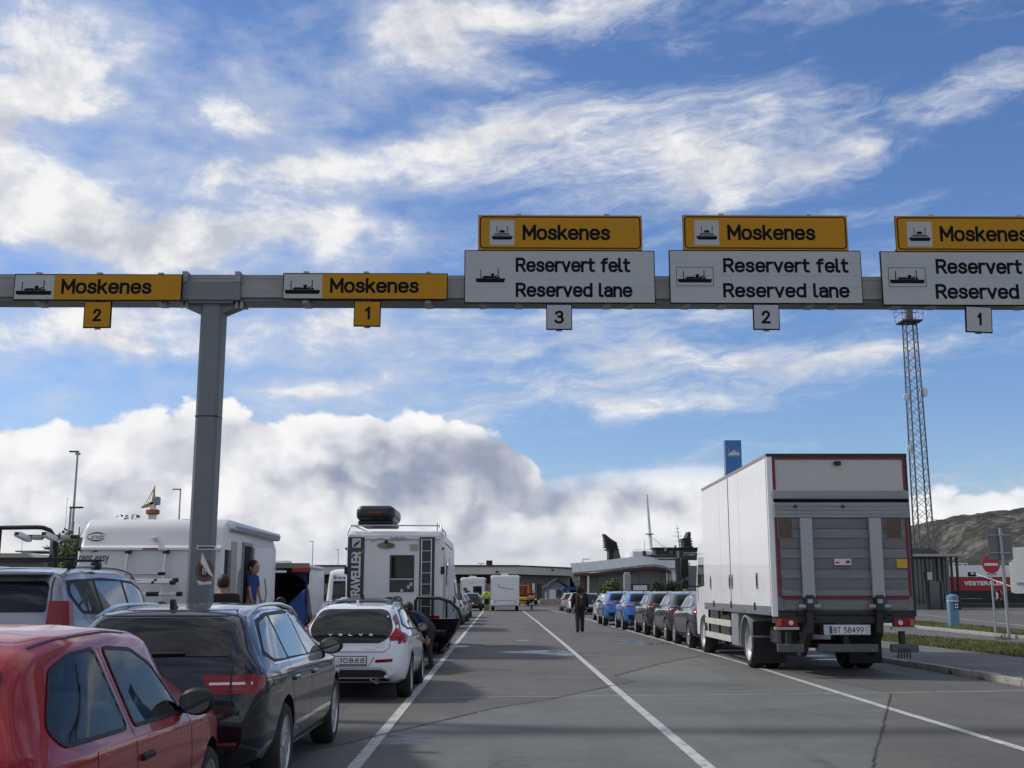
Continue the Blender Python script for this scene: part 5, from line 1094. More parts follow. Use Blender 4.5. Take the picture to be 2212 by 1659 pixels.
# wheels, flaps, guards, tank, cab
for wy in (2.75,):
    for sx in (-1,1): wheel(t, sx*(H2-.22), wy, .50, .30, sx, 0, mat('truck_rim',(.42,.43,.44),.5,.3,var=.1)); wheel(t, sx*(H2-.56), wy, .50, .28, sx, 0, mat('truck_rim',(.42,.43,.44),.5,.3))
for sx in (-1,1):
    wheel(t, sx*(H2-.24), 8.55, .50, .32, sx, 0, MC['truck_rim'])
    a = [(2.75+.60*math.cos(k), .50+.60*math.sin(k)) for k in np.linspace(R(-8),R(188),18)]; b = [(2.75+.565*math.cos(k), .50+.565*math.sin(k)) for k in np.linspace(R(188),R(-8),18)]
    MB().prism(a+b, 'x', min(sx*(H2-.72),sx*(H2-.03)), max(sx*(H2-.72),sx*(H2-.03))).build('mudguard', mat('guard_grey',(.30,.31,.31),.5,var=.1) , t)
    MB().box(sx*(H2-.38)-.34, sx*(H2-.38)+.34, 2.04, 2.055, .14, .98).build('mud_flap', RUB, t); MB().box(sx*(H2-.38)-.34, sx*(H2-.38)+.34, 2.03, 2.0395, .66, .69).build('flap_batten', ALU, t)
    for z in (.46,.80): MB().box(min(sx*(H2-.05),sx*(H2-.02)), max(sx*(H2-.05),sx*(H2-.02)), 4.35, 7.75, z, z+.14).build('side_guard', CREAM, t)
    for yy in (4.6,6.0,7.4): MB().box(min(sx*(H2-.10),sx*(H2-.051)), max(sx*(H2-.10),sx*(H2-.051)), yy, yy+.06, .40, 1.16).build('guard_bracket', TDK, t)
MB().rbox(-H2+.03, -H2+.50, 3.55, 4.30, .40, 1.18, .02, 1).build('tool_box', mat('tool_grey',(.27,.28,.29),.5,.2,var=.12,scale=6,dirt=(.18,.18,.18)), t)
MB().lathe([(.29,4.7),(.31,4.72),(.31,5.9),(.29,5.92)], (.85,0,.70), 'y', 20).build('fuel_tank', ALU, t, 40)
MB().cyl((-H2+.3,2.75,.5),(H2-.3,2.75,.5),.09,10).build('rear_axle', TDK, t, 40)
for q in ((-.9,1.2,.55,.9),(.5,1.2,.6,.9)): MB().rbox(q[0]-.15,q[0]+.25,q[1]-.3,q[1]+.5,q[2],q[3],.04,1).build('air_tank', TDK, t)
for k in range(5): MB().tube([(.95+k*.05,-.02,.62),(.97+k*.05,-.05,.5),(.95+k*.06,-.03,.36)], .014, 6).build('hose', RUB, t)
cabp = [(7.72,.45),(9.75,.45),(9.82,.9),(9.74,1.75),(9.45,2.65),(9.2,2.85),(7.72,2.9)]
cb = MB().prism(cabp, 'x', -1.22, 1.22).build('cab', TW, t); MB().prism([(9.79,1.78),(9.52,2.62),(9.48,2.60),(9.75,1.76)], 'x', -1.08, 1.08).build('windscreen', GLASS_S, cb)
for sx in (-1,1):
    MB().prism([(8.25,1.75),(9.45,1.7),(9.3,2.5),(8.25,2.5)], 'x', min(sx*1.221,sx*1.228), max(sx*1.221,sx*1.228)).build('side_window', GLASS_S, cb)
    ar = MB().tube([(sx*1.2,9.5,2.60),(sx*1.5,9.62,2.62),(sx*1.56,9.6,2.5)], .025, 8).build('mirror_arm', BLK, t, 60); MB().rbox(sx*1.56-.11, sx*1.56+.11, 9.52, 9.66, 1.98, 2.5, .04, 2).build('mirror_head', BLK, ar, 50)
    MB().tube([(sx*1.2,9.5,1.72),(sx*1.56,9.6,1.75),(sx*1.56,9.6,1.98)], .02, 8).build('mirror_brace', BLK, ar, 60); MB().rbox(sx*1.56-.10, sx*1.56+.10, 9.52, 9.64, 1.66, 1.9, .04, 2).build('wide_mirror', BLK, ar, 50)
MB().box(-.9,.9,7.66,7.9,1.0,1.3).build('cab_mount', TDK, t)

# ------------------------------------------------------------------ motor caravans and vans
GTR = mat('camper_trim_grey', (.24,.25,.26), .5, var=.08); DPAN = mat('camper_dark_panel', (.035,.036,.038), .35, var=.15, scale=6); BEIGE = mat('camper_beige', (.36,.33,.26), .4, var=.06)
def rounded_body(name, prof, W, m, parent, bev=.09, seg=4):
    """side profile (y,z) extruded across the width with rounded long edges"""
    bm = bmesh.new(); n = len(prof); vs = [[bm.verts.new((sx*W/2, y, z)) for (y, z) in prof] for sx in (-1,1)]
    bm.faces.new(vs[0][::-1]); bm.faces.new(vs[1]); [bm.faces.new((vs[0][i],vs[0][(i+1)%n],vs[1][(i+1)%n],vs[1][i])) for i in range(n)]
    bmesh.ops.recalc_face_normals(bm, faces=bm.faces[:]); side = [e for e in bm.edges if abs(e.verts[0].co.x-e.verts[1].co.x) < 1e-6]
    bmesh.ops.bevel(bm, geom=side, offset=bev, segments=seg, profile=.5, affect='EDGES', clamp_overlap=True)
    me = bpy.data.meshes.new(name); bm.to_mesh(me); bm.free(); shade(me, 32); return obj(name, me, m, parent)
def arc_pts(cy, cz, r, a0, a1, n=6): return [(cy+r*math.cos(R(a0+(a1-a0)*i/n)), cz+r*math.sin(R(a0+(a1-a0)*i/n))) for i in range(n+1)]
def camper_under(t, W, wy, wr_=.34, z0=.45):
    for y in wy:
        for sx in (-1,1): wheel(t, sx*(W/2-.16), y, wr_, .22, sx, 0)
    MB().box(-W/2+.1, W/2-.1, .15, max(wy)-.4, z0-.12, z0+.02).build('underfloor', TDK, t)
def cab_front(t, W, y0, y1, z1, m):
    b = rounded_body('cab', [(y0,.35),(y1,.35),(y1+.02,.75),(y1-.08,1.0),(y1-.75,1.22),(y1-1.35,z1),(y0,z1+.02)], W, m, t, .08, 3)
    MB().prism([(y1-.72,1.26),(y1-1.28,z1-.06),(y1-1.24,z1-.03),(y1-.66,1.28)], 'x', -W/2+.16, W/2-.16).build('windscreen', GLASS_S, b)
    for sx in (-1,1):
        MB().prism([(y1-1.7,1.22),(y1-.85,1.22),(y1-1.3,z1-.15),(y1-1.7,z1-.15)], 'x', min(sx*(W/2+.001),sx*(W/2+.006)), max(sx*(W/2+.001),sx*(W/2+.006))).build('side_window', GLASS_S, b); mirror_part(t, sx*W/2, y1-.95, 1.32, sx, BLK, (.12,.08,.17))
    return b
# (a) tall camper with the vertical lettering and a roof box
CY = 28.0; cxx = (at(745,1276,CY).x+at(957,1276,CY).x)/2; CW = at(957,1276,CY).x-at(745,1276,CY).x
t = thing('motorhome', 'white motorhome with TRAVELLER lettering, ladder and black roof box', 'motorhome', (cxx, CY, 0), 0, 'motorhomes waiting in the lanes')
def cx(x): return at(x,1276,CY).x-cxx
def cz(y): return at(851,y,CY).z
TOP = cz(1147)
rounded_body('body', [(0,.42),(6.1,.42),(6.5,1.3),(6.9,1.75),(7.0,2.3),(6.6,TOP-.12),(5.9,TOP),(.14,TOP),(.04,TOP-.10),(0,TOP-.5)], CW, WHT, t, .13, 5)
camper_under(t, CW, (1.9,5.6)); cab_front(t, CW-.35, 5.4, 7.6, 1.75, WHT)
MB().box(-CW/2+.08, CW/2-.08, -.012, -.004, cz(1166), cz(1164.5)).build('cap_joint', GTR, t)
pnl = MB().rbox(cx(749), cx(785), -.012, .0, .75, cz(1160), .003, 1).build('dark_panel', DPAN, t)
stext('TRAVELLER', cz(1192)-cz(1299), cx(777)-cx(757), .045, WHT, pnl, (cx(777.5), -.0135, cz(1299)), xd=(0,0,1), zd=(-1,0,0), gap=.2, nrm=(0,-1,0))
lg = MB().box(cx(758), cx(777), -.0145, -.0125, cz(1183), cz(1163)).build('logo_square', mat('logo_grey',(.5,.51,.52),.5), pnl)
for k in range(3): MB().prism([(cx(760)+.04*k, cz(1181)+.03*k), (cx(766)+.04*k, cz(1172)+.03*k), (cx(768)+.04*k, cz(1174)+.02*k), (cx(764)+.04*k, cz(1182)+.03*k)], 'y', -.0165, -.0147).build('logo_stroke', DPAN, lg)
MB().prism([(cx(772),cz(1200)),(cx(784),cz(1186)),(cx(779),cz(1197)),(cx(774),cz(1204))], 'y', -.0145, -.0122).build('green_flash', mat('flash_green',(.10,.32,.12),.4), pnl); MB().prism([(cx(756),cz(1205)),(cx(760),cz(1195)),(cx(764),cz(1200)),(cx(760),cz(1206))], 'y', -.0145, -.0122).build('blue_flash', mat('flash_blue',(.03,.08,.30),.4), pnl)
ldp = MB().rbox(cx(905), cx(938), -.012, .0, .75, cz(1160), .003, 1).build('dark_panel', DPAN, t)
ld = MB(); [ld.cyl((cx(q),-.07,1.0),(cx(q),-.07,cz(1164)),.014,8) for q in (910,931)]; lad = ld.build('ladder', ALU, t, 50)
for k in range(8):
    z = cz(1165)-.02-k*.27
    if z > 1.0: MB().cyl((cx(910),-.07,z),(cx(931),-.07,z),.013,8).build('rung', ALU, lad, 50)
for q in (910,931):
    for z in (1.2,2.0,2.7): MB().box(cx(q)-.012,cx(q)+.012,-.066,-.0125,z-.015,z+.015).build('ladder_bracket', ALU, lad)
wl = MB().rbox(cx(841), cx(894), -.014, .0, cz(1279), cz(1199), .004, 1).build('rear_window', DPAN, t); MB().rbox(cx(845), cx(890), -.022, -.0145, cz(1248), cz(1202), .004, 1).build('pane', GLASS, wl); MB().box(cx(843), cx(892), -.026, -.0145, cz(1252), cz(1250)).build('window_rail', ALU, wl)
for (a, b) in ((882,1268),(868,1276),(888,1262)):
    MB().prism([(cx(a)+.05*math.cos(k)*(1 if i%2 else .5), cz(b)+.06*math.sin(k)*(1 if i%2 else .6)) for i, k in enumerate(np.linspace(0,6.283,11)[:-1])], 'y', -.0165, -.0146).build('decor_print', mat('decor_pale',(.5,.52,.53),.5), wl)
bl = [(cx(832)+.22*math.cos(k), cz(1178)+.075*math.sin(k)) for k in np.linspace(0,6.283,21)[:-1]]; q = MB().prism(bl, 'y', -.03, .0).build('brake_light', mat('brown_lens',(.12,.06,.04),.2,coat=1), t); MB().ell((cx(832),-.04,cz(1170)), (.045,.05,.05)).build('rear_camera', BLK, q, 60)
MB().rbox(cx(884), cx(901), -.012, 0, cz(1190), cz(1175), .003, 1).build('vent_cover', BEIGE, t); MB().rbox(cx(856), cx(860), -.012, 0, cz(1264), cz(1260), .003, 1).build('small_lock', BLK, t)
MB().tube([(cx(800),-.012,cz(1170)),(cx(815),-.012,cz(1163)),(cx(822),-.012,cz(1162)),(cx(828),-.012,cz(1166)),(cx(845),-.012,cz(1166)),(cx(880),-.012,cz(1165.5))], .010, 5).build('script_flourish', GTR, t); stext('n', .01, .01, .001, GTR, t, (cx(846),-.013,cz(1165))) if False else None
for i in range(9): MB().box(cx(842)+i*.045, cx(842)+i*.045+.028, -.013, -.004, cz(1164), cz(1164)+.035+.02*(i%3==0)).build('script_letter', GTR, t)
for sx in (-1,1):
    MB().rbox(min(sx*(CW/2-.06),sx*(CW/2+.03)), max(sx*(CW/2-.06),sx*(CW/2+.03)), -.01, .14, cz(1240), cz(1224), .01, 1).build('marker_bumper', BLK, t); MB().rbox(min(sx*(CW/2-.02),sx*(CW/2+.025)), max(sx*(CW/2-.02),sx*(CW/2+.025)), .02, .06, cz(1188), cz(1182), .005, 1).build('marker_lamp', REDL, t)
MB().rbox(-CW/2+.04, CW/2-.04, -.06, .02, .45, .70, .03, 2).build('rear_bumper', WHT, t); [MB().rbox(sx*(CW/2-.2)-.12, sx*(CW/2-.2)+.12, -.03, .0, .80, 1.0, .01, 1).build('tail_light', REDL, t) for sx in (-1,1)]
for sx in (-1,1):
    rl = MB().tube([(sx*(CW/2-.02),.06,TOP-.1),(sx*(CW/2-.08),.10,TOP+.13),(sx*(CW/2-.14),.5,TOP+.15),(sx*(CW/2-.14),3.6,TOP+.15),(sx*(CW/2-.12),3.8,TOP)], .022, 8).build('roof_rail', ALU, t, 60)
MB().tube([(-CW/2+.1,.14,TOP+.14),(0,.14,TOP+.145),(CW/2-.1,.14,TOP+.14)], .018, 8).build('roof_crossbar', ALU, t, 60); MB().cyl((cx(941),.4,TOP),(cx(941),.4,TOP+.22),.012,6).build('aerial', BLK, t)
MB().box(CW/2-.002, CW/2+.012, .5, 5.0, cz(1172), cz(1169)).build('side_joint', GTR, t); q = MB().rbox(CW/2-.002, CW/2+.02, 1.4, 2.3, 1.75, 2.35, .005, 1).build('side_window', GLASS, t); MB().rbox(CW/2-.002, CW/2+.016, 3.3, 3.9, .7, 2.5, .005, 1).build('entry_door', WHT, t)
MB().prism([(.1,.9),(1.0,1.2),(.6,2.4),(.3,2.6)], 'x', CW/2+.001, CW/2+.006).build('side_graphic', GTR, t)
bx = thing('roof_box', 'black roof box lying on top of the TRAVELLER motorhome', 'roof box', (cx(805)+cxx, CY+.2, TOP+.155))
q = MB().rbox(-.49,.49,-.02,1.9,.10,.50,.17,6).build('lid', mat('roof_box_black',(.014,.014,.015),.35,var=.15), bx, 60); MB().rbox(-.44,.44,.04,1.84,.0,.13,.05,3).build('tray', BLK, bx, 50); MB().box(-.16,.16,-.028,-.012,.31,.335).build('red_mark', mat('box_red',(.4,.03,.02),.5), q)

# (b) the low-profile rental camper at the left
CY = 17.9; CW = at(478,1276,CY).x-at(160,1276,CY).x; cxx = (at(160,1276,CY).x+at(478,1276,CY).x)/2
t = thing('motorhome', 'white rental motorhome marked rent easy behind the gantry post', 'motorhome', (cxx, CY, 0), 0, 'motorhomes waiting in the lanes')
TOP = cz(1118); zr = cz(1186)
rounded_body('body', [(0,.42),(4.3,.42),(4.3,TOP-.35),(3.7,TOP-.02),(.9,TOP)] + arc_pts(.50, TOP-.32, .32, 88, 166, 6) + [(.10,zr+.06),(.0,zr)], CW, WHT, t, .075, 4)
camper_under(t, CW, (1.5,5.1)); cab_front(t, CW-.30, 4.1, 6.0, 2.05, WHT)
rail = MB().rbox(-CW/2+.03, CW/2-.03, -.045, .02, zr-.025, zr+.02, .01, 2).build('rear_rail', ALU, t); MB().rbox(cx(305), cx(338), -.055, -.046, zr-.012, zr+.012, .003, 1).build('brake_light', REDL, rail); MB().rbox(-CW/2+.02,-CW/2+.08,-.05,.02,zr-.035,zr+.03,.01,1).build('rail_end', BLK, rail)
for q in (275,357):
    b = MB().cyl((cx(q),-.10,zr-.02),(cx(q-5),-.16,.75),.022,8).build('rack_upright', ALU, t, 50); MB().rbox(cx(q)-.04,cx(q)+.04,-.13,-.02,zr-.08,zr-.026,.012,1).build('rack_clamp', BLK, b)
rk = MB().cyl((cx(272),-.14,cz(1240)),(cx(350),-.14,cz(1240)),.018,8).build('rack_crossbar', ALU, t, 50); MB().rbox(cx(345),cx(360),-.18,-.1,cz(1243),cz(1236),.012,1).build('rack_joint', BLK, rk)
for i, (a, b, yy, dd) in enumerate(((275,395,1254,.32),(285,395,1259,.45),(330,405,1283,.32))):
    r = MB().rbox(cx(a), cx(b), -.2-dd, -.16-dd, cz(yy)-.02, cz(yy)+.02, .008, 1).build('bike_channel', ALU, t); MB().rbox(cx(b)-.03, cx(b)+.06, -.22-dd, -.14-dd, cz(yy)-.035, cz(yy)+.035, .015, 1).build('channel_cap', BLK, r); MB().rbox(cx(a)+.05, cx(a)+.25, -.21-dd, -.15-dd, cz(yy)-.035, cz(yy)+.035, .015, 1).build('wheel_strap', BLK, r); MB().rbox(cx(352),cx(360),-.2-dd,-.1,cz(yy)-.02,cz(yy)+.02,.008,1).build('channel_arm', BLK, r)
LGB = mat('logo_dark', (.035,.04,.05), .5)
text('rent easy', cx(231)-cx(166), .155, LGB, t, (cx(166),-.004,cz(1219)), bold=.012)
MB().prism([(cx(190),cz(1194)),(cx(205),cz(1192)),(cx(207),cz(1185)),(cx(200),cz(1189)),(cx(198),cz(1185)),(cx(196),cz(1191))], 'y', -.006, .0).build('bird_mark', LGB, t)
yt = .115
text('Carado', cx(215)-cx(178), .085, LGB, t, (cx(178),yt-.075,cz(1164.5)), zd=(0,.20,.98), bold=.008, shear=.3)
for (y0, y1, s) in ((1149,1154,1),(1170,1166,-1)): MB().add([(cx(176)+(cx(219)-cx(176))*k/10, yt-.07+.015*(1+s), cz(y0)-s*.05+s*.05*math.sin(math.pi*k/10)) for k in range(11)]+[(cx(176)+(cx(219)-cx(176))*k/10, yt-.07+.015*(1+s), cz(y0)-s*.05+s*.025*math.sin(math.pi*k/10)) for k in range(11)], [(k,k+1,k+12,k+11) for k in range(10)]).build('logo_arc', LGB, t)
MB().rbox(cx(318),cx(328),.02,.16,cz(1166),cz(1159),.01,1).build('rear_camera', WHT, t); MB().rbox(cx(335),cx(400),1.2,2.0,TOP-.01,TOP+.05,.02,2).build('roof_hatch', BLK, t)
for sx in (-1,1): MB().rbox(sx*(CW/2-.16)-.1, sx*(CW/2-.16)+.1, -.03, .0, .70, 1.0, .01, 1).build('tail_light', REDL, t)
MB().rbox(-CW/2+.02,CW/2-.02,-.05,.02,.42,.68,.03,2).build('rear_bumper', GTR, t)
# its right-hand side: awning case, window, stripes, doorway with the door swung forward
MB().rbox(CW/2-.06, CW/2+.10, .35, 4.1, TOP-.20, TOP-.06, .03, 2).build('awning_case', ALU, t, 50); MB().rbox(CW/2+.101,CW/2+.112,.4,4.05,TOP-.15,TOP-.11,.003,1).build('awning_strip', GTR, t)
MB().rbox(CW/2-.002, CW/2+.02, .12, .48, 1.55, 2.25, .005, 1).build('side_window', GLASS, t); MB().prism([(.52,1.2),(.95,1.2),(.95,2.4),(.52,2.4)], 'x', CW/2+.001, CW/2+.004).build('beige_panel', BEIGE, t)
MB().prism([(.2,1.05),(1.28,.85),(1.28,1.05),(.2,1.3)], 'x', CW/2+.005, CW/2+.008).build('swoosh_stripe', GTR, t); MB().prism([(1.0,1.35),(1.28,1.2),(1.28,2.0),(1.08,1.9)], 'x', CW/2+.005, CW/2+.008).build('grey_patch', GTR, t)
dy0, dy1 = 1.36, 1.94
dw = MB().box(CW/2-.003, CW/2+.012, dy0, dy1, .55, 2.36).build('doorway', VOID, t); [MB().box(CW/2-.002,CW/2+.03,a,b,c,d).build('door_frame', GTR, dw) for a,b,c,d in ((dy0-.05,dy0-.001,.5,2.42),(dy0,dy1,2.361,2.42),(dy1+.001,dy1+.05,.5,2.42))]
dr = obj('entry_door', MB().rbox(0,.58,-.03,.03,.0,1.80,.028,3).mesh('entry_door', 40), WHT, t, (CW/2+.05, dy1+.02, .56)); dr.rotation_euler = (0,0,R(68))
MB().tube([(.34,-.034,1.25),(.40,-.036,1.0),(.34,-.034,.75)], .012, 6).build('door_handle', GTR, dr); MB().rbox(.36,.46,-.05,-.031,.32,.52,.006,1).build('door_pocket', BLK, dr); MB().rbox(.03,.55,-.042,-.031,.08,.7,.004,1).build('door_bin', WHT, dr); MB().prism([(CW/2+.012,.30),(CW/2+.45,.30),(CW/2+.45,.34),(CW/2+.012,.34)], 'y', dy0, dy1).build('step', BLK, t)
rl = MB().cyl((CW/2+.01,3.2,TOP-.5),(CW/2+.03,3.2,TOP-.5),.07,12).build('side_logo', LGB, t)

# (c) plain white motorhomes farther ahead
def plain_camper(label, X, Y, W, H, L, win, graphics=0, rz=0):
    t = thing('motorhome', label, 'motorhome', (X, Y, 0), rz, 'motorhomes waiting in the lanes')
    rounded_body('body', [(0,.50),(L-1.2,.50),(L-1.2,H-.35),(L-1.8,H-.05),(.3,H),(.08,H-.06),(.0,H-.3)], W, WHT, t, .10, 4)
    camper_under(t, W, (1.5,L-1.0), .34, .5); cab_front(t, W-.3, L-1.4, L+.4, 2.0, WHT); MB().rbox(-.30,.30,.5,1.2,H-.01,H+.14,.04,2).build('roof_hatch', WHT, t, 50)
    MB().rbox(-W/2+.03, W/2-.03, -.06, .02, .42, .80, .04, 2).build('rear_bumper', WHT, t, 50); MB().box(-W*.36, W*.36, -.075, -.061, .83, .86).build('bumper_trim', GTR, t)
    for sx in (-1,1): MB().prism([(sx*W*.36,.83),(sx*W*.42,.95),(sx*W*.42,.99),(sx*W*.36,.87)], 'y', -.07, -.055).build('trim_end', GTR, t); MB().rbox(sx*W*.36-.12, sx*W*.36+.12, -.07, -.061, .66, .76, .003, 1).build('tail_light', mat('lamp_pale',(.45,.32,.32),.3,coat=1), t); MB().box(sx*(W/2-.035)-.025, sx*(W/2-.035)+.025, -.008, .05, .9, H-.25).build('corner_trim', GTR if graphics == 2 else WHT, t)
    MB().box(-.26,.26,-.075,-.061,.55,.64).build('number_plate', PLATE, t)
    if win: q = MB().rbox(.0 if graphics else -.45, W*.36 if graphics else .45, -.02, .0, 1.25, 2.05, .006, 1).build('rear_window', GLASS, t)
    if graphics == 1:
        MB().prism([(-W*.28,H-.80),(-W*.20,H-.80),(-W*.17,H-.74),(-W*.24,H-.72)], 'y', -.012, -.001).build('yellow_mark', mat('mark_yellow',(.30,.32,.05),.5), t)
        sc = MB().prism([(-W*.26,1.98),(-W*.20,1.86),(W*.29,1.70),(W*.32,1.74),(-W*.1,1.90),(-W*.20,1.95)], 'y', -.012, -.001).build('script_stroke', GTR, t); MB().box(-W*.1,W*.14,-.010,-.001,1.60,1.66).build('script_line', mat('line_pale',(.5,.5,.5),.5), t)
    if graphics == 2:
        for (a, b, r) in ((-.75,1.75,.25),(-.55,1.45,.32),(-.85,1.2,.28),(-.2,1.15,.22)): MB().prism([(a+r*math.cos(k)*(1 if i%2 else .55), b+r*math.sin(k)*(1 if i%2 else .6)) for i, k in enumerate(np.linspace(0,6.283,13)[:-1])], 'y', -.008-.002*r, -.001).build('decor_print', DPAN, t)
        MB().box(-.35,.05,-.008,-.001,H-.55,H-.5).build('script_line', GTR, t)
    MB().rbox(W/2-.05, W/2+.09, .3, L-2, H-.22, H-.08, .03, 2).build('awning_case', ALU, t, 50)
    MB().rbox(W/2-.002, W/2+.02, .5, 1.3, 1.5, 2.1, .005, 1).build('side_window', GLASS, t)
    return t
plain_camper('plain white motorhome standing alone in the middle of the open lane', (at(1060,1276,92).x+at(1122,1276,92).x)/2, 92, 2.32, 2.85, 6.4, False, 1)
plain_camper('white motorhome with dark leaf print, far ahead in the left lane', (at(997,1276,106).x+at(1047,1276,106).x)/2, 106, 2.25, 2.85, 6.2, True, 2)
plain_camper('white motorhome seen above the raised tailgate of the dark car', at(602,1276,48).x, 48, 2.3, 2.75, 6.2, True, 2)
plain_camper('white motorhome far ahead, next to the leaf-print one', at(1040,1276,125).x-1.2, 126, 2.3, 3.0, 6.0, False, 0)
# (d) panel vans
VAN = curves([(0,.60),(.03,1.2),(.05,1.9),(.12,2.25),(.25,2.36),(1.0,2.40),(3.6,2.40),(4.2,2.28),(5.0,1.35),(5.55,1.15),(5.78,.9),(5.85,.6),(5.9,.5)], [(0,.86),(.05,.92),(.3,.985),(5.0,.99),(5.5,.95),(5.8,.8),(5.9,.6)], 5.9, 2.0, (1.25,4.85), .35, [(0,1.25),(3,1.22),(5,1.15),(5.9,.9)], [(0,.84),(1,.85),(4,.84),(5,.7),(5.9,.6)],
    ww=.23, spokes=0, mirror=(4.75,1.35), mirror_m=BLK, mirror_s=(.12,.07,.17), side=[([(3.75,1.32),(4.75,1.28),(4.35,1.9),(3.75,1.95)],'b'),([(3.8,1.36),(4.65,1.33),(4.3,1.86),(3.8,1.9)],'w'),([(.5,1.4),(1.5,1.4),(1.5,1.95),(.5,1.95)],'b')], seams=[[(3.7,2.1),(3.7,.5)],[(2.3,2.1),(2.3,.5)]], handles=[(3.85,1.15)], screen=[(-.78,1.45),(.78,1.45),(.66,2.2),(-.66,2.2)],
    rear_win=[(-.72,1.28),(.72,1.28),(.70,1.95),(-.70,1.95)], rear=[('tail_light',[(.80,.75),(.93,.75),(.92,1.25),(.80,1.25)],REDL),('bumper_cladding',[(-.8,.4),(.8,.4),(.82,.58),(-.82,.58)],BLK)], rear_lines=[('door_gap',[(0,2.2),(0,.62)],.02,SEAM)], front=[('headlight',[(.55,.8),(.8,.85),(.8,1.0),(.58,.98)],CLRL)], plate=(-.26,.26,.64,.75,''), tum=.985, ss=.04)
VWH = paint('van_white', (.74,.75,.76), 0, .35)
t, sh = make_car('panel_van', 'white panel van directly ahead of the TRAVELLER motorhome', VAN, VWH, (-1.78-1.0, 46, 0), 0, 'white vans waiting in the lanes', 'van')
v2 = copy_tree(t); v2.location = (at(700,1276,40).x+1.0, 40, 0); v2['label'] = 'white van with dark rear window, left of the TRAVELLER motorhome'
text('Knut Anders', 0, 0, GTR, v2, (0,0,0)) if False else None
for i in range(8): MB().box(-.7+i*.17+(.08 if i > 3 else 0), -.58+i*.17+(.08 if i > 3 else 0), -.012+.11, .12, 2.02, 2.10+.05*(i in (0,4))).build('rear_script', GTR, v2)
# (e) dark people carrier with its tailgate up
MY = 26.0; mxr = at(655,1276,MY).x+.27; t = thing('people_carrier', 'dark people carrier with raised tailgate and blue cloth inside', 'car', (mxr-.95, MY, 0), R(9.5), 'vehicles waiting in the second lane')
MPV = curves([(0,.60),(.03,1.5),(.06,1.78),(.2,1.84),(1.2,1.88),(2.6,1.86),(3.2,1.7),(3.9,1.2),(4.6,1.05),(4.8,.8),(4.85,.5)], [(0,.88),(.1,.93),(4,.94),(4.6,.85),(4.85,.55)], 4.85, 1.9, (.95,3.85), .34, [(0,1.1),(3,1.06),(4.8,.9)], [(0,.78),(1,.78),(3,.74),(4.8,.6)])
mb = loft_body(MPV); raw = mb.mesh('body'); raw.materials.append(BLACK); raw.materials.append(VOID); cut = MB().rbox(-.76,.76,-.4,1.6,.66,1.72,.06,2).mesh('c'); cut.materials.append(BLACK); cut.materials.append(VOID); cut.polygons.foreach_set('material_index',[1]*len(cut.polygons))
me = boolean_cut(raw, cut); shade(me, 38); obj('body', me, None, t); sh = Shell(mb)
for v in 'LR':
    for p in ([(.45,1.2),(1.25,1.18),(1.25,1.68),(.5,1.66)],[(1.32,1.18),(2.2,1.16),(2.2,1.68),(1.32,1.69)],[(2.3,1.16),(3.4,1.14),(2.9,1.55),(2.3,1.67)]): sh.patch('side_window', p, v, GLASS_S, t, .006)
for wy in (.95,3.85):
    for sx in (-1,1): wheel(t, sx*.86, wy, .34, .22, sx)
tg = MB().prism([(.10,1.84),(-.70,2.20),(-1.02,2.21),(-1.15,2.10),(-1.14,1.98),(-.85,2.02),(.08,1.74)], 'x', -.80, .80).build('tailgate', BLACK, t); MB().prism([(-.1,1.935),(-.62,2.169),(-.62,2.18),(-.1,1.947)], 'x', -.66, .66).build('rear_window', GLASS, tg)
for sx in (-1,1): MB().rbox(sx*.62-.2, sx*.62+.2, -1.19, -1.10, 2.0, 2.12, .02, 2).build('tail_light', REDL, tg); MB().cyl((sx*.72,.02,1.35),(sx*.74,-.5,1.86),.012,6).build('gas_strut', BLK, tg)
MB().box(-.5,.3,-1.175,-1.151,2.0,2.04).build('light_strip', PLATE, tg); MB().ell((-.05,-1.12,2.14),(.07,.015,.04)).build('badge', CHR, tg)
MB().rbox(-.86,.86,-.06,.1,.42,.64,.03,2).build('rear_bumper', BLK, t)
bt = thing('blue_cloth', 'blue cloth hanging in the open boot of the dark people carrier', 'cloth', (mxr-.95+.35, MY+.1, .67)); CLB = mat('blue_tarp',(.03,.10,.36),.7,var=.15,scale=6,bump=.3,bscale=12)
gv = []; gf = []
for i in range(9):
    for j in range(9): u, v = i/8, j/8; gv.append((-.42+.80*u, .05+.06*math.sin(u*9+v*4)+.05*v, .0+v*(.30+.72*u)))
for i in range(8):
    for j in range(8): gf.append((i*9+j,(i+1)*9+j,(i+1)*9+j+1,i*9+j+1))
o = MB().add(gv, gf).build('fold', CLB, bt, 80, False); o.modifiers.new('thick','SOLIDIFY').thickness = .01
o2 = thing('cool_box', 'blue box on the left of the open boot behind the estate car', 'box', (mxr-.95-.40, MY+.15, .67)); MB().rbox(-.2,.2,0,.35,0,.34,.03,2).build('tub', CLB, o2, 50); MB().rbox(-.21,.21,-.01,.36,.345,.40,.02,2).build('lid', mat('lid_grey',(.5,.5,.5),.5), o2, 50)
o3 = thing('water_bottle', 'pale bottle beside the grey bag in the open boot', 'bottle', (mxr-.95+.02, MY+.12, .67)); MB().lathe([(.045,0),(.05,.02),(.05,.22),(.02,.28),(.02,.32)]).build('bottle_body', PLATE, o3, 40); MB().lathe([(.022,.321),(.022,.345)]).build('cap', CLB, o3)
o4 = thing('bag', 'grey bag standing in the open boot of the people carrier', 'bag', (mxr-.95-.10, MY+.30, .67)); MB().rbox(-.16,.16,0,.22,0,.52,.07,3).build('bag_body', GTR, o4, 60); MB().tube([(-.08,.05,.50),(-.06,.05,.6),(.06,.05,.6),(.08,.05,.50)], .012, 6).build('bag_handle', BLK, o4)
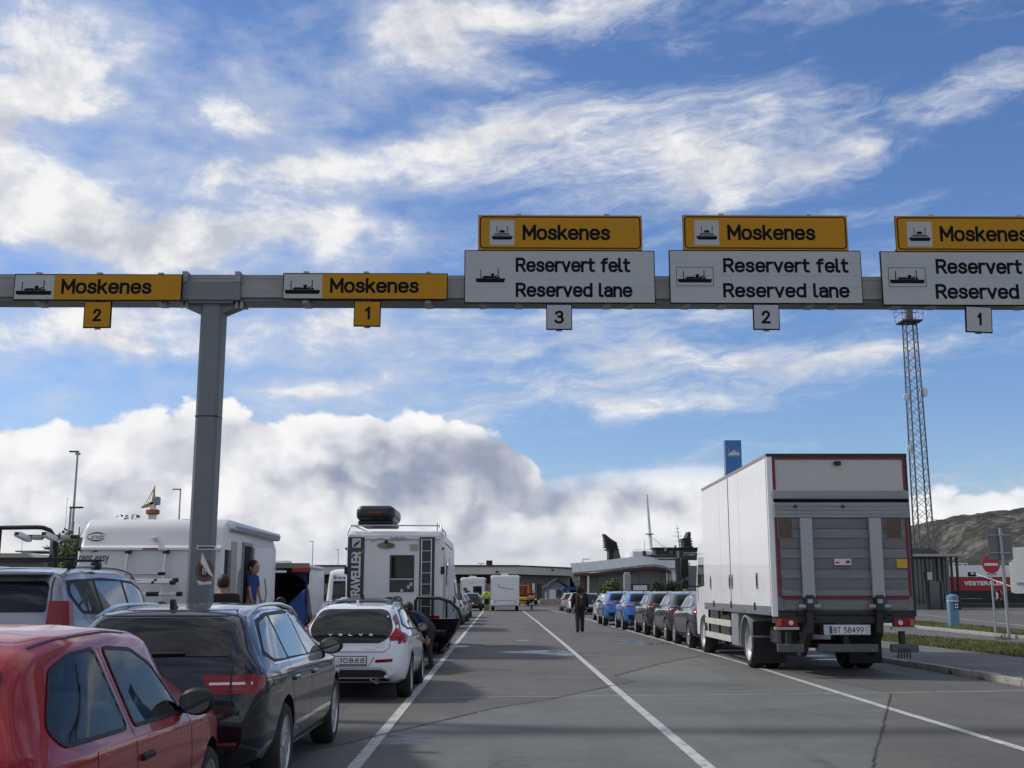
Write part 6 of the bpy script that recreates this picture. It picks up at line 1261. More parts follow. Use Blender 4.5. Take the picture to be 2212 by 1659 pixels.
# (f) black estate ahead of the white hatchback, right front door open
BE = dict(EST); BE.update(trim=None, rails=(.55,2.85,.60,BLK), crease=[], L=4.7801, plate=(-.26,.26,.64,.75,''))
BE['rear_lines'] = [l for l in EST['rear_lines'] if l[0] != 'bumper_trim']
t, sh = make_car('estate_car', 'black estate car with a right-hand door wide open', BE, BLACK, (-1.85-.915, 22.35, 0), 0, 'cars waiting in the left lane')
dr = bpy.data.objects.new('front_door', None); COL.objects.link(dr); bpy.data.objects.remove(dr)
hy = 2.10; lower = [(0,.30),(-.62,.30),(-.80,.48),(-.98,.72),(-1.10,1.0),(0,.98)]
d0 = MB().prism(lower, 'x', -.04, .04).build('rear_door', BLACK, t); d0.location = (.94, hy, .03); d0.rotation_euler = (0,0,R(66))
fr = [(-.01,.98),(-.01,1.36),(-.06,1.43),(-.60,1.42),(-.86,1.34),(-1.04,1.18),(-1.11,1.0)]; MB().tube([(0,y,z) for y, z in fr], .036, 8).build('window_frame', BLK, d0, 60); MB().cyl((0,-.76,1.0),(0,-.76,1.36),.024,8).build('window_divider', BLK, d0)
MB().prism([(-.03,1.0),(-.03,1.38),(-.60,1.395),(-.85,1.32),(-1.02,1.17),(-1.08,1.01)], 'x', -.003, .003).build('window_pane', GLASS_T, d0); MB().rbox(-.10,-.041,-.8,-.12,.62,.76,.02,2).build('armrest', BLK, d0, 50); MB().rbox(-.085,-.041,-.6,-.1,.36,.50,.015,1).build('door_pocket', BLK, d0, 50)
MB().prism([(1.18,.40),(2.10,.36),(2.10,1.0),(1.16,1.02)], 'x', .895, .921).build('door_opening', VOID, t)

# ------------------------------------------------------------------ background: quay, buildings, ships, hills, masts
def X_(x, Y): return at(x, 1276, Y).x
def Z_(y, Y, x=1106): return at(x, y, Y).z
CRM = mat('render_cream', (.56,.54,.47), .85, var=.06, scale=.8, dirt=(.33,.32,.29)); BRN = mat('timber_dark', (.055,.042,.034), .8, var=.25, scale=4); TAN = mat('wall_tan', (.40,.34,.26), .85, var=.12, scale=1.5, dirt=(.2,.17,.14)); RFD = mat('roof_felt', (.06,.06,.062), .85, var=.15)
GWL = mat('wall_grey', (.19,.19,.18), .85, var=.1, scale=1.5); SLATE = mat('roof_slate', (.22,.235,.25), .6, .2, var=.12, scale=1.2); RBR = mat('red_brown', (.085,.036,.024), .7, var=.15); BGL = mat('building_glass', (.05,.06,.07), .08, spec=.8, var=.1)
# sea and quay edge on the right
def sea_mat():
    m, N, L, p = nodes_mat('sea_water'); p.inputs['Base Color'].default_value = (.015,.03,.04,1); p.inputs['Roughness'].default_value = .12
    tc = N.new('ShaderNodeTexCoord'); n = N.new('ShaderNodeTexNoise'); L.new(tc.outputs['Object'], n.inputs['Vector']); n.inputs['Scale'].default_value = 1.2; n.inputs['Detail'].default_value = 6
    b = N.new('ShaderNodeBump'); b.inputs['Strength'].default_value = .5; L.new(n.outputs['Fac'], b.inputs['Height']); L.new(b.outputs[0], p.inputs['Normal']); return m
sheet('sea', [(12,112),(900,112),(900,720),(12,720)], -.002, sea_mat())
qe = MB().box(16,140,109.6,110.6,-.1,.42).build('quay_edge', mat('quay_dark',(.05,.05,.048),.8,var=.2,scale=2)); struct(qe)
# main terminal: deep pale fascia over a recessed wall
BY = 150.0; xc, xr = X_(1121,BY), X_(1237,165)
t = thing('terminal_building', 'long low terminal with pale fascia and dark recessed front', 'building', (0, BY, 0))
ztp, zbt = Z_(1224,BY), Z_(1240.5,BY)
MB().box(-34, xc, 0, 14, zbt, ztp).build('fascia', CRM, t); MB().box(-34.2, xc+.1, -.15, 14.2, ztp+.002, ztp+.22).build('roof_cap', RFD, t)
wl = MB().box(-34, xc-.05, 2.6, 13.8, 0, zbt-.002).build('wall', TAN, t); MB().box(-34, xc-.05, 2.45, 2.59, 2.6, zbt-.004).build('timber_band', BRN, wl)
for x in np.arange(-32, xc-1, 3.1): MB().box(x, x+.35, .5, .85, 0, zbt-.003).build('column', TAN, t); w = MB().box(x+.9, x+2.3, 2.52, 2.59, .3, 2.4).build('window', BGL, wl); MB().box(x+.82, x+2.38, 2.47, 2.585, .2, .29).build('sill', CRM, w)
wing = MB().add([(xc,0,zbt),(xr,15,zbt),(xr,15,ztp),(xc,0,ztp),(xc,12,zbt),(xr,27,zbt),(xr,27,ztp),(xc,12,ztp)], [(0,1,2,3),(4,7,6,5),(0,4,5,1),(1,5,6,2),(2,6,7,3),(3,7,4,0)]).build('wing_fascia', CRM, t)
MB().add([(xc-.05,-.1,ztp+.002),(xr+.2,15,ztp+.002),(xr+.2,15,ztp+.2),(xc-.05,-.1,ztp+.2),(xc,12,ztp+.002),(xr+.2,27,ztp+.002),(xr+.2,27,ztp+.2),(xc,12,ztp+.2)], [(0,1,2,3),(4,7,6,5),(0,4,5,1),(1,5,6,2),(2,6,7,3),(3,7,4,0)]).build('roof_cap', RFD, wing)
ww = MB().add([(xc,3.5,0),(xr-.2,18,0),(xr-.2,18,zbt-.003),(xc,3.5,zbt-.003),(xc,12,0),(xr-.2,26,0),(xr-.2,26,zbt-.003),(xc,12,zbt-.003)], [(0,1,2,3),(4,7,6,5),(0,4,5,1),(1,5,6,2),(2,6,7,3),(3,7,4,0)]).build('wing_wall', GWL, t)
for k, (m_, f) in enumerate(((RBR,.12),(BGL,.22),(RBR,.34),(TAN,.5),(BGL,.62),(TAN,.8))):
    p = Vector((xc,3.5)).lerp(Vector((xr-.2,18)), f); d = Vector((xr-.2-xc,14.5)).normalized(); n = Vector((d.y,-d.x)); a, b = p+n*.02, p+d*1.3+n*.02
    MB().add([(a.x,a.y,.1),(b.x,b.y,.1),(b.x,b.y,2.6),(a.x,a.y,2.6),(a.x+n.x*.06,a.y+n.y*.06,.1),(b.x+n.x*.06,b.y+n.y*.06,.1),(b.x+n.x*.06,b.y+n.y*.06,2.6),(a.x+n.x*.06,a.y+n.y*.06,2.6)], [(0,1,2,3),(4,7,6,5),(0,4,5,1),(1,5,6,2),(2,6,7,3),(3,7,4,0)]).build('door', m_, ww)
MB().box(X_(1049,BY), X_(1063,BY), 5, 6, ztp+.23, ztp+.95).build('roof_vent', BRN, t)
for xx, zz in ((1075,.8),(1195,.6)): q = MB().rbox(X_(xx,BY)-.25, X_(xx,BY)+.1, -.35, -.01, ztp-zz, ztp-zz+.25, .03, 1).build('wall_lamp', TDK, t)
for (x, h) in ((1038,1216),(1250,1212)):
    a = thing('lamp_post', 'slim roof lamp above the terminal, left of its dark vent' if x < 1100 else 'slim lamp beside the grey curved roof', 'lamp post', (X_(x,BY), BY+4 if x < 1100 else BY-8, 0), 0, 'lamp posts around the harbour'); zz = Z_(h,BY)
    MB().cyl((0,0,0),(0,0,zz),.07,8,.05).build('pole', GALV, a); MB().rbox(-.5 if x < 1100 else 0,.5 if x < 1100 else .9,-.12,.12,zz+.002,zz+.09,.02,1).build('lamp_head', GALV, a)
# red container glimpsed behind the motorhome
t = thing('shipping_container', 'red container under the terminal roof behind the forklift', 'container', (X_(1134,146), 146.2, 0)); MB().box(-1.0,.95,0,3.2,.1,2.6).build('shell', mat('container_red',(.28,.045,.02),.6,var=.1), t)
for k in range(7): MB().box(-.95+k*.27, -.85+k*.27, -.05, -.001, .2, 2.5).build('corrugation', MC['container_red'], t)
MB().box(.955,1.25,-.1,.3,.1,2.55).build('white_post', WHT, t)
# curved-roof building
CB = 112.0
def cb(x, y): p = at(x, y, CB); return (p.x, p.z)
t = thing('curved_roof_building', 'grey building with sweeping curved roof behind the crossovers', 'building', (0, CB, 0))
rp = [cb(1238,1240),(cb(1290,1236)),cb(1340,1230),cb(1385,1224.5),cb(1410,1223),cb(1430,1226),cb(1447,1234)]
up = [cb(1252,1230),cb(1300,1225),cb(1350,1221),cb(1390,1218.5),cb(1415,1217.5),cb(1437,1222),cb(1453,1233)]
rf = MB(); n = len(rp)
rf.add([(p[0],-1.2,p[1]) for p in rp]+[(p[0],-1.2,p[1]+.16) for p in rp]+[(p[0]+.3,9,p[1]+1.1) for p in rp]+[(p[0]+.3,9,p[1]+1.26) for p in rp], [f for i in range(n-1) for f in ((i,i+1,n+i+1,n+i),(n+i,n+i+1,3*n+i+1,3*n+i),(i,2*n+i,2*n+i+1,i+1),(2*n+i,3*n+i,3*n+i+1,2*n+i+1))]+[(0,n,3*n,2*n),(n-1,3*n-1,4*n-1,2*n-1)])
roof = rf.build('roof', SLATE, t, 50)
for f in np.linspace(.04,.96,16):
    i = min(n-2, int(f*(n-1))); u = f*(n-1)-i; x = rp[i][0]+(rp[i+1][0]-rp[i][0])*u; z = rp[i][1]+(rp[i+1][1]-rp[i][1])*u
    MB().add([(x,-1.2,z+.162),(x+.05,-1.2,z+.162),(x+.35,9,z+1.262),(x+.3,9,z+1.262),(x,-1.2,z+.2),(x+.05,-1.2,z+.2),(x+.35,9,z+1.3),(x+.3,9,z+1.3)], [(0,1,2,3),(4,7,6,5),(0,4,5,1),(1,5,6,2),(2,6,7,3),(3,7,4,0)]).build('roof_seam', SLATE, roof)
xl, xr2 = cb(1268,1240)[0], cb(1440,1240)[0]
wall = MB().prism([(xl,0)]+[(xl,rp[0][1]+.02)]+[(p[0],p[1]-.02) for p in rp[1:-1]]+[(xr2,rp[-2][1]-.05),(xr2,0)], 'y', .2, 8.5).build('wall', GWL, t)
MB().prism([(p[0],p[1]-.025) for p in rp]+[(p[0],p[1]-.26) for p in rp[::-1]], 'y', -1.15, .19).build('soffit', RBR, t)
MB().prism([cb(1258,1241),cb(1266,1241),cb(1267,1276),cb(1258,1276)], 'y', -.6, .4).build('red_pier', RBR, t); MB().box(cb(1240,0)[0], cb(1257,0)[0], .5, 1, 0, 3.1).build('glass_front', BGL, t); MB().cyl((cb(1254,0)[0],-.8,0),(cb(1254,0)[0],-.8,rp[0][1]),.12,10).build('column', WHT, t)
MB().prism([cb(1442,1237),cb(1449,1240),cb(1452,1276),cb(1444,1276)], 'y', -.9, .15).build('end_pier', CONC, t)
for k in range(7): MB().box(xl+1.0+k*1.05, xl+1.02+k*1.05, .17, .199, .2, rp[0][1]-.1).build('panel_joint', SEAM, wall)
t = thing('concrete_pillar', 'weathered concrete pillar between the two green bushes', 'pillar', (X_(1355,104),104,0)); MB().rbox(-.30,.30,-.3,.3,0,Z_(1240,104),.05,2).build('shaft', CONC, t); MB().rbox(-.24,.24,-.24,.24,Z_(1240,104)+.001,Z_(1238,104)+.06,.04,1).build('cap', CONC, t)
t = thing('notice_board', 'white notice board with dark frame in front of the grey wall', 'board', (X_(1383,106),106,0)); a, b, c, d = X_(1368,106), X_(1398,106), Z_(1275,106), Z_(1264,106)
MB().box(a-X_(1383,106), b-X_(1383,106), 0, .06, c, d).build('panel', WHT, t); [MB().box(p-X_(1383,106)-.12, p-X_(1383,106)+.12, -.02, .1, 0, d+.12).build('post', RBR, t) for p in (a-.13, b+.13)]; MB().box(a-X_(1383,106)-.01, b-X_(1383,106)+.01, -.02, .1, d+.002, d+.12).build('top_bar', BRN, t)
# foliage
def leaf_crown(name, c, rad, n, size, m, parent, seed=0, squash=1.0):
    rg = np.random.default_rng(seed); V = []; Fc = []; k = 14
    cl = rg.normal(size=(k,3)); cl /= np.linalg.norm(cl,axis=1)[:,None]; cl *= (rg.random(k)**.4)[:,None]*.75
    for i in range(n):
        b = cl[rg.integers(k)]; d = rg.normal(size=3); d /= np.linalg.norm(d); p = b + d*.42*rg.random()**.45
        p = np.array(c)+p*np.array(rad); u = rg.normal(size=3); u /= np.linalg.norm(u); v = np.cross(u, rg.normal(size=3)); v /= np.linalg.norm(v); s = size*rg.uniform(.5,1.2)
        o = len(V); V += [tuple(p-u*s), tuple(p+v*s*.5), tuple(p+u*s), tuple(p-v*s*.5)]; Fc.append((o,o+1,o+2,o+3))
    return MB().add(V, Fc).build(name, m, parent, recalc=False)
LEAF = mat('leaf_green', (.085,.125,.035), .7, var=.4, scale=3); LEAFD = mat('leaf_dark', (.045,.062,.022), .7, var=.4, scale=3); BARK = mat('bark', (.09,.07,.05), .9, var=.25, scale=10, bump=.4)
def bush(label, x0, x1, ytop, Y, m, seed, stems=3):
    cx_ = (X_(x0,Y)+X_(x1,Y))/2; w = (X_(x1,Y)-X_(x0,Y))/2; h = Z_(ytop,Y); t = thing('bush', label, 'bush', (cx_, Y, 0), 0, 'bushes in front of the grey building')
    for k in range(stems): MB().tube([(random.uniform(-.1,.1),0,0),(random.uniform(-.3,.3)*w,0,h*.5),(random.uniform(-.6,.6)*w,.1,h*.8)], .05, 6, .02).build('stem', BARK, t)
    leaf_crown('foliage', (0,0,h*.52), (w*1.05,w*.7,h*.52), 2600, .13, m, t, seed); return t
bush('round bright green bush left of the concrete pillar', 1296, 1350, 1247, 100, LEAF, 1)
bush('dark spreading bush right of the white notice board', 1404, 1440, 1260, 98, LEAFD, 2)
bush('taller dark bush beside the bald man near the truck cab', 1432, 1474, 1255, 99, LEAFD, 3)
def tree(label, xb, Y, ztop, rx, m, seed, lean=0, nleaf=2600):
    t = thing('tree', label, 'tree', (X_(xb,Y), Y, 0), 0, 'trees behind the campers'); tr = MB().tube([(0,0,0),(.03,0,ztop*.35),(.1+lean*.5,.02,ztop*.7),(lean,0,ztop*.97)], .10, 8, .02).build('trunk', BARK, t, 60)
    for k in range(7):
        z = ztop*(.35+.08*k); a = k*2.4; MB().tube([(lean*z/ztop*.6,0,z),(rx*.5*math.cos(a),rx*.5*math.sin(a),z+.35),(rx*.85*math.cos(a),rx*.85*math.sin(a),z+.8)], .035, 6, .01).build('limb', BARK, tr)
    cr = leaf_crown('crown', (lean*.6,0,ztop*.62), (rx,rx,ztop*.40), nleaf, .11, m, t, seed); return t
tree('slender young tree left of the rental motorhome', 146, 42, Z_(1120,42)-.2, .75, LEAF, 5, .28, 1500)
tree('leafy tree top showing above the rental motorhome roof', 272, 48, Z_(1106,48), 1.2, LEAF, 6, .1, 1100)
tree('second leafy tree close beside the slender one', 136, 47, Z_(1150,47), .9, LEAFD, 7, -.1, 1800)
# hut, stone barrier
t = thing('hut', 'small gabled blue-grey hut beyond the stone barrier', 'hut', (X_(1203,140),140,0)); w = (X_(1226,140)-X_(1180,140))/2; h = Z_(1271,140); BLH = mat('hut_grey',(.20,.23,.26),.8,var=.1); HBL = mat('hut_blue',(.02,.07,.24),.6,var=.1)
MB().box(-w,w,0,4,0,h).build('wall', BLH, t); rf = MB().prism([(-w-.4,h-.05),(0,h+1.05),(w+.4,h-.05),(w+.4,h+.10),(0,h+1.22),(-w-.4,h+.10)], 'y', -.5, 4.4).build('roof', RFD, t); MB().prism([(-w,h+.001),(w,h+.001),(0,h+.98)], 'y', 0, .3).build('gable', BLH, t)
MB().box(-w*.72,-w*.12,-.04,-.001,.05,h-.15).build('white_door', WHT, t); MB().box(-w*.02,w*.9,-.04,-.001,.05,h*.45).build('blue_board', HBL, t); q = MB().box(-w*.02,w*.9,-.04,-.001,h*.5,h-.15).build('window', BGL, t)
t = thing('parasol_stall', 'blue canvas stall between the hut and the white cars', 'stall', (X_(1243,128),128,0)); MB().prism([(-1.6,1.7),(1.6,1.7),(1.3,2.05),(-1.3,2.05)], 'y', 0, 2).build('canopy', HBL, t); [MB().cyl((sx*1.4,.1,0),(sx*1.4,.1,1.7),.04,6).build('pole', GALV, t) for sx in (-1,1)]
STN = mat('barrier_stone',(.42,.38,.28),.9,var=.2,scale=4,bump=.3)
t = thing('stone_barrier', 'row of pale stone blocks closing the end of the lane', 'barrier', (X_(1184,124),124,0)); z = Z_(1293,124)
for r in range(2):
    for k in range(5): MB().rbox(-1.05+k*.44+(.1 if r else 0), -.63+k*.44+(.1 if r else 0), -.2+.02*(k%2), .25, r*z/2+.003, (r+1)*z/2-.006, .03, 2).build('stone', STN, t)
t = thing('waste_sack', 'white sack lying beside the stone barrier', 'sack', (X_(1158,124),124.5,0)); MB().ell((0,0,.32),(.42,.35,.34)).build('sack_body', WHT, t, 60); MB().ell((.02,0,.68),(.08,.08,.09)).build('knot', WHT, t, 60)
MB_k = struct(MB().box(X_(1165,120), X_(1215,120), 119.6, 120.2, -.05, .12).build('far_kerb', STN))
# forklift
t = thing('forklift', 'yellow forklift truck behind the lone white motorhome', 'forklift', (X_(1129,120),120,0)); FY = mat('forklift_yellow',(.58,.30,.02),.45,var=.08); w = .62
MB().rbox(-w,w,0,1.5,.35,1.0,.08,3).build('body', FY, t, 50); MB().rbox(-w*.9,w*.9,-.25,.1,.3,.95,.1,3).build('counterweight', FY, t, 50); MB().rbox(-.35,.35,.3,.8,1.0,1.2,.05,2).build('seat', BLK, t, 50)
for sx in (-1,1):
    MB().box(sx*w-.05,sx*w+.05,.05,.13,1.0,2.15).build('cage_post', FY, t); MB().box(sx*w-.05,sx*w+.05,1.3,1.38,1.0,2.15).build('cage_post', FY, t); wheel(t, sx*.6, 1.15, .33, .25, sx, 0); wheel(t, sx*.55, .15, .26, .2, sx, 0); MB().box(sx*.3-.05,sx*.3+.05,1.62,1.74,.1,2.6).build('mast_rail', TDK, t)
MB().box(-w-.06,w+.06,.04,1.4,2.151,2.22).build('cage_roof', FY, t); MB().rbox(-.45,.45,-.262,-.251,.55,.68,.004,1).build('grille', BLK, t)
for sx in (-.25,.25): MB().box(sx-.06,sx+.06,1.75,2.8,.08,.13).build('fork', TDK, t)
# ferry behind the curved roof, with two finned funnels and masts
FYY = 180.0; FWH = mat('ferry_white',(.80,.80,.79),.5,var=.04,scale=.3,dirt=(.5,.5,.49)); FBK = mat('funnel_black',(.016,.017,.019),.5,var=.2); FGR = mat('funnel_grey',(.10,.10,.105),.6,var=.1)
t = thing('ferry', 'white car ferry with black finned funnels behind the curved roof', 'ferry', (X_(1420,FYY),FYY,0)); x0 = X_(1420,FYY)
def fx(x): return X_(x,FYY)-x0
def fz(y): return Z_(y,FYY)
MB().box(fx(1300),fx(1560),4,26,-.5,fz(1226)).build('hull', FWH, t); ss = MB().box(fx(1372),fx(1421),2,14,fz(1226)+.002,fz(1190)).build('superstructure', FWH, t)
for (a, b, c, d) in ((1393,1402,1197,1190.5+14),(1411,1415,1196,1203)): MB().box(fx(a),fx(b),1.9,1.999,fz(d),fz(c)).build('window', BGL, ss)
MB().box(fx(1335),fx(1500),3,18,fz(1226)+.002,fz(1214)).build('deck_house', FWH, t); MB().box(fx(1421)+.02,fx(1480),3,12,fz(1214)+.002,fz(1196)).build('upper_deck', FWH, t); MB().box(fx(1419),fx(1482),2.6,12.4,fz(1196)+.002,fz(1193)).build('deck_edge', GTR, t)
for k in range(16): MB().cyl((fx(1372)+k*.24,2.2,fz(1190)),(fx(1372)+k*.24,2.2,fz(1186)),.03,5).build('railing_post', FWH, ss)
MB().cyl((fx(1372),2.2,fz(1186)),(fx(1421),2.2,fz(1186)),.03,5).build('railing', FWH, ss)
def funnel(pts_dark, pts_grey, fins, sgn, mark=True):
    f = MB().prism([(fx(a),fz(b)) for a,b in pts_dark], 'y', 2.5, 6).build('funnel', FBK, t)
    if pts_grey: MB().prism([(fx(a),fz(b)) for a,b in pts_grey], 'y', 2.2, 6.2).build('funnel_casing', FGR, f)
    for (a, b, y) in fins: MB().prism([(fx(a),fz(y)),(fx(b),fz(y)),(fx(b),fz(y)-.22),(fx(a),fz(y)-.22)], 'y', 2.1, 6.4).build('fin', FBK, f)
funnel([(1319,1224),(1320,1190),(1313,1164),(1309,1151),(1314,1153),(1326,1163),(1338,1170),(1340,1185),(1332,1224)], [(1326,1224),(1332,1183),(1341,1186),(1350,1224)], [(1311,1325,1163),(1312,1332,1168),(1312,1337,1173),(1312,1340,1178),(1314,1342,1184)], 1)
funnel([(1488,1196),(1486,1166),(1492,1160),(1498,1146),(1502,1149),(1501,1163),(1505,1196)], [], [(1483,1502,1161),(1484,1504,1166),(1485,1504,1172),(1485,1505,1178)], -1)
mm = MB().tube([(fx(1417),4,fz(1205)),(fx(1409),4,fz(1063))], .34, 10, .14).build('mast', FWH, t, 50); MB().box(fx(1408)-.25,fx(1419)+.2,3.6,4.4,fz(1152),fz(1150)).build('mast_platform', TDK, mm)
for k in range(12): y = 1072+k*6; MB().box(fx(1410+k*.4)-.32,fx(1410+k*.4)+.0,3.75,3.85,fz(y),fz(y)+.06).build('mast_step', GALV, mm)
m2 = MB().tube([(fx(1482),5,fz(1190)),(fx(1477),5,fz(1130))], .16, 8, .06).build('mast', FWH, t); [MB().box(fx(1478)-w_,fx(1478)+w_,4.95,5.05,fz(y),fz(y)+.07).build('yard', GALV, m2) for y, w_ in ((1138,.3),(1146,.5),(1155,.75),(1166,.4))]
MB().cyl((fx(1403),5,fz(1190)),(fx(1403),5,fz(1165)),.04,6).build('aerial', GALV, t); MB().cyl((fx(1470),5,fz(1193)),(fx(1470),5,fz(1175)),.05,6).build('flag_staff', GALV, t); MB().box(fx(1470)+.06,fx(1474),4.99,5.01,fz(1181),fz(1175)).build('flag', mat('flag_grey',(.2,.2,.22),.8), t)
MB().tube([(fx(1417),4,fz(1156)),(fx(1440),4,fz(1176)),(fx(1462),4,fz(1190))], .03, 5).build('stay_wire', TDK, t)
for (a, b, c) in ((1341,1349,1210),(1352,1358,1214),(1432,1440,1188),(1456,1468,1187)): MB().box(fx(a),fx(b),4,6,fz(c+12),fz(c)).build('deck_locker', FWH if a > 1400 else GTR, t)
# link-span of dark steel beams by the quay
LY = 150.0; LST = mat('linkspan_steel',(.045,.045,.044),.7,var=.2,scale=1); LSP = mat('linkspan_pale',(.36,.36,.33),.7,var=.1)
t = thing('linkspan', 'dark steel ferry ramp frame left of the box truck', 'ferry ramp', (X_(1450,LY),LY,0)); x0 = X_(1450,LY)
def lx(x): return X_(x,LY)-x0
def lz(y): return Z_(y,LY)
MB().box(lx(1390),lx(1520),-.5,.3,lz(1210),lz(1199)).build('upper_beam', LST, t); MB().box(lx(1390),lx(1465),-.62,-.501,lz(1208),lz(1204.5)).build('beam_stripe', LSP, t); MB().box(lx(1470),lx(1520),-.62,-.501,lz(1197),lz(1193)).build('beam_stripe', LSP, t)
MB().box(lx(1462),lx(1476),-.9,.9,0,lz(1190)).build('tower', LST, t); MB().box(lx(1463),lx(1466.5),-1.0,-.901,lz(1206),lz(1190)).build('tower_lamp_strip', LSP, t); MB().box(lx(1420),lx(1520),.8,4,lz(1196),lz(1184)).build('control_house', LST, t); q = MB().box(lx(1450),lx(1458),.72,.799,lz(1195),lz(1189)).build('window', BGL, t); MB().box(lx(1415),lx(1520),.4,4.4,lz(1184)+.002,lz(1182)).build('roof', RFD, t)
MB().box(lx(1476)+.02,lx(1520),0,3,0,lz(1222)).build('machine_house', GWL, t); [MB().box(lx(1484+k*4),lx(1486+k*4),-.08,-.001,lz(1236),lz(1224)).build('vent', LSP, t) for k in range(3)]
MB().prism([(lx(1390),lz(1199)),(lx(1397),lz(1199)),(lx(1397),lz(1190)),(lx(1390),lz(1190))], 'y', -.3, .2).build('sheave_box', LST, t); MB().tube([(lx(1438),-.2,lz(1190)),(lx(1441),-.2,lz(1186)),(lx(1436),-.2,lz(1182))], .12, 6).build('floodlight', LSP, t)
MB().box(lx(1392),lx(1395),-.2,.1,0,lz(1210)-.01).build('leg', LST, t)
# blue pylon sign behind the truck
PY = 60.0; t = thing('pylon_sign', 'tall blue pylon with white ship emblem behind the truck box', 'sign', (X_(1595,PY),PY,0)); PBL = mat('pylon_blue',(.035,.17,.42),.4,var=.05)
zt_, w = Z_(950,PY), (X_(1613,PY)-X_(1577,PY))/2
MB().box(-w,w,0,.42,0,zt_).build('body', mat('pylon_grey',(.25,.27,.29),.5,.3,var=.06), t); MB().box(-w+.005,w-.005,-.03,-.001,.1,zt_-.03).build('blue_face', PBL, t)
zc_ = Z_(978,PY); e = MB()
for P in ([(-.30,-.12),(.30,-.12),(.34,.02),(.22,.02),(.18,.07),(-.18,.05),(-.22,-.02),(-.32,-.04)],[(-.05,.08),(.12,.09),(.10,.16),(-.02,.15)]): e.prism([(a,zc_+b) for a,b in P], 'y', -.045, -.031)
q = e.build('ship_emblem', mat('emblem_pale',(.55,.58,.62),.4), t); [MB().box(a-.008,a+.008,-.04,-.031,zc_+.05,zc_+.30).build('emblem_mast', MC['emblem_pale'], q) for a in (-.24,.26)]; MB().box(-.34,.36,-.04,-.031,zc_-.17,zc_-.15).build('emblem_line', MC['emblem_pale'], q)
# lattice mast
MY_ = 105.0; xb, zb_ = X_(2003,MY_), Z_(690,MY_); t = thing('lattice_mast', 'tall steel lattice radio mast right of the box truck', 'mast', (xb, MY_, 0)); MST = mat('mast_steel',(.12,.125,.13),.6,.2,var=.15)
hb, ht = .74, .50; H_ = zb_
def corner(i, z): h = hb+(ht-hb)*z/H_; return Vector(((-h,h,h,-h)[i], (-h,-h,h,h)[i], z))
for i in range(4): MB().cyl(corner(i,0), corner(i,H_), .085, 6, .06).build('leg', MST, t)
npan = 26; zsx = [H_*(1-(1-k/npan)**1.12) for k in range(npan+1)]
for k in range(npan):
    for i in range(4):
        a, b, c, d = corner(i,zsx[k]), corner((i+1)%4,zsx[k]), corner(i,zsx[k+1]), corner((i+1)%4,zsx[k+1]); MB().cyl(a,d,.026,4).build('brace', MST, t); MB().cyl(b,c,.026,4).build('brace', MST, t)
pf = MB().box(-.95,.95,-.95,.95,H_-.25,H_-.1).build('platform', TDK, t); [MB().cyl((sx*.95,sy_*.95,H_-.1),(sx*1.1,sy_*1.1,H_+1.1),.03,5).build('guard_post', MST, pf) for sx in (-1,1) for sy_ in (-1,1)]
for z_ in (H_+.5,H_+1.08): MB().tube([(-1.05,-1.05,z_),(1.05,-1.05,z_),(1.05,1.05,z_),(-1.05,1.05,z_),(-1.05,-1.05,z_)], .025, 5).build('guard_rail', MST, pf)
MB().box(-.3,.3,-.3,.3,H_-.1,H_+2.2).build('mast_head', MST, t)
for (y_, sx) in ((845,1),(850,1),(968,-1),(857,-1)): MB().lathe([(.05,0),(.36,.10),(.36,.22),(.2,.3)], (sx*(.82),-.5,Z_(y_,MY_)), 'y', 14).build('dish', WHT, t, 40)
for y_ in (1122,1134): q = MB().cyl((.9,0,Z_(y_,MY_)),(2.5,0,Z_(y_,MY_)-.1),.03,5).build('yagi_boom', MST, t); [MB().cyl((1.2+k*.3,-.4,Z_(y_,MY_)-.02*k),(1.2+k*.3,.4,Z_(y_,MY_)-.02*k),.02,4).build('yagi_element', MST, q) for k in range(5)]
# glazed waiting shelter under the mast
SHY = 100.0; t = thing('waiting_shelter', 'glazed quay building with wide flat canopy under the mast', 'building', (X_(2010,SHY),SHY,0)); x0 = X_(2010,SHY)
def hx(x): return X_(x,SHY)-x0
def hz(y): return Z_(y,SHY)
SHG = mat('shelter_grey',(.16,.165,.17),.6,var=.1); MB().box(hx(1900),hx(2050),0,8,0,hz(1204)).build('wall', SHG, t); rf = MB().box(hx(1900),hx(2068),-2.2,9,hz(1203),hz(1198)).build('canopy', LSP, t); MB().prism([(hx(1930),hz(1197.5)),(hx(2038),hz(1197.5)),(hx(2020),hz(1184)),(hx(1940),hz(1184))], 'y', 0, 7).build('roof', RFD, rf); MB().prism([(hx(2047),hz(1201.5)),(hx(2092),hz(1200)),(hx(2092),hz(1198.5)),(hx(2047),hz(1199.5))], 'y', -2, 2).build('canopy_wing', LSP, rf)
for k in range(9): xx = hx(1975)+k*.36; MB().box(xx,xx+.06,-.06,-.001,.4,hz(1206)).build('mullion', TDK, t); w_ = MB().box(xx+.075,xx+.345,-.03,-.001,.6,hz(1208)).build('window', BGL, t)
MB().box(hx(2000),hx(2012),-.4,-.05,hz(1252),hz(1236)).build('white_cabinet', WHT, t); MB().box(hx(2005),hx(2035),-.35,-.07,.05,hz(1255)).build('door', BGL, t); [MB().box(hx(x_),hx(x_)+.16,-1.8,-1.6,0,hz(1204)).build('post', TDK, t) for x_ in (1985,2040,2052)]
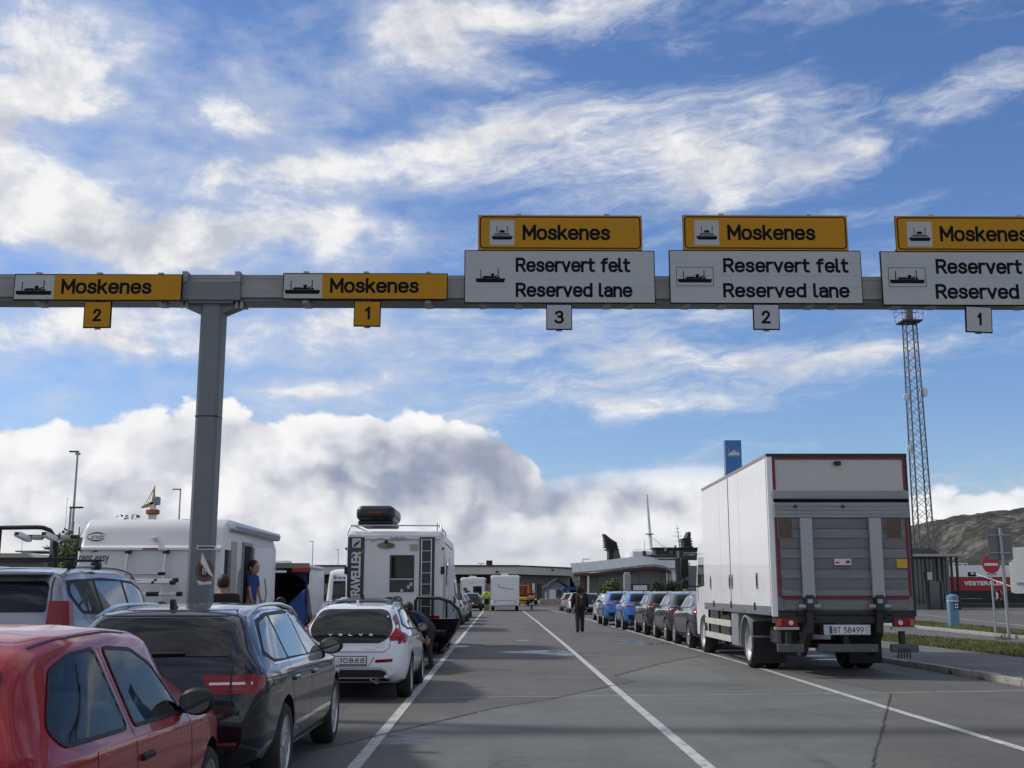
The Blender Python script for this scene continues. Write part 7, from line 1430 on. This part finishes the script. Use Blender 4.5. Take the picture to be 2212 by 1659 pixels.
# moored ship with red, white and black hull
VY = 118.0; t = thing('moored_ship', 'red and white ship hull lettered VESTERALEN at the quay', 'ship', (X_(2120,VY),VY,0)); x0 = X_(2120,VY)
def vx(x): return X_(x,VY)-x0
def vz(y): return Z_(y,VY)
a, b = vx(2033), vx(2420); HR = mat('hull_red',(.33,.018,.022),.45,var=.05,scale=.5)
MB().box(a,b,0,9,-.3,vz(1276)).build('hull_bottom', mat('hull_black',(.012,.012,.013),.5,var=.2), t); rd = MB().box(a-.02,b,-.04,9,vz(1276)+.002,vz(1246)).build('hull_band', HR, t); wb = MB().box(a-.03,b,-.05,9,vz(1246)+.002,vz(1221)).build('bulwark', FWH, t)
stext('VESTERALEN', vx(2169)-vx(2084), vz(1255.5)-vz(1265), .12, FWH, rd, (vx(2084),-.055,vz(1264.5)), gap=.3)
for k in range(7): MB().cyl((a+k*.5,.1,vz(1221)),(a+k*.5,.1,vz(1217)),.03,5).build('railing_post', FWH, wb)
MB().cyl((a,.1,vz(1217)),(a+3,.1,vz(1217)),.03,5).build('railing', FWH, wb); q = MB().box(vx(2093),vx(2110),-.08,-.051,vz(1245),vz(1236)).build('mooring_port', VOID, wb); MB().box(vx(2099),vx(2106),-.1,-.081,vz(1241),vz(1237)).build('port_light', PLATE, q)
for x_ in (2134,2146,2166): MB().box(vx(x_),vx(x_)+.45,-.07,-.051,vz(1241),vz(1239)).build('freeing_port', VOID, wb)
MB().box(vx(2068),vx(2120),-.06,-.001,vz(1294),vz(1292.5)).build('fender_bar', GTR, t)
rp_ = thing('mooring_rope', 'pale mooring rope slanting from the red and white ship', 'rope', (0,0,0)); MB().tube([at(2108,1240,117.8), at(2150,1254,114), at(2195,1271,111), at(2230,1281,110.2)], .035, 6).build('rope_strand', PLATE, rp_)
# semi-trailer at the right edge
SYY = 70.0; t = thing('semi_trailer', 'white semi-trailer cut off by the right picture edge', 'trailer', (X_(2186,SYY),SYY,0), R(-25))
x0 = X_(2186,SYY); zt_ = Z_(1182,SYY); q = MB().box(.12,12.5,0,2.55,Z_(1282,SYY),zt_).build('cargo_box', mat('trailer_white',(.66,.66,.62),.4,var=.04,dirt=(.5,.49,.45)), t); MB().box(-.05,.115,.1,2.45,Z_(1280,SYY),zt_-.9).build('front_unit', MC['trailer_white'], q); MB().box(.3,.75,-.02,-.001,Z_(1263,SYY),Z_(1258,SYY)).build('side_label', GTR, q)
MB().box(.5,12,.4,2.1,.85,Z_(1282,SYY)-.002).build('chassis', TDK, t)
for xx in (1.3,2.6,10.2,11.4):
    w_ = MB().lathe([(.35,-.14),(.47,-.14),(.5,-.08),(.5,.08),(.47,.14),(.35,.14)], ax='y', n=24).mesh('tyre', 40); w_.materials.append(RUB); o = obj('wheel', w_, None, t, (xx,.25,.5)); MB().lathe([(.02,-.10),(.2,-.11),(.33,-.06),(.34,.1)], ax='y', n=20).build('rim', ALU, o, 40)
    o2 = obj('wheel', w_, None, t, (xx,2.3,.5))
# blue post on the island, road signs
t = thing('ticket_post', 'pale blue post with rounded cap on the grass island', 'post', (X_(2056,48),48,.122)); zz = Z_(1284,48)-.122; TBL = mat('post_blue',(.10,.21,.30),.5,var=.12,scale=4,dirt=(.2,.28,.33)); 
MB().rbox(-.21,.19,-.17,.17,0,zz-.24,.03,2).build('body', TBL, t, 40); MB().lathe([(.24,zz-.24),(.25,zz-.12),(.22,zz-.04),(.10,zz),(.01,zz+.01)], n=20).build('cap', TBL, t, 40); MB().lathe([(.245,zz-.30),(.245,zz-.241)], n=20).build('collar', mat('collar_pale',(.42,.48,.5),.5), t)
p = MB().rbox(-.03,.17,-.20,-.171,zz-.62,zz-.34,.004,1).build('blue_panel', mat('panel_blue',(.015,.04,.14),.5), t)
for i in range(2):
    for j in range(2): MB().prism([(.03+i*.085+.03*math.cos(k), zz-.54+j*.12+.035*math.sin(k)) for k in np.linspace(0,6.283,11)[:-1]], 'y', -.207, -.2005).build('round_symbol', PLATE, p)
t = thing('no_entry_sign', 'round red no-entry sign on a slim grey pole', 'road sign', (X_(2144,41),41,.1)); zc_ = Z_(1219,41)-.1; MB().cyl((0,0,0),(0,0,zc_+.2),.035,10).build('pole', GALV, t, 50)
MB().lathe([(.001,-.05),(.325,-.05),(.325,-.035),(.001,-.034)], (0,0,zc_), 'y', 32).build('disc', mat('sign_red',(.42,.02,.025),.4,var=.05), t); MB().box(-.25,.25,-.056,-.0505,zc_-.045,zc_+.045).build('white_bar', PLATE, t); MB().lathe([(.001,-.033),(.32,-.033),(.32,-.03),(.001,-.03)], (0,0,zc_), 'y', 28).build('disc_back', SBACK, t)
t = thing('sign_post', 'grey back of a rectangular sign on a thick post at right', 'road sign', (X_(2172,35.6),35.6,.1)); z0, z1 = Z_(1209,35.6)-.1, Z_(1139,35.6)-.1; SGB = mat('plate_back',(.17,.175,.165),.6,.2,var=.06); MB().cyl((0,0,0),(-.02,0,z1-.02),.05,12).build('pole', GALV, t, 50)
MB().rbox(-.42,.36,.06,.075,z0,z1,.004,1).build('panel', SGB, t); [MB().rbox(-.36,.30,.035,.059,z0+(z1-z0)*q,z0+(z1-z0)*q+.04,.004,1).build('stiffener', GALV, t) for q in (.2,.75)]; [MB().rbox(-.08,.06,-.06,.034,z0+(z1-z0)*q-.01,z0+(z1-z0)*q+.05,.01,1).build('clamp', GALV, t) for q in (.2,.75)]
# lamp posts
for i, (x, y, H, lab, dirn) in enumerate([(168,977,10,'tall lamp post at left, the highest above the rental motorhome',-1),(390,1058,10,'lamp post just left of the gantry post',-1),(153,1098,6,'short lamp post beside the tall one at left',1),(676,1170,10,'lamp post above the white motorhome and dark people carrier',-1),(731,1187,10,'lamp post just left of the TRAVELLER motorhome',-1),(550,1144,8,'lamp head showing over the front of the rental motorhome',-1)]):
    k = (1276-y)/(H-1.6); Y = 2447/k*1.0; p = at(x, y, Y); t = thing('lamp_post', lab, 'lamp post', (p.x, Y, 0), 0, 'lamp posts around the harbour')
    MB().cyl((0,0,0),(0,0,p.z),.10,10,.055).build('pole', GALV, t, 50); hl = .45 if i == 0 else .6; hh = MB().rbox(min(0,dirn*hl)-.05,max(0,dirn*hl)+.05,-.12,.12,p.z+.002,p.z+.085,.02,2).build('lamp_head', TDK, t); 
    if i == 0: MB().rbox(-.12,.15,-.1,.1,p.z-.16,p.z-.03,.02,1).build('second_head', GALV, t)
# camera portal at far left
KY = 31.0; t = thing('camera_portal', 'black tube portal with traffic cameras at the left edge', 'camera portal', (0,KY,0)); 
def kp(x, y): p = at(x, y, KY); return (p.x, 0, p.z)
c0 = kp(120,1195); MB().tube([(c0[0],0,0),(c0[0],0,c0[2]),kp(119,1172),kp(116,1158),kp(108,1146),kp(94,1140),kp(80,1139),kp(0,1140),kp(-120,1141),(kp(-140,1150)[0],0,0)], .062, 10).build('tube_arch', BLK, t, 60); p0 = kp(1,1141); MB().cyl((p0[0],0,0),(p0[0],0,p0[2]),.05,8).build('inner_post', BLK, t)
MB().cyl(kp(60,1159),kp(168,1159),.05,8).build('camera_bar', BLK, t, 50)
for (x, y) in ((58,1160),(116,1160)):
    p = kp(x, y); q = obj('camera', MB().rbox(-.10,.10,-.30,.18,-.07,.07,.02,2).mesh('camera', 40), PLATE, t, (p[0],-.12,p[2]-.02)); q.rotation_euler = (R(-18),0,R(-25)); MB().rbox(-.08,.08,-.312,-.301,-.05,.05,.003,1).build('camera_lens', VOID, q)
for x in (83,144): p = kp(x,1161); MB().rbox(p[0]-.13,p[0]+.13,-.14,.06,p[2]-.07,p[2]+.05,.03,2).build('infrared_lamp', GALV, t, 40)
# clock tower and roofs behind
TY_ = 150.0; t = thing('clock_tower', 'dark brick tower with white clock face at far left', 'tower', (X_(124,TY_),TY_,0)); x0 = X_(124,TY_)
def qx(x): return X_(x,TY_)-x0
def qz(y): return Z_(y,TY_)
BRK = mat('tower_brick',(.085,.07,.058),.9,var=.2,scale=3); MB().box(qx(108),qx(143),0,3.5,0,qz(1157)).build('shaft', BRK, t); MB().box(qx(97),qx(108)-.01,.5,3.5,0,qz(1158)).build('side_block', SLATE, t); MB().box(qx(143)+.01,qx(160),1,5,0,qz(1160)).build('rear_block', GWL, t); MB().box(qx(107),qx(144),-.06,3.56,qz(1186),qz(1184.6)).build('band_course', CONC, t)
zc_ = qz(1170); f = MB().lathe([(.001,-.10),(.62,-.10),(.62,-.02),(.001,-.01)], (qx(127),0,zc_), 'y', 28).build('clock_face', PLATE, t); MB().box(qx(127)-.03,qx(127)+.32,-.14,-.105,zc_-.03,zc_+.05).build('clock_hand', SBK, f); MB().prism([(qx(127)-.04,zc_+.02),(qx(127)+.02,zc_-.04),(qx(127)+.30,zc_+.26),(qx(127)+.26,zc_+.30)], 'y', -.15, -.142).build('clock_hand', SBK, f)
t = thing('low_building', 'pale sloping roof behind the silver off-roader at left', 'building', (X_(30,140),140,0)); x0 = X_(30,140)
MB().prism([(X_(-60,140)-x0,Z_(1196,140)),(X_(58,140)-x0,Z_(1196,140)),(X_(95,140)-x0,Z_(1214,140)),(X_(-60,140)-x0,Z_(1214,140))], 'y', -1, 7).build('roof', mat('roof_pale',(.34,.34,.24),.8,var=.1), t); MB().box(X_(-60,140)-x0,X_(92,140)-x0,0,6,0,Z_(1214,140)-.02).build('wall', GWL, t); MB().box(X_(26,140)-x0,X_(39,140)-x0,2,3.5,Z_(1198,140),Z_(1190,140)).build('chimney', SLATE, t)
t = thing('flat_roof_building', 'grey flat-roofed building left of the clock tower', 'building', (X_(75,160),160,0)); x0 = X_(75,160); MB().box(X_(36,160)-x0,X_(108,160)-x0,0,8,0,Z_(1200,160)).build('wall', GWL, t); MB().box(X_(30,160)-x0,X_(92,160)-x0,-.6,8,Z_(1193,160),Z_(1190,160)).build('roof', SLATE, t); MB().box(X_(82,160)-x0,X_(100,160)-x0,1,6,Z_(1193,160)+.4,Z_(1183,160)).build('upper_storey', SLATE, t); MB().box(X_(80,160)-x0,X_(108,160)-x0,.6,6.4,Z_(1183,160)+.002,Z_(1181,160)).build('upper_roof', CRM, t)
for (x, y) in ((40,1155),(131,1078)): a = thing('flagpole', 'very thin flagpole over the low roofs at far left' if x < 100 else 'very thin pole rising behind the clock tower', 'pole', (X_(x,155),155,0), 0, 'thin poles at the far left'); MB().cyl((0,0,0),(0,0,Z_(y,155)),.05,6,.03).build('shaft', GALV, a); MB().ell((0,0,Z_(y,155)+.05),(.08,.08,.08)).build('finial', GALV, a)
# crane
CYY = 320.0; t = thing('tower_crane', 'yellow crane far behind the rental motorhome', 'crane', (X_(320,CYY),CYY,0)); x0 = X_(320,CYY); CRY = mat('crane_yellow',(.50,.26,.06),.5,var=.1)
def rx_(x): return X_(x,CYY)-x0
def rz_(y): return Z_(y,CYY)
MB().box(-.9,.9,-.9,.9,0,rz_(1108)).build('tower', WHT, t); MB().lathe([(1.6,rz_(1112)),(1.9,rz_(1110)),(1.9,rz_(1103)),(1.5,rz_(1101))], n=16).build('slew_ring', mat('crane_red',(.35,.10,.04),.6), t); MB().box(-.7,.7,-.7,.7,rz_(1101),rz_(1086)).build('turret', WHT, t); MB().cyl((0,0,rz_(1086)),(.15,0,rz_(1050)),.55,6,.15).build('apex', CRY, t)
MB().prism([(rx_(294),rz_(1098)),(rx_(300),rz_(1093)),(rx_(322),rz_(1082)),(rx_(324),rz_(1088)),(rx_(308),rz_(1096))], 'y', -.7, .7).build('jib', CRY, t); MB().rbox(rx_(324),rx_(333),-1.3,1.3,rz_(1091),rz_(1074),.1,1).build('machinery_house', GTR, t)
for x in (300,308,316): MB().cyl((.1,0,rz_(1053)),(rx_(x),0,rz_(1094-(x-300)*.5)),.08,5).build('stay', GTR, t)
# hills
def hill_mat():
    m, N, L, p = nodes_mat('hill_rock'); tc = N.new('ShaderNodeTexCoord')
    def nz(s, d=8, r=.62):
        n = N.new('ShaderNodeTexNoise'); L.new(tc.outputs['Object'], n.inputs['Vector']); n.inputs['Scale'].default_value = s; n.inputs['Detail'].default_value = d; n.inputs['Roughness'].default_value = r; return n.outputs['Fac']
    r1 = N.new('ShaderNodeValToRGB'); L.new(nz(.06,10,.7), r1.inputs[0]); e = r1.color_ramp.elements; e[0].position = .42; e[0].color = (.024,.030,.017,1); e[1].position = .60; e[1].color = (.15,.14,.125,1); q = e.new(.51); q.color = (.048,.048,.037,1)
    r2 = N.new('ShaderNodeMapRange'); L.new(nz(.25), r2.inputs[0]); r2.inputs[1].default_value = .35; r2.inputs[2].default_value = .7; r2.inputs[3].default_value = .30; r2.inputs[4].default_value = 1.5
    mx = N.new('ShaderNodeMix'); mx.data_type = 'RGBA'; mx.blend_type = 'MULTIPLY'; mx.inputs[0].default_value = 1; L.new(r1.outputs[0], mx.inputs[6]); L.new(r2.outputs[0], mx.inputs[7]); L.new(mx.outputs[2], p.inputs['Base Color']); p.inputs['Roughness'].default_value = .95
    b = N.new('ShaderNodeBump'); b.inputs['Strength'].default_value = 1; b.inputs['Distance'].default_value = 3; L.new(nz(.12), b.inputs['Height']); L.new(b.outputs[0], p.inputs['Normal']); return m
HM = hill_mat()
from mathutils import noise as mnoise
def hill(name, prof, Y, depth, nx=260, ny=110, rough=1.0):
    xs = np.linspace(X_(prof[0][0],Y), X_(prof[-1][0],Y), nx); hs = np.interp(xs, [X_(p[0],Y) for p in prof], [Z_(p[1],Y) for p in prof]); V = []; Fc = []
    for j in range(ny):
        f = j/(ny-1); y = Y-depth+2*depth*f; shp = math.sin(math.pi*min(1,f*1.0))**.75 if 0 < f < 1 else 0
        for i, x in enumerate(xs):
            n1 = mnoise.fractal(Vector((x*.012,y*.012,3.1)), 1.0, 2.0, 6); n2 = mnoise.fractal(Vector((x*.05,y*.05,7.7)), .8, 2.1, 6) + 1.2*abs(mnoise.fractal(Vector((x*.02,y*.03,1.7)), .9, 2.1, 4))-.5
            V.append((x, y, max(-1, hs[i]*shp*(1+.10*rough*n1*(1-shp*.5)) + rough*2.4*n2*shp*(1-.45*(f > .42 and f < .58)))))
    for j in range(ny-1):
        for i in range(nx-1): Fc.append((j*nx+i,j*nx+i+1,(j+1)*nx+i+1,(j+1)*nx+i))
    o = MB().add(V, Fc).build(name, HM, None, None, False); o.location.z = -1; return struct(o)
hill('hill', [(1880,1215),(1935,1165),(1965,1136),(1985,1130),(2010,1124),(2035,1119),(2060,1122),(2085,1120),(2105,1108),(2120,1102),(2150,1099),(2185,1100),(2205,1105),(2260,1104),(2320,1118),(2420,1150),(2600,1180)], 620, 240)
hill('rock_knoll', [(1225,1234),(1255,1226),(1270,1221),(1290,1218),(1305,1220),(1318,1226),(1335,1240)], 420, 60, 90, 40, .35)

# ------------------------------------------------------------------ people
def skin_person(pose, rad, fingers=True):
    """pose: joint positions; the body is grown as one skinned surface"""
    names = list(pose); E = [('pelvis','spine'),('spine','chest'),('chest','neck'),('neck','head'),('head','crown')]
    for s in 'LR': E += [('chest','sh'+s),('sh'+s,'el'+s),('el'+s,'wr'+s),('wr'+s,'hd'+s),('pelvis','hip'+s),('hip'+s,'kn'+s),('kn'+s,'an'+s),('an'+s,'to'+s)]
    E = [e for e in E if e[0] in pose and e[1] in pose]
    me = bpy.data.meshes.new('p'); me.from_pydata([pose[n] for n in names], [(names.index(a),names.index(b)) for a,b in E], []); o = bpy.data.objects.new('p', me); COL.objects.link(o)
    sk = o.modifiers.new('s','SKIN'); sk.use_smooth_shade = True; o.modifiers.new('u','SUBSURF').levels = 2
    for i, n in enumerate(names):
        r = rad.get(n, rad.get(n[:-1], .05)); me.skin_vertices[0].data[i].radius = (r if not isinstance(r, tuple) else r[0], r if not isinstance(r, tuple) else r[1]); me.skin_vertices[0].data[i].use_root = (n == 'pelvis')
    dg = bpy.context.evaluated_depsgraph_get(); out = bpy.data.meshes.new_from_object(o.evaluated_get(dg)); bpy.data.objects.remove(o)
    mb = MB(); mb.v = [tuple(v.co) for v in out.vertices]; mb.f = [tuple(p.vertices) for p in out.polygons]
    if fingers:
        for s in 'LR':
            if 'hd'+s not in pose: continue
            w, h = Vector(pose['wr'+s]), Vector(pose['hd'+s]); d = (h-w).normalized(); side = Vector((0,1,0))-d*d.y; side.normalize(); inn = Vector((-1 if s == 'R' else 1,0,0)); inn = (inn-d*inn.dot(d)).normalized()
            for k, ln in enumerate((.062,.075,.070,.055)):
                b = h+side*(.03-.02*k)-d*.01; m1 = b+d*ln*.6+inn*.006; MB.tube(mb, [b, m1, m1+(d*.7+inn*.7)*ln*.5], .009, 6, .007)
            b = h+side*.03-d*.05; MB.tube(mb, [b, b+(side*.7+d*.6)*.035, b+(side*.5+d*.9+inn*.2)*.06], .010, 6, .008)
    return mb
RAD = dict(pelvis=(.145,.11), spine=(.135,.10), chest=(.155,.11), neck=.055, head=(.075,.09), crown=(.07,.085), sh=.062, el=.045, wr=.032, hd=(.032,.038), hip=.092, kn=.06, an=.045, to=.04)
def stand(h=1.78, stride=.0, lean=0.0, arms=((-.02,.06),(-.02,.06)), armx=.23, sw=.19):
    k = h/1.78; P = dict(pelvis=(0,0,.96), spine=(0,lean*.3,1.14), chest=(0,lean*.7,1.36), neck=(0,lean,1.52), head=(0,lean+.02,1.62), crown=(0,lean+.02,1.73))
    for s, sg, st, ar in (('R',1,stride,arms[0]),('L',-1,-stride,arms[1])):
        P['sh'+s] = (sg*sw,lean*.9,1.45); P['el'+s] = (sg*armx,lean*.5+ar[0],1.17); P['wr'+s] = (sg*(armx+.01),lean*.3+ar[1],.94); P['hd'+s] = (sg*(armx+.005),lean*.3+ar[1]+.03,.86)
        P['hip'+s] = (sg*.09,0,.90); P['kn'+s] = (sg*.10,st*.5+.04,.50); P['an'+s] = (sg*.10,st-.02,.085); P['to'+s] = (sg*.115,st+.13,.045)
    return {n: (p[0]*k,p[1]*k,p[2]*k) for n, p in P.items()}
def bend(P, ang):
    o = Vector(P['pelvis']); m = Matrix.Rotation(R(-ang), 3, 'X')
    return {n: (tuple(o + m @ (Vector(p)-o)) if n[:2] not in ('hi','kn','an','to') and n != 'pelvis' else p) for n, p in P.items()}
def make_person(label, loc, rz, pose, mats, h=1.78, hair=HAIR, group='people in the waiting area', bald=False, rad=RAD, sleeve=.9):
    """mats: top, trousers, shoes"""
    t = thing('person', label, 'person', loc, rz, group); mb = skin_person(pose, rad); me = mb.mesh('body', 60)
    top, trs, sho = mats; me.materials.append(SKIN); me.materials.append(top); me.materials.append(trs); me.materials.append(sho)
    zn, zp, za = (pose['neck'][2]-.005 if pose['neck'][2] > pose['chest'][2]+.12 else 9), pose['pelvis'][2]-.02, (pose['anL'][2] if 'anL' in pose else -9)+.03
    for p in me.polygons:
        c = p.center; ox = abs(c.x) > .72*abs(pose['elL'][0]); arm = ox and any((c-Vector(pose[n+s])).length < .13 for n in ('wr','hd') for s in 'LR' if n+s in pose)
        fore = ox and any((c-Vector(pose['el'+s])).length < .12 or (c-(Vector(pose['el'+s])+Vector(pose['wr'+s]))/2).length < .12 for s in 'LR' if 'el'+s in pose)
        p.material_index = 0 if c.z > zn or (arm and any((c-Vector(pose['hd'+s])).length < .12 for s in 'LR' if 'hd'+s in pose)) else 1 if c.z > zp or fore or arm else 2 if c.z > za else 3
        if sleeve < .5 and (fore or arm) and c.z < pose['elL'][2]+.05: p.material_index = 0
    b = obj('body', me, None, t); hd = Vector(pose['head']); f = 1
    MB().ell(tuple(hd+Vector((0,0,.035))), (.085,.102,.125), 18, 12).build('head', SKIN, t, 60)
    hm = MB().ell((0,0,0), (1,1,1), 18, 12)
    if not bald:
        hv = MB().ell(tuple(hd+Vector((0,-.014,.055))), (.094,.105,.118), 18, 12)
        hv.f = [q for q in hv.f if np.mean([hv.v[i][2] for i in q]) > hd.z-.03 and (np.mean([hv.v[i][1] for i in q]) < hd.y+.065 or np.mean([hv.v[i][2] for i in q]) > hd.z+.10)]; hv.build('hair', hair, t, 60)
    MB().ell(tuple(hd+Vector((0,.10,.03))), (.014,.022,.025)).build('nose', SKIN, t, 60); [MB().ell(tuple(hd+Vector((sg*.034,.088,.05))), (.013,.012,.008)).build('eye', BLK, t, 60) for sg in (-1,1)]; MB().ell(tuple(hd+Vector((0,.092,-.022))), (.026,.012,.007)).build('mouth', mat('lip',(.35,.14,.11),.5), t, 60)
    for sg in (-1,1): MB().ell(tuple(hd+Vector((sg*.088,-.005,.03))), (.014,.025,.034)).build('ear', SKIN, t, 60)
    return t
JEAN = mat('trousers_dark', (.030,.030,.032), .9, var=.3, scale=20, bump=.3); SHOE = mat('shoe_black', (.02,.02,.02), .7); BLUT = mat('shirt_blue', (.02,.06,.19), .85, var=.15, scale=15); HIV = mat('hi_vis_yellow', (.48,.62,.05), .7, var=.08, scale=10); REFL = mat('reflective_strip', (.60,.62,.60), .3, .1); NAVY = mat('trousers_navy', (.012,.014,.022), .9, var=.3)
# man walking away with a backpack
w = gnd(1253,1367); P = stand(1.80, .10, -.01, ((-.05,.02),(-.03,.04)), .28, .23)
rad = dict(RAD); rad.update(chest=(.22,.16), spine=(.21,.15), pelvis=(.20,.15), sh=.10, el=.085, wr=.06, kn=.095, an=.08, hip=.12)
t = make_person('man in dark clothes with a backpack walking away up the lane', (w.x, w.y, 0), R(4), P, (DKCL, JEAN, SHOE), rad=rad)
MB().ell((P['head'][0], P['head'][1]-.02, P['head'][2]+.02), (.135,.135,.165), 18, 12).build('hood', DKCL, t, 60)
bp = thing('backpack', 'black backpack with red and white print on the walking man', 'backpack', (w.x, w.y, 0), R(4)); MB().rbox(-.19,.19,-.40,-.15,.93,1.50,.08,3).build('pack_body', mat('pack_black',(.012,.012,.013),.8,var=.2), bp, 60)
MB().ell((0,-.402,1.38),(.07,.012,.06)).build('pale_print', mat('print_grey',(.25,.26,.26),.7), bp, 60); pr = MB()
for k in range(5): MB().rbox(-.07+.02*(k%2),.07-.015*(k%3),-.412,-.39,1.06+k*.05,1.085+k*.05,.003,1).build('red_print', mat('print_red',(.26,.045,.035),.7,var=.3,scale=20), bp)
for sg in (-1,1): MB().tube([(sg*.11,-.17,1.46),(sg*.13,-.03,1.56),(sg*.14,.14,1.40),(sg*.15,.10,1.15),(sg*.15,-.16,1.05)], .022, 6).build('strap', mat('pack_black',(.012,.012,.013)), bp, 60)
# hi-vis worker
w = gnd(1051,1318.5); P = stand(1.80, .06, 0, ((-.06,.03),(-.06,.0)), .27, .21); rad2 = dict(rad)
t = make_person('worker in yellow hi-vis jacket and dark trousers beside the lone motorhome', (w.x, w.y, 0), 0, P, (HIV, NAVY, SHOE), rad=rad2)
for sg in (-1,1): MB().lathe([(.098,.10),(.105,.12),(.105,.44),(.098,.46)], (sg*.103,.06*sg,0), 'z', 14).build('hi_vis_gaiter', HIV, t, 60); MB().lathe([(.108,.24),(.108,.30)], (sg*.103,.06*sg,0), 'z', 14).build('reflective_band', REFL, t, 60)
for z in (1.06,1.18): MB().lathe([(.245,z),(.245,z+.05)], (0,-.0,0), 'z', 20).build('reflective_band', REFL, t, 60)
for sg in (-1,1): MB().tube([(sg*.16,-.12,1.12),(sg*.05,-.185,1.32),(sg*-.06,-.15,1.50)], .018, 6).build('harness_strap', DKCL, t, 60)
# boy in the camper doorway, man in black beside the post, man bending by the white hatchback
dxr = at(478,1276,17.9).x
P = stand(1.34, .0, .05, ((.06,.16),(.06,.14)), .15, .14); r3 = {k: (tuple(q*.72 for q in v) if isinstance(v, tuple) else v*.72) for k, v in RAD.items()}; 
t = make_person('boy in blue T-shirt standing in the open motorhome doorway', (dxr+.10, 17.9+1.66, .74), R(-120), P, (BLUT, JEAN, SHOE), rad=r3, sleeve=.3)
st_ = thing('step_stool', 'grey step under the boy at the motorhome doorway', 'step', (dxr+.14, 17.9+1.67, .36)); MB().rbox(-.10,.24,-.28,.28,.34,.375,.01,1).build('tread', BLK, st_); [MB().box(a,a+.03,b,b+.03,-.36,.339).build('leg', GALV, st_) for a in (-.08,.19) for b in (-.25,.22)]
P = stand(1.84, .0, .02); t = make_person('man in black T-shirt standing just right of the gantry post', (at(482,1276,16.6).x, 16.6, 0), R(12), P, (DKCL, JEAN, SHOE), rad={**RAD, 'chest': (.17,.12), 'spine': (.16,.12), 'sh': .08}, sleeve=.3)
P = bend(stand(1.66, .06, .0, ((.10,.26),(.10,.28)), .2, .18), 58); NBL = mat('jacket_navy', (.012,.022,.055), .8, var=.2); t = make_person('person in navy jacket leaning in beside the open black car door', (-1.42, 23.6, 0), R(70), P, (NBL, JEAN, SHOE))
P = stand(1.88, 0, 0); t = make_person('bald man in grey top standing beyond the dark grey crossover', (at(1480,1276,41).x, 41, 0), R(60), P, (mat('top_grey',(.16,.17,.18),.9), JEAN, SHOE), bald=True)
for x, m_, lab in ((2153,mat('coat_white',(.6,.6,.6),.8),'person in white top on the quay by the red hull'),(2164,mat('coat_red',(.45,.03,.03),.8),'person in red top on the quay by the red hull')): P = stand(1.7, .08, 0); make_person(lab, (X_(x,103), 103, 0), R(80), P, (m_, JEAN, SHOE))
# motorcycle with rider
w = gnd(1149,1317); t = thing('motorcycle', 'dark touring motorcycle with orange top case near the stone barrier', 'motorcycle', (w.x, w.y, 0))
for y in (.32,1.72):
    q = obj('wheel', MB().lathe([(.20,-.05),(.29,-.06),(.32,-.03),(.32,.03),(.29,.06),(.20,.05)], ax='x', n=24, closed=True).mesh('wheel', 40), RUB, t, (0,y,.32)); MB().lathe([(.19,-.03),(.2,.03),(.04,.04),(.04,-.04)], ax='x', n=16, closed=True).build('rim', ALU, q, 40)
MB().rbox(-.16,.16,.55,1.5,.45,.85,.08,3).build('body', BLK, t, 60); MB().rbox(-.15,.15,.25,.95,.78,.88,.04,2).build('saddle', RUB, t, 60); MB().rbox(-.24,.24,-.12,.28,.88,1.20,.06,3).build('top_case', mat('case_orange',(.55,.24,.05),.45), t, 60)
for sg in (-1,1): MB().rbox(sg*.38-.13,sg*.38+.13,.0,.52,.45,.85,.05,3).build('pannier', BLK, t, 60); MB().cyl((sg*.08,1.72,.32),(sg*.08,1.45,.95),.025,8).build('fork', ALU, t); MB().cyl((0,1.4,1.05),(sg*.38,1.3,1.08),.016,6).build('handlebar', BLK, t); MB().cyl((sg*.12,.3,.35),(sg*.14,1.0,.40),.045,8).build('exhaust', CHR, t)
MB().rbox(-.2,.2,1.55,1.62,.95,1.35,.03,2).build('screen', GLASS_S, t); MB().rbox(-.09,.09,-.05,.0,.62,.72,.01,1).build('tail_light', REDL, t); MB().box(-.1,.1,-.07,-.051,.45,.58).build('number_plate', PLATE, t)
P = dict(pelvis=(0,.72,.98), spine=(0,.76,1.14), chest=(0,.86,1.34), neck=(0,.90,1.48), head=(0,.94,1.56), crown=(0,.95,1.66))
for s, sg in (('R',1),('L',-1)): P.update({'sh'+s:(sg*.19,.86,1.42),'el'+s:(sg*.33,1.02,1.22),'wr'+s:(sg*.36,1.22,1.12),'hd'+s:(sg*.36,1.29,1.11),'hip'+s:(sg*.11,.74,.93),'kn'+s:(sg*.25,1.12,.72),'an'+s:(sg*.24,.95,.36),'to'+s:(sg*.25,1.10,.30)})
t2 = make_person('rider in dark clothes seated on the motorcycle', (w.x, w.y, 0), 0, P, (DKCL, JEAN, SHOE)); MB().ell((0,.95,1.60),(.13,.15,.15),18,12).build('helmet', BLK, t2, 60)
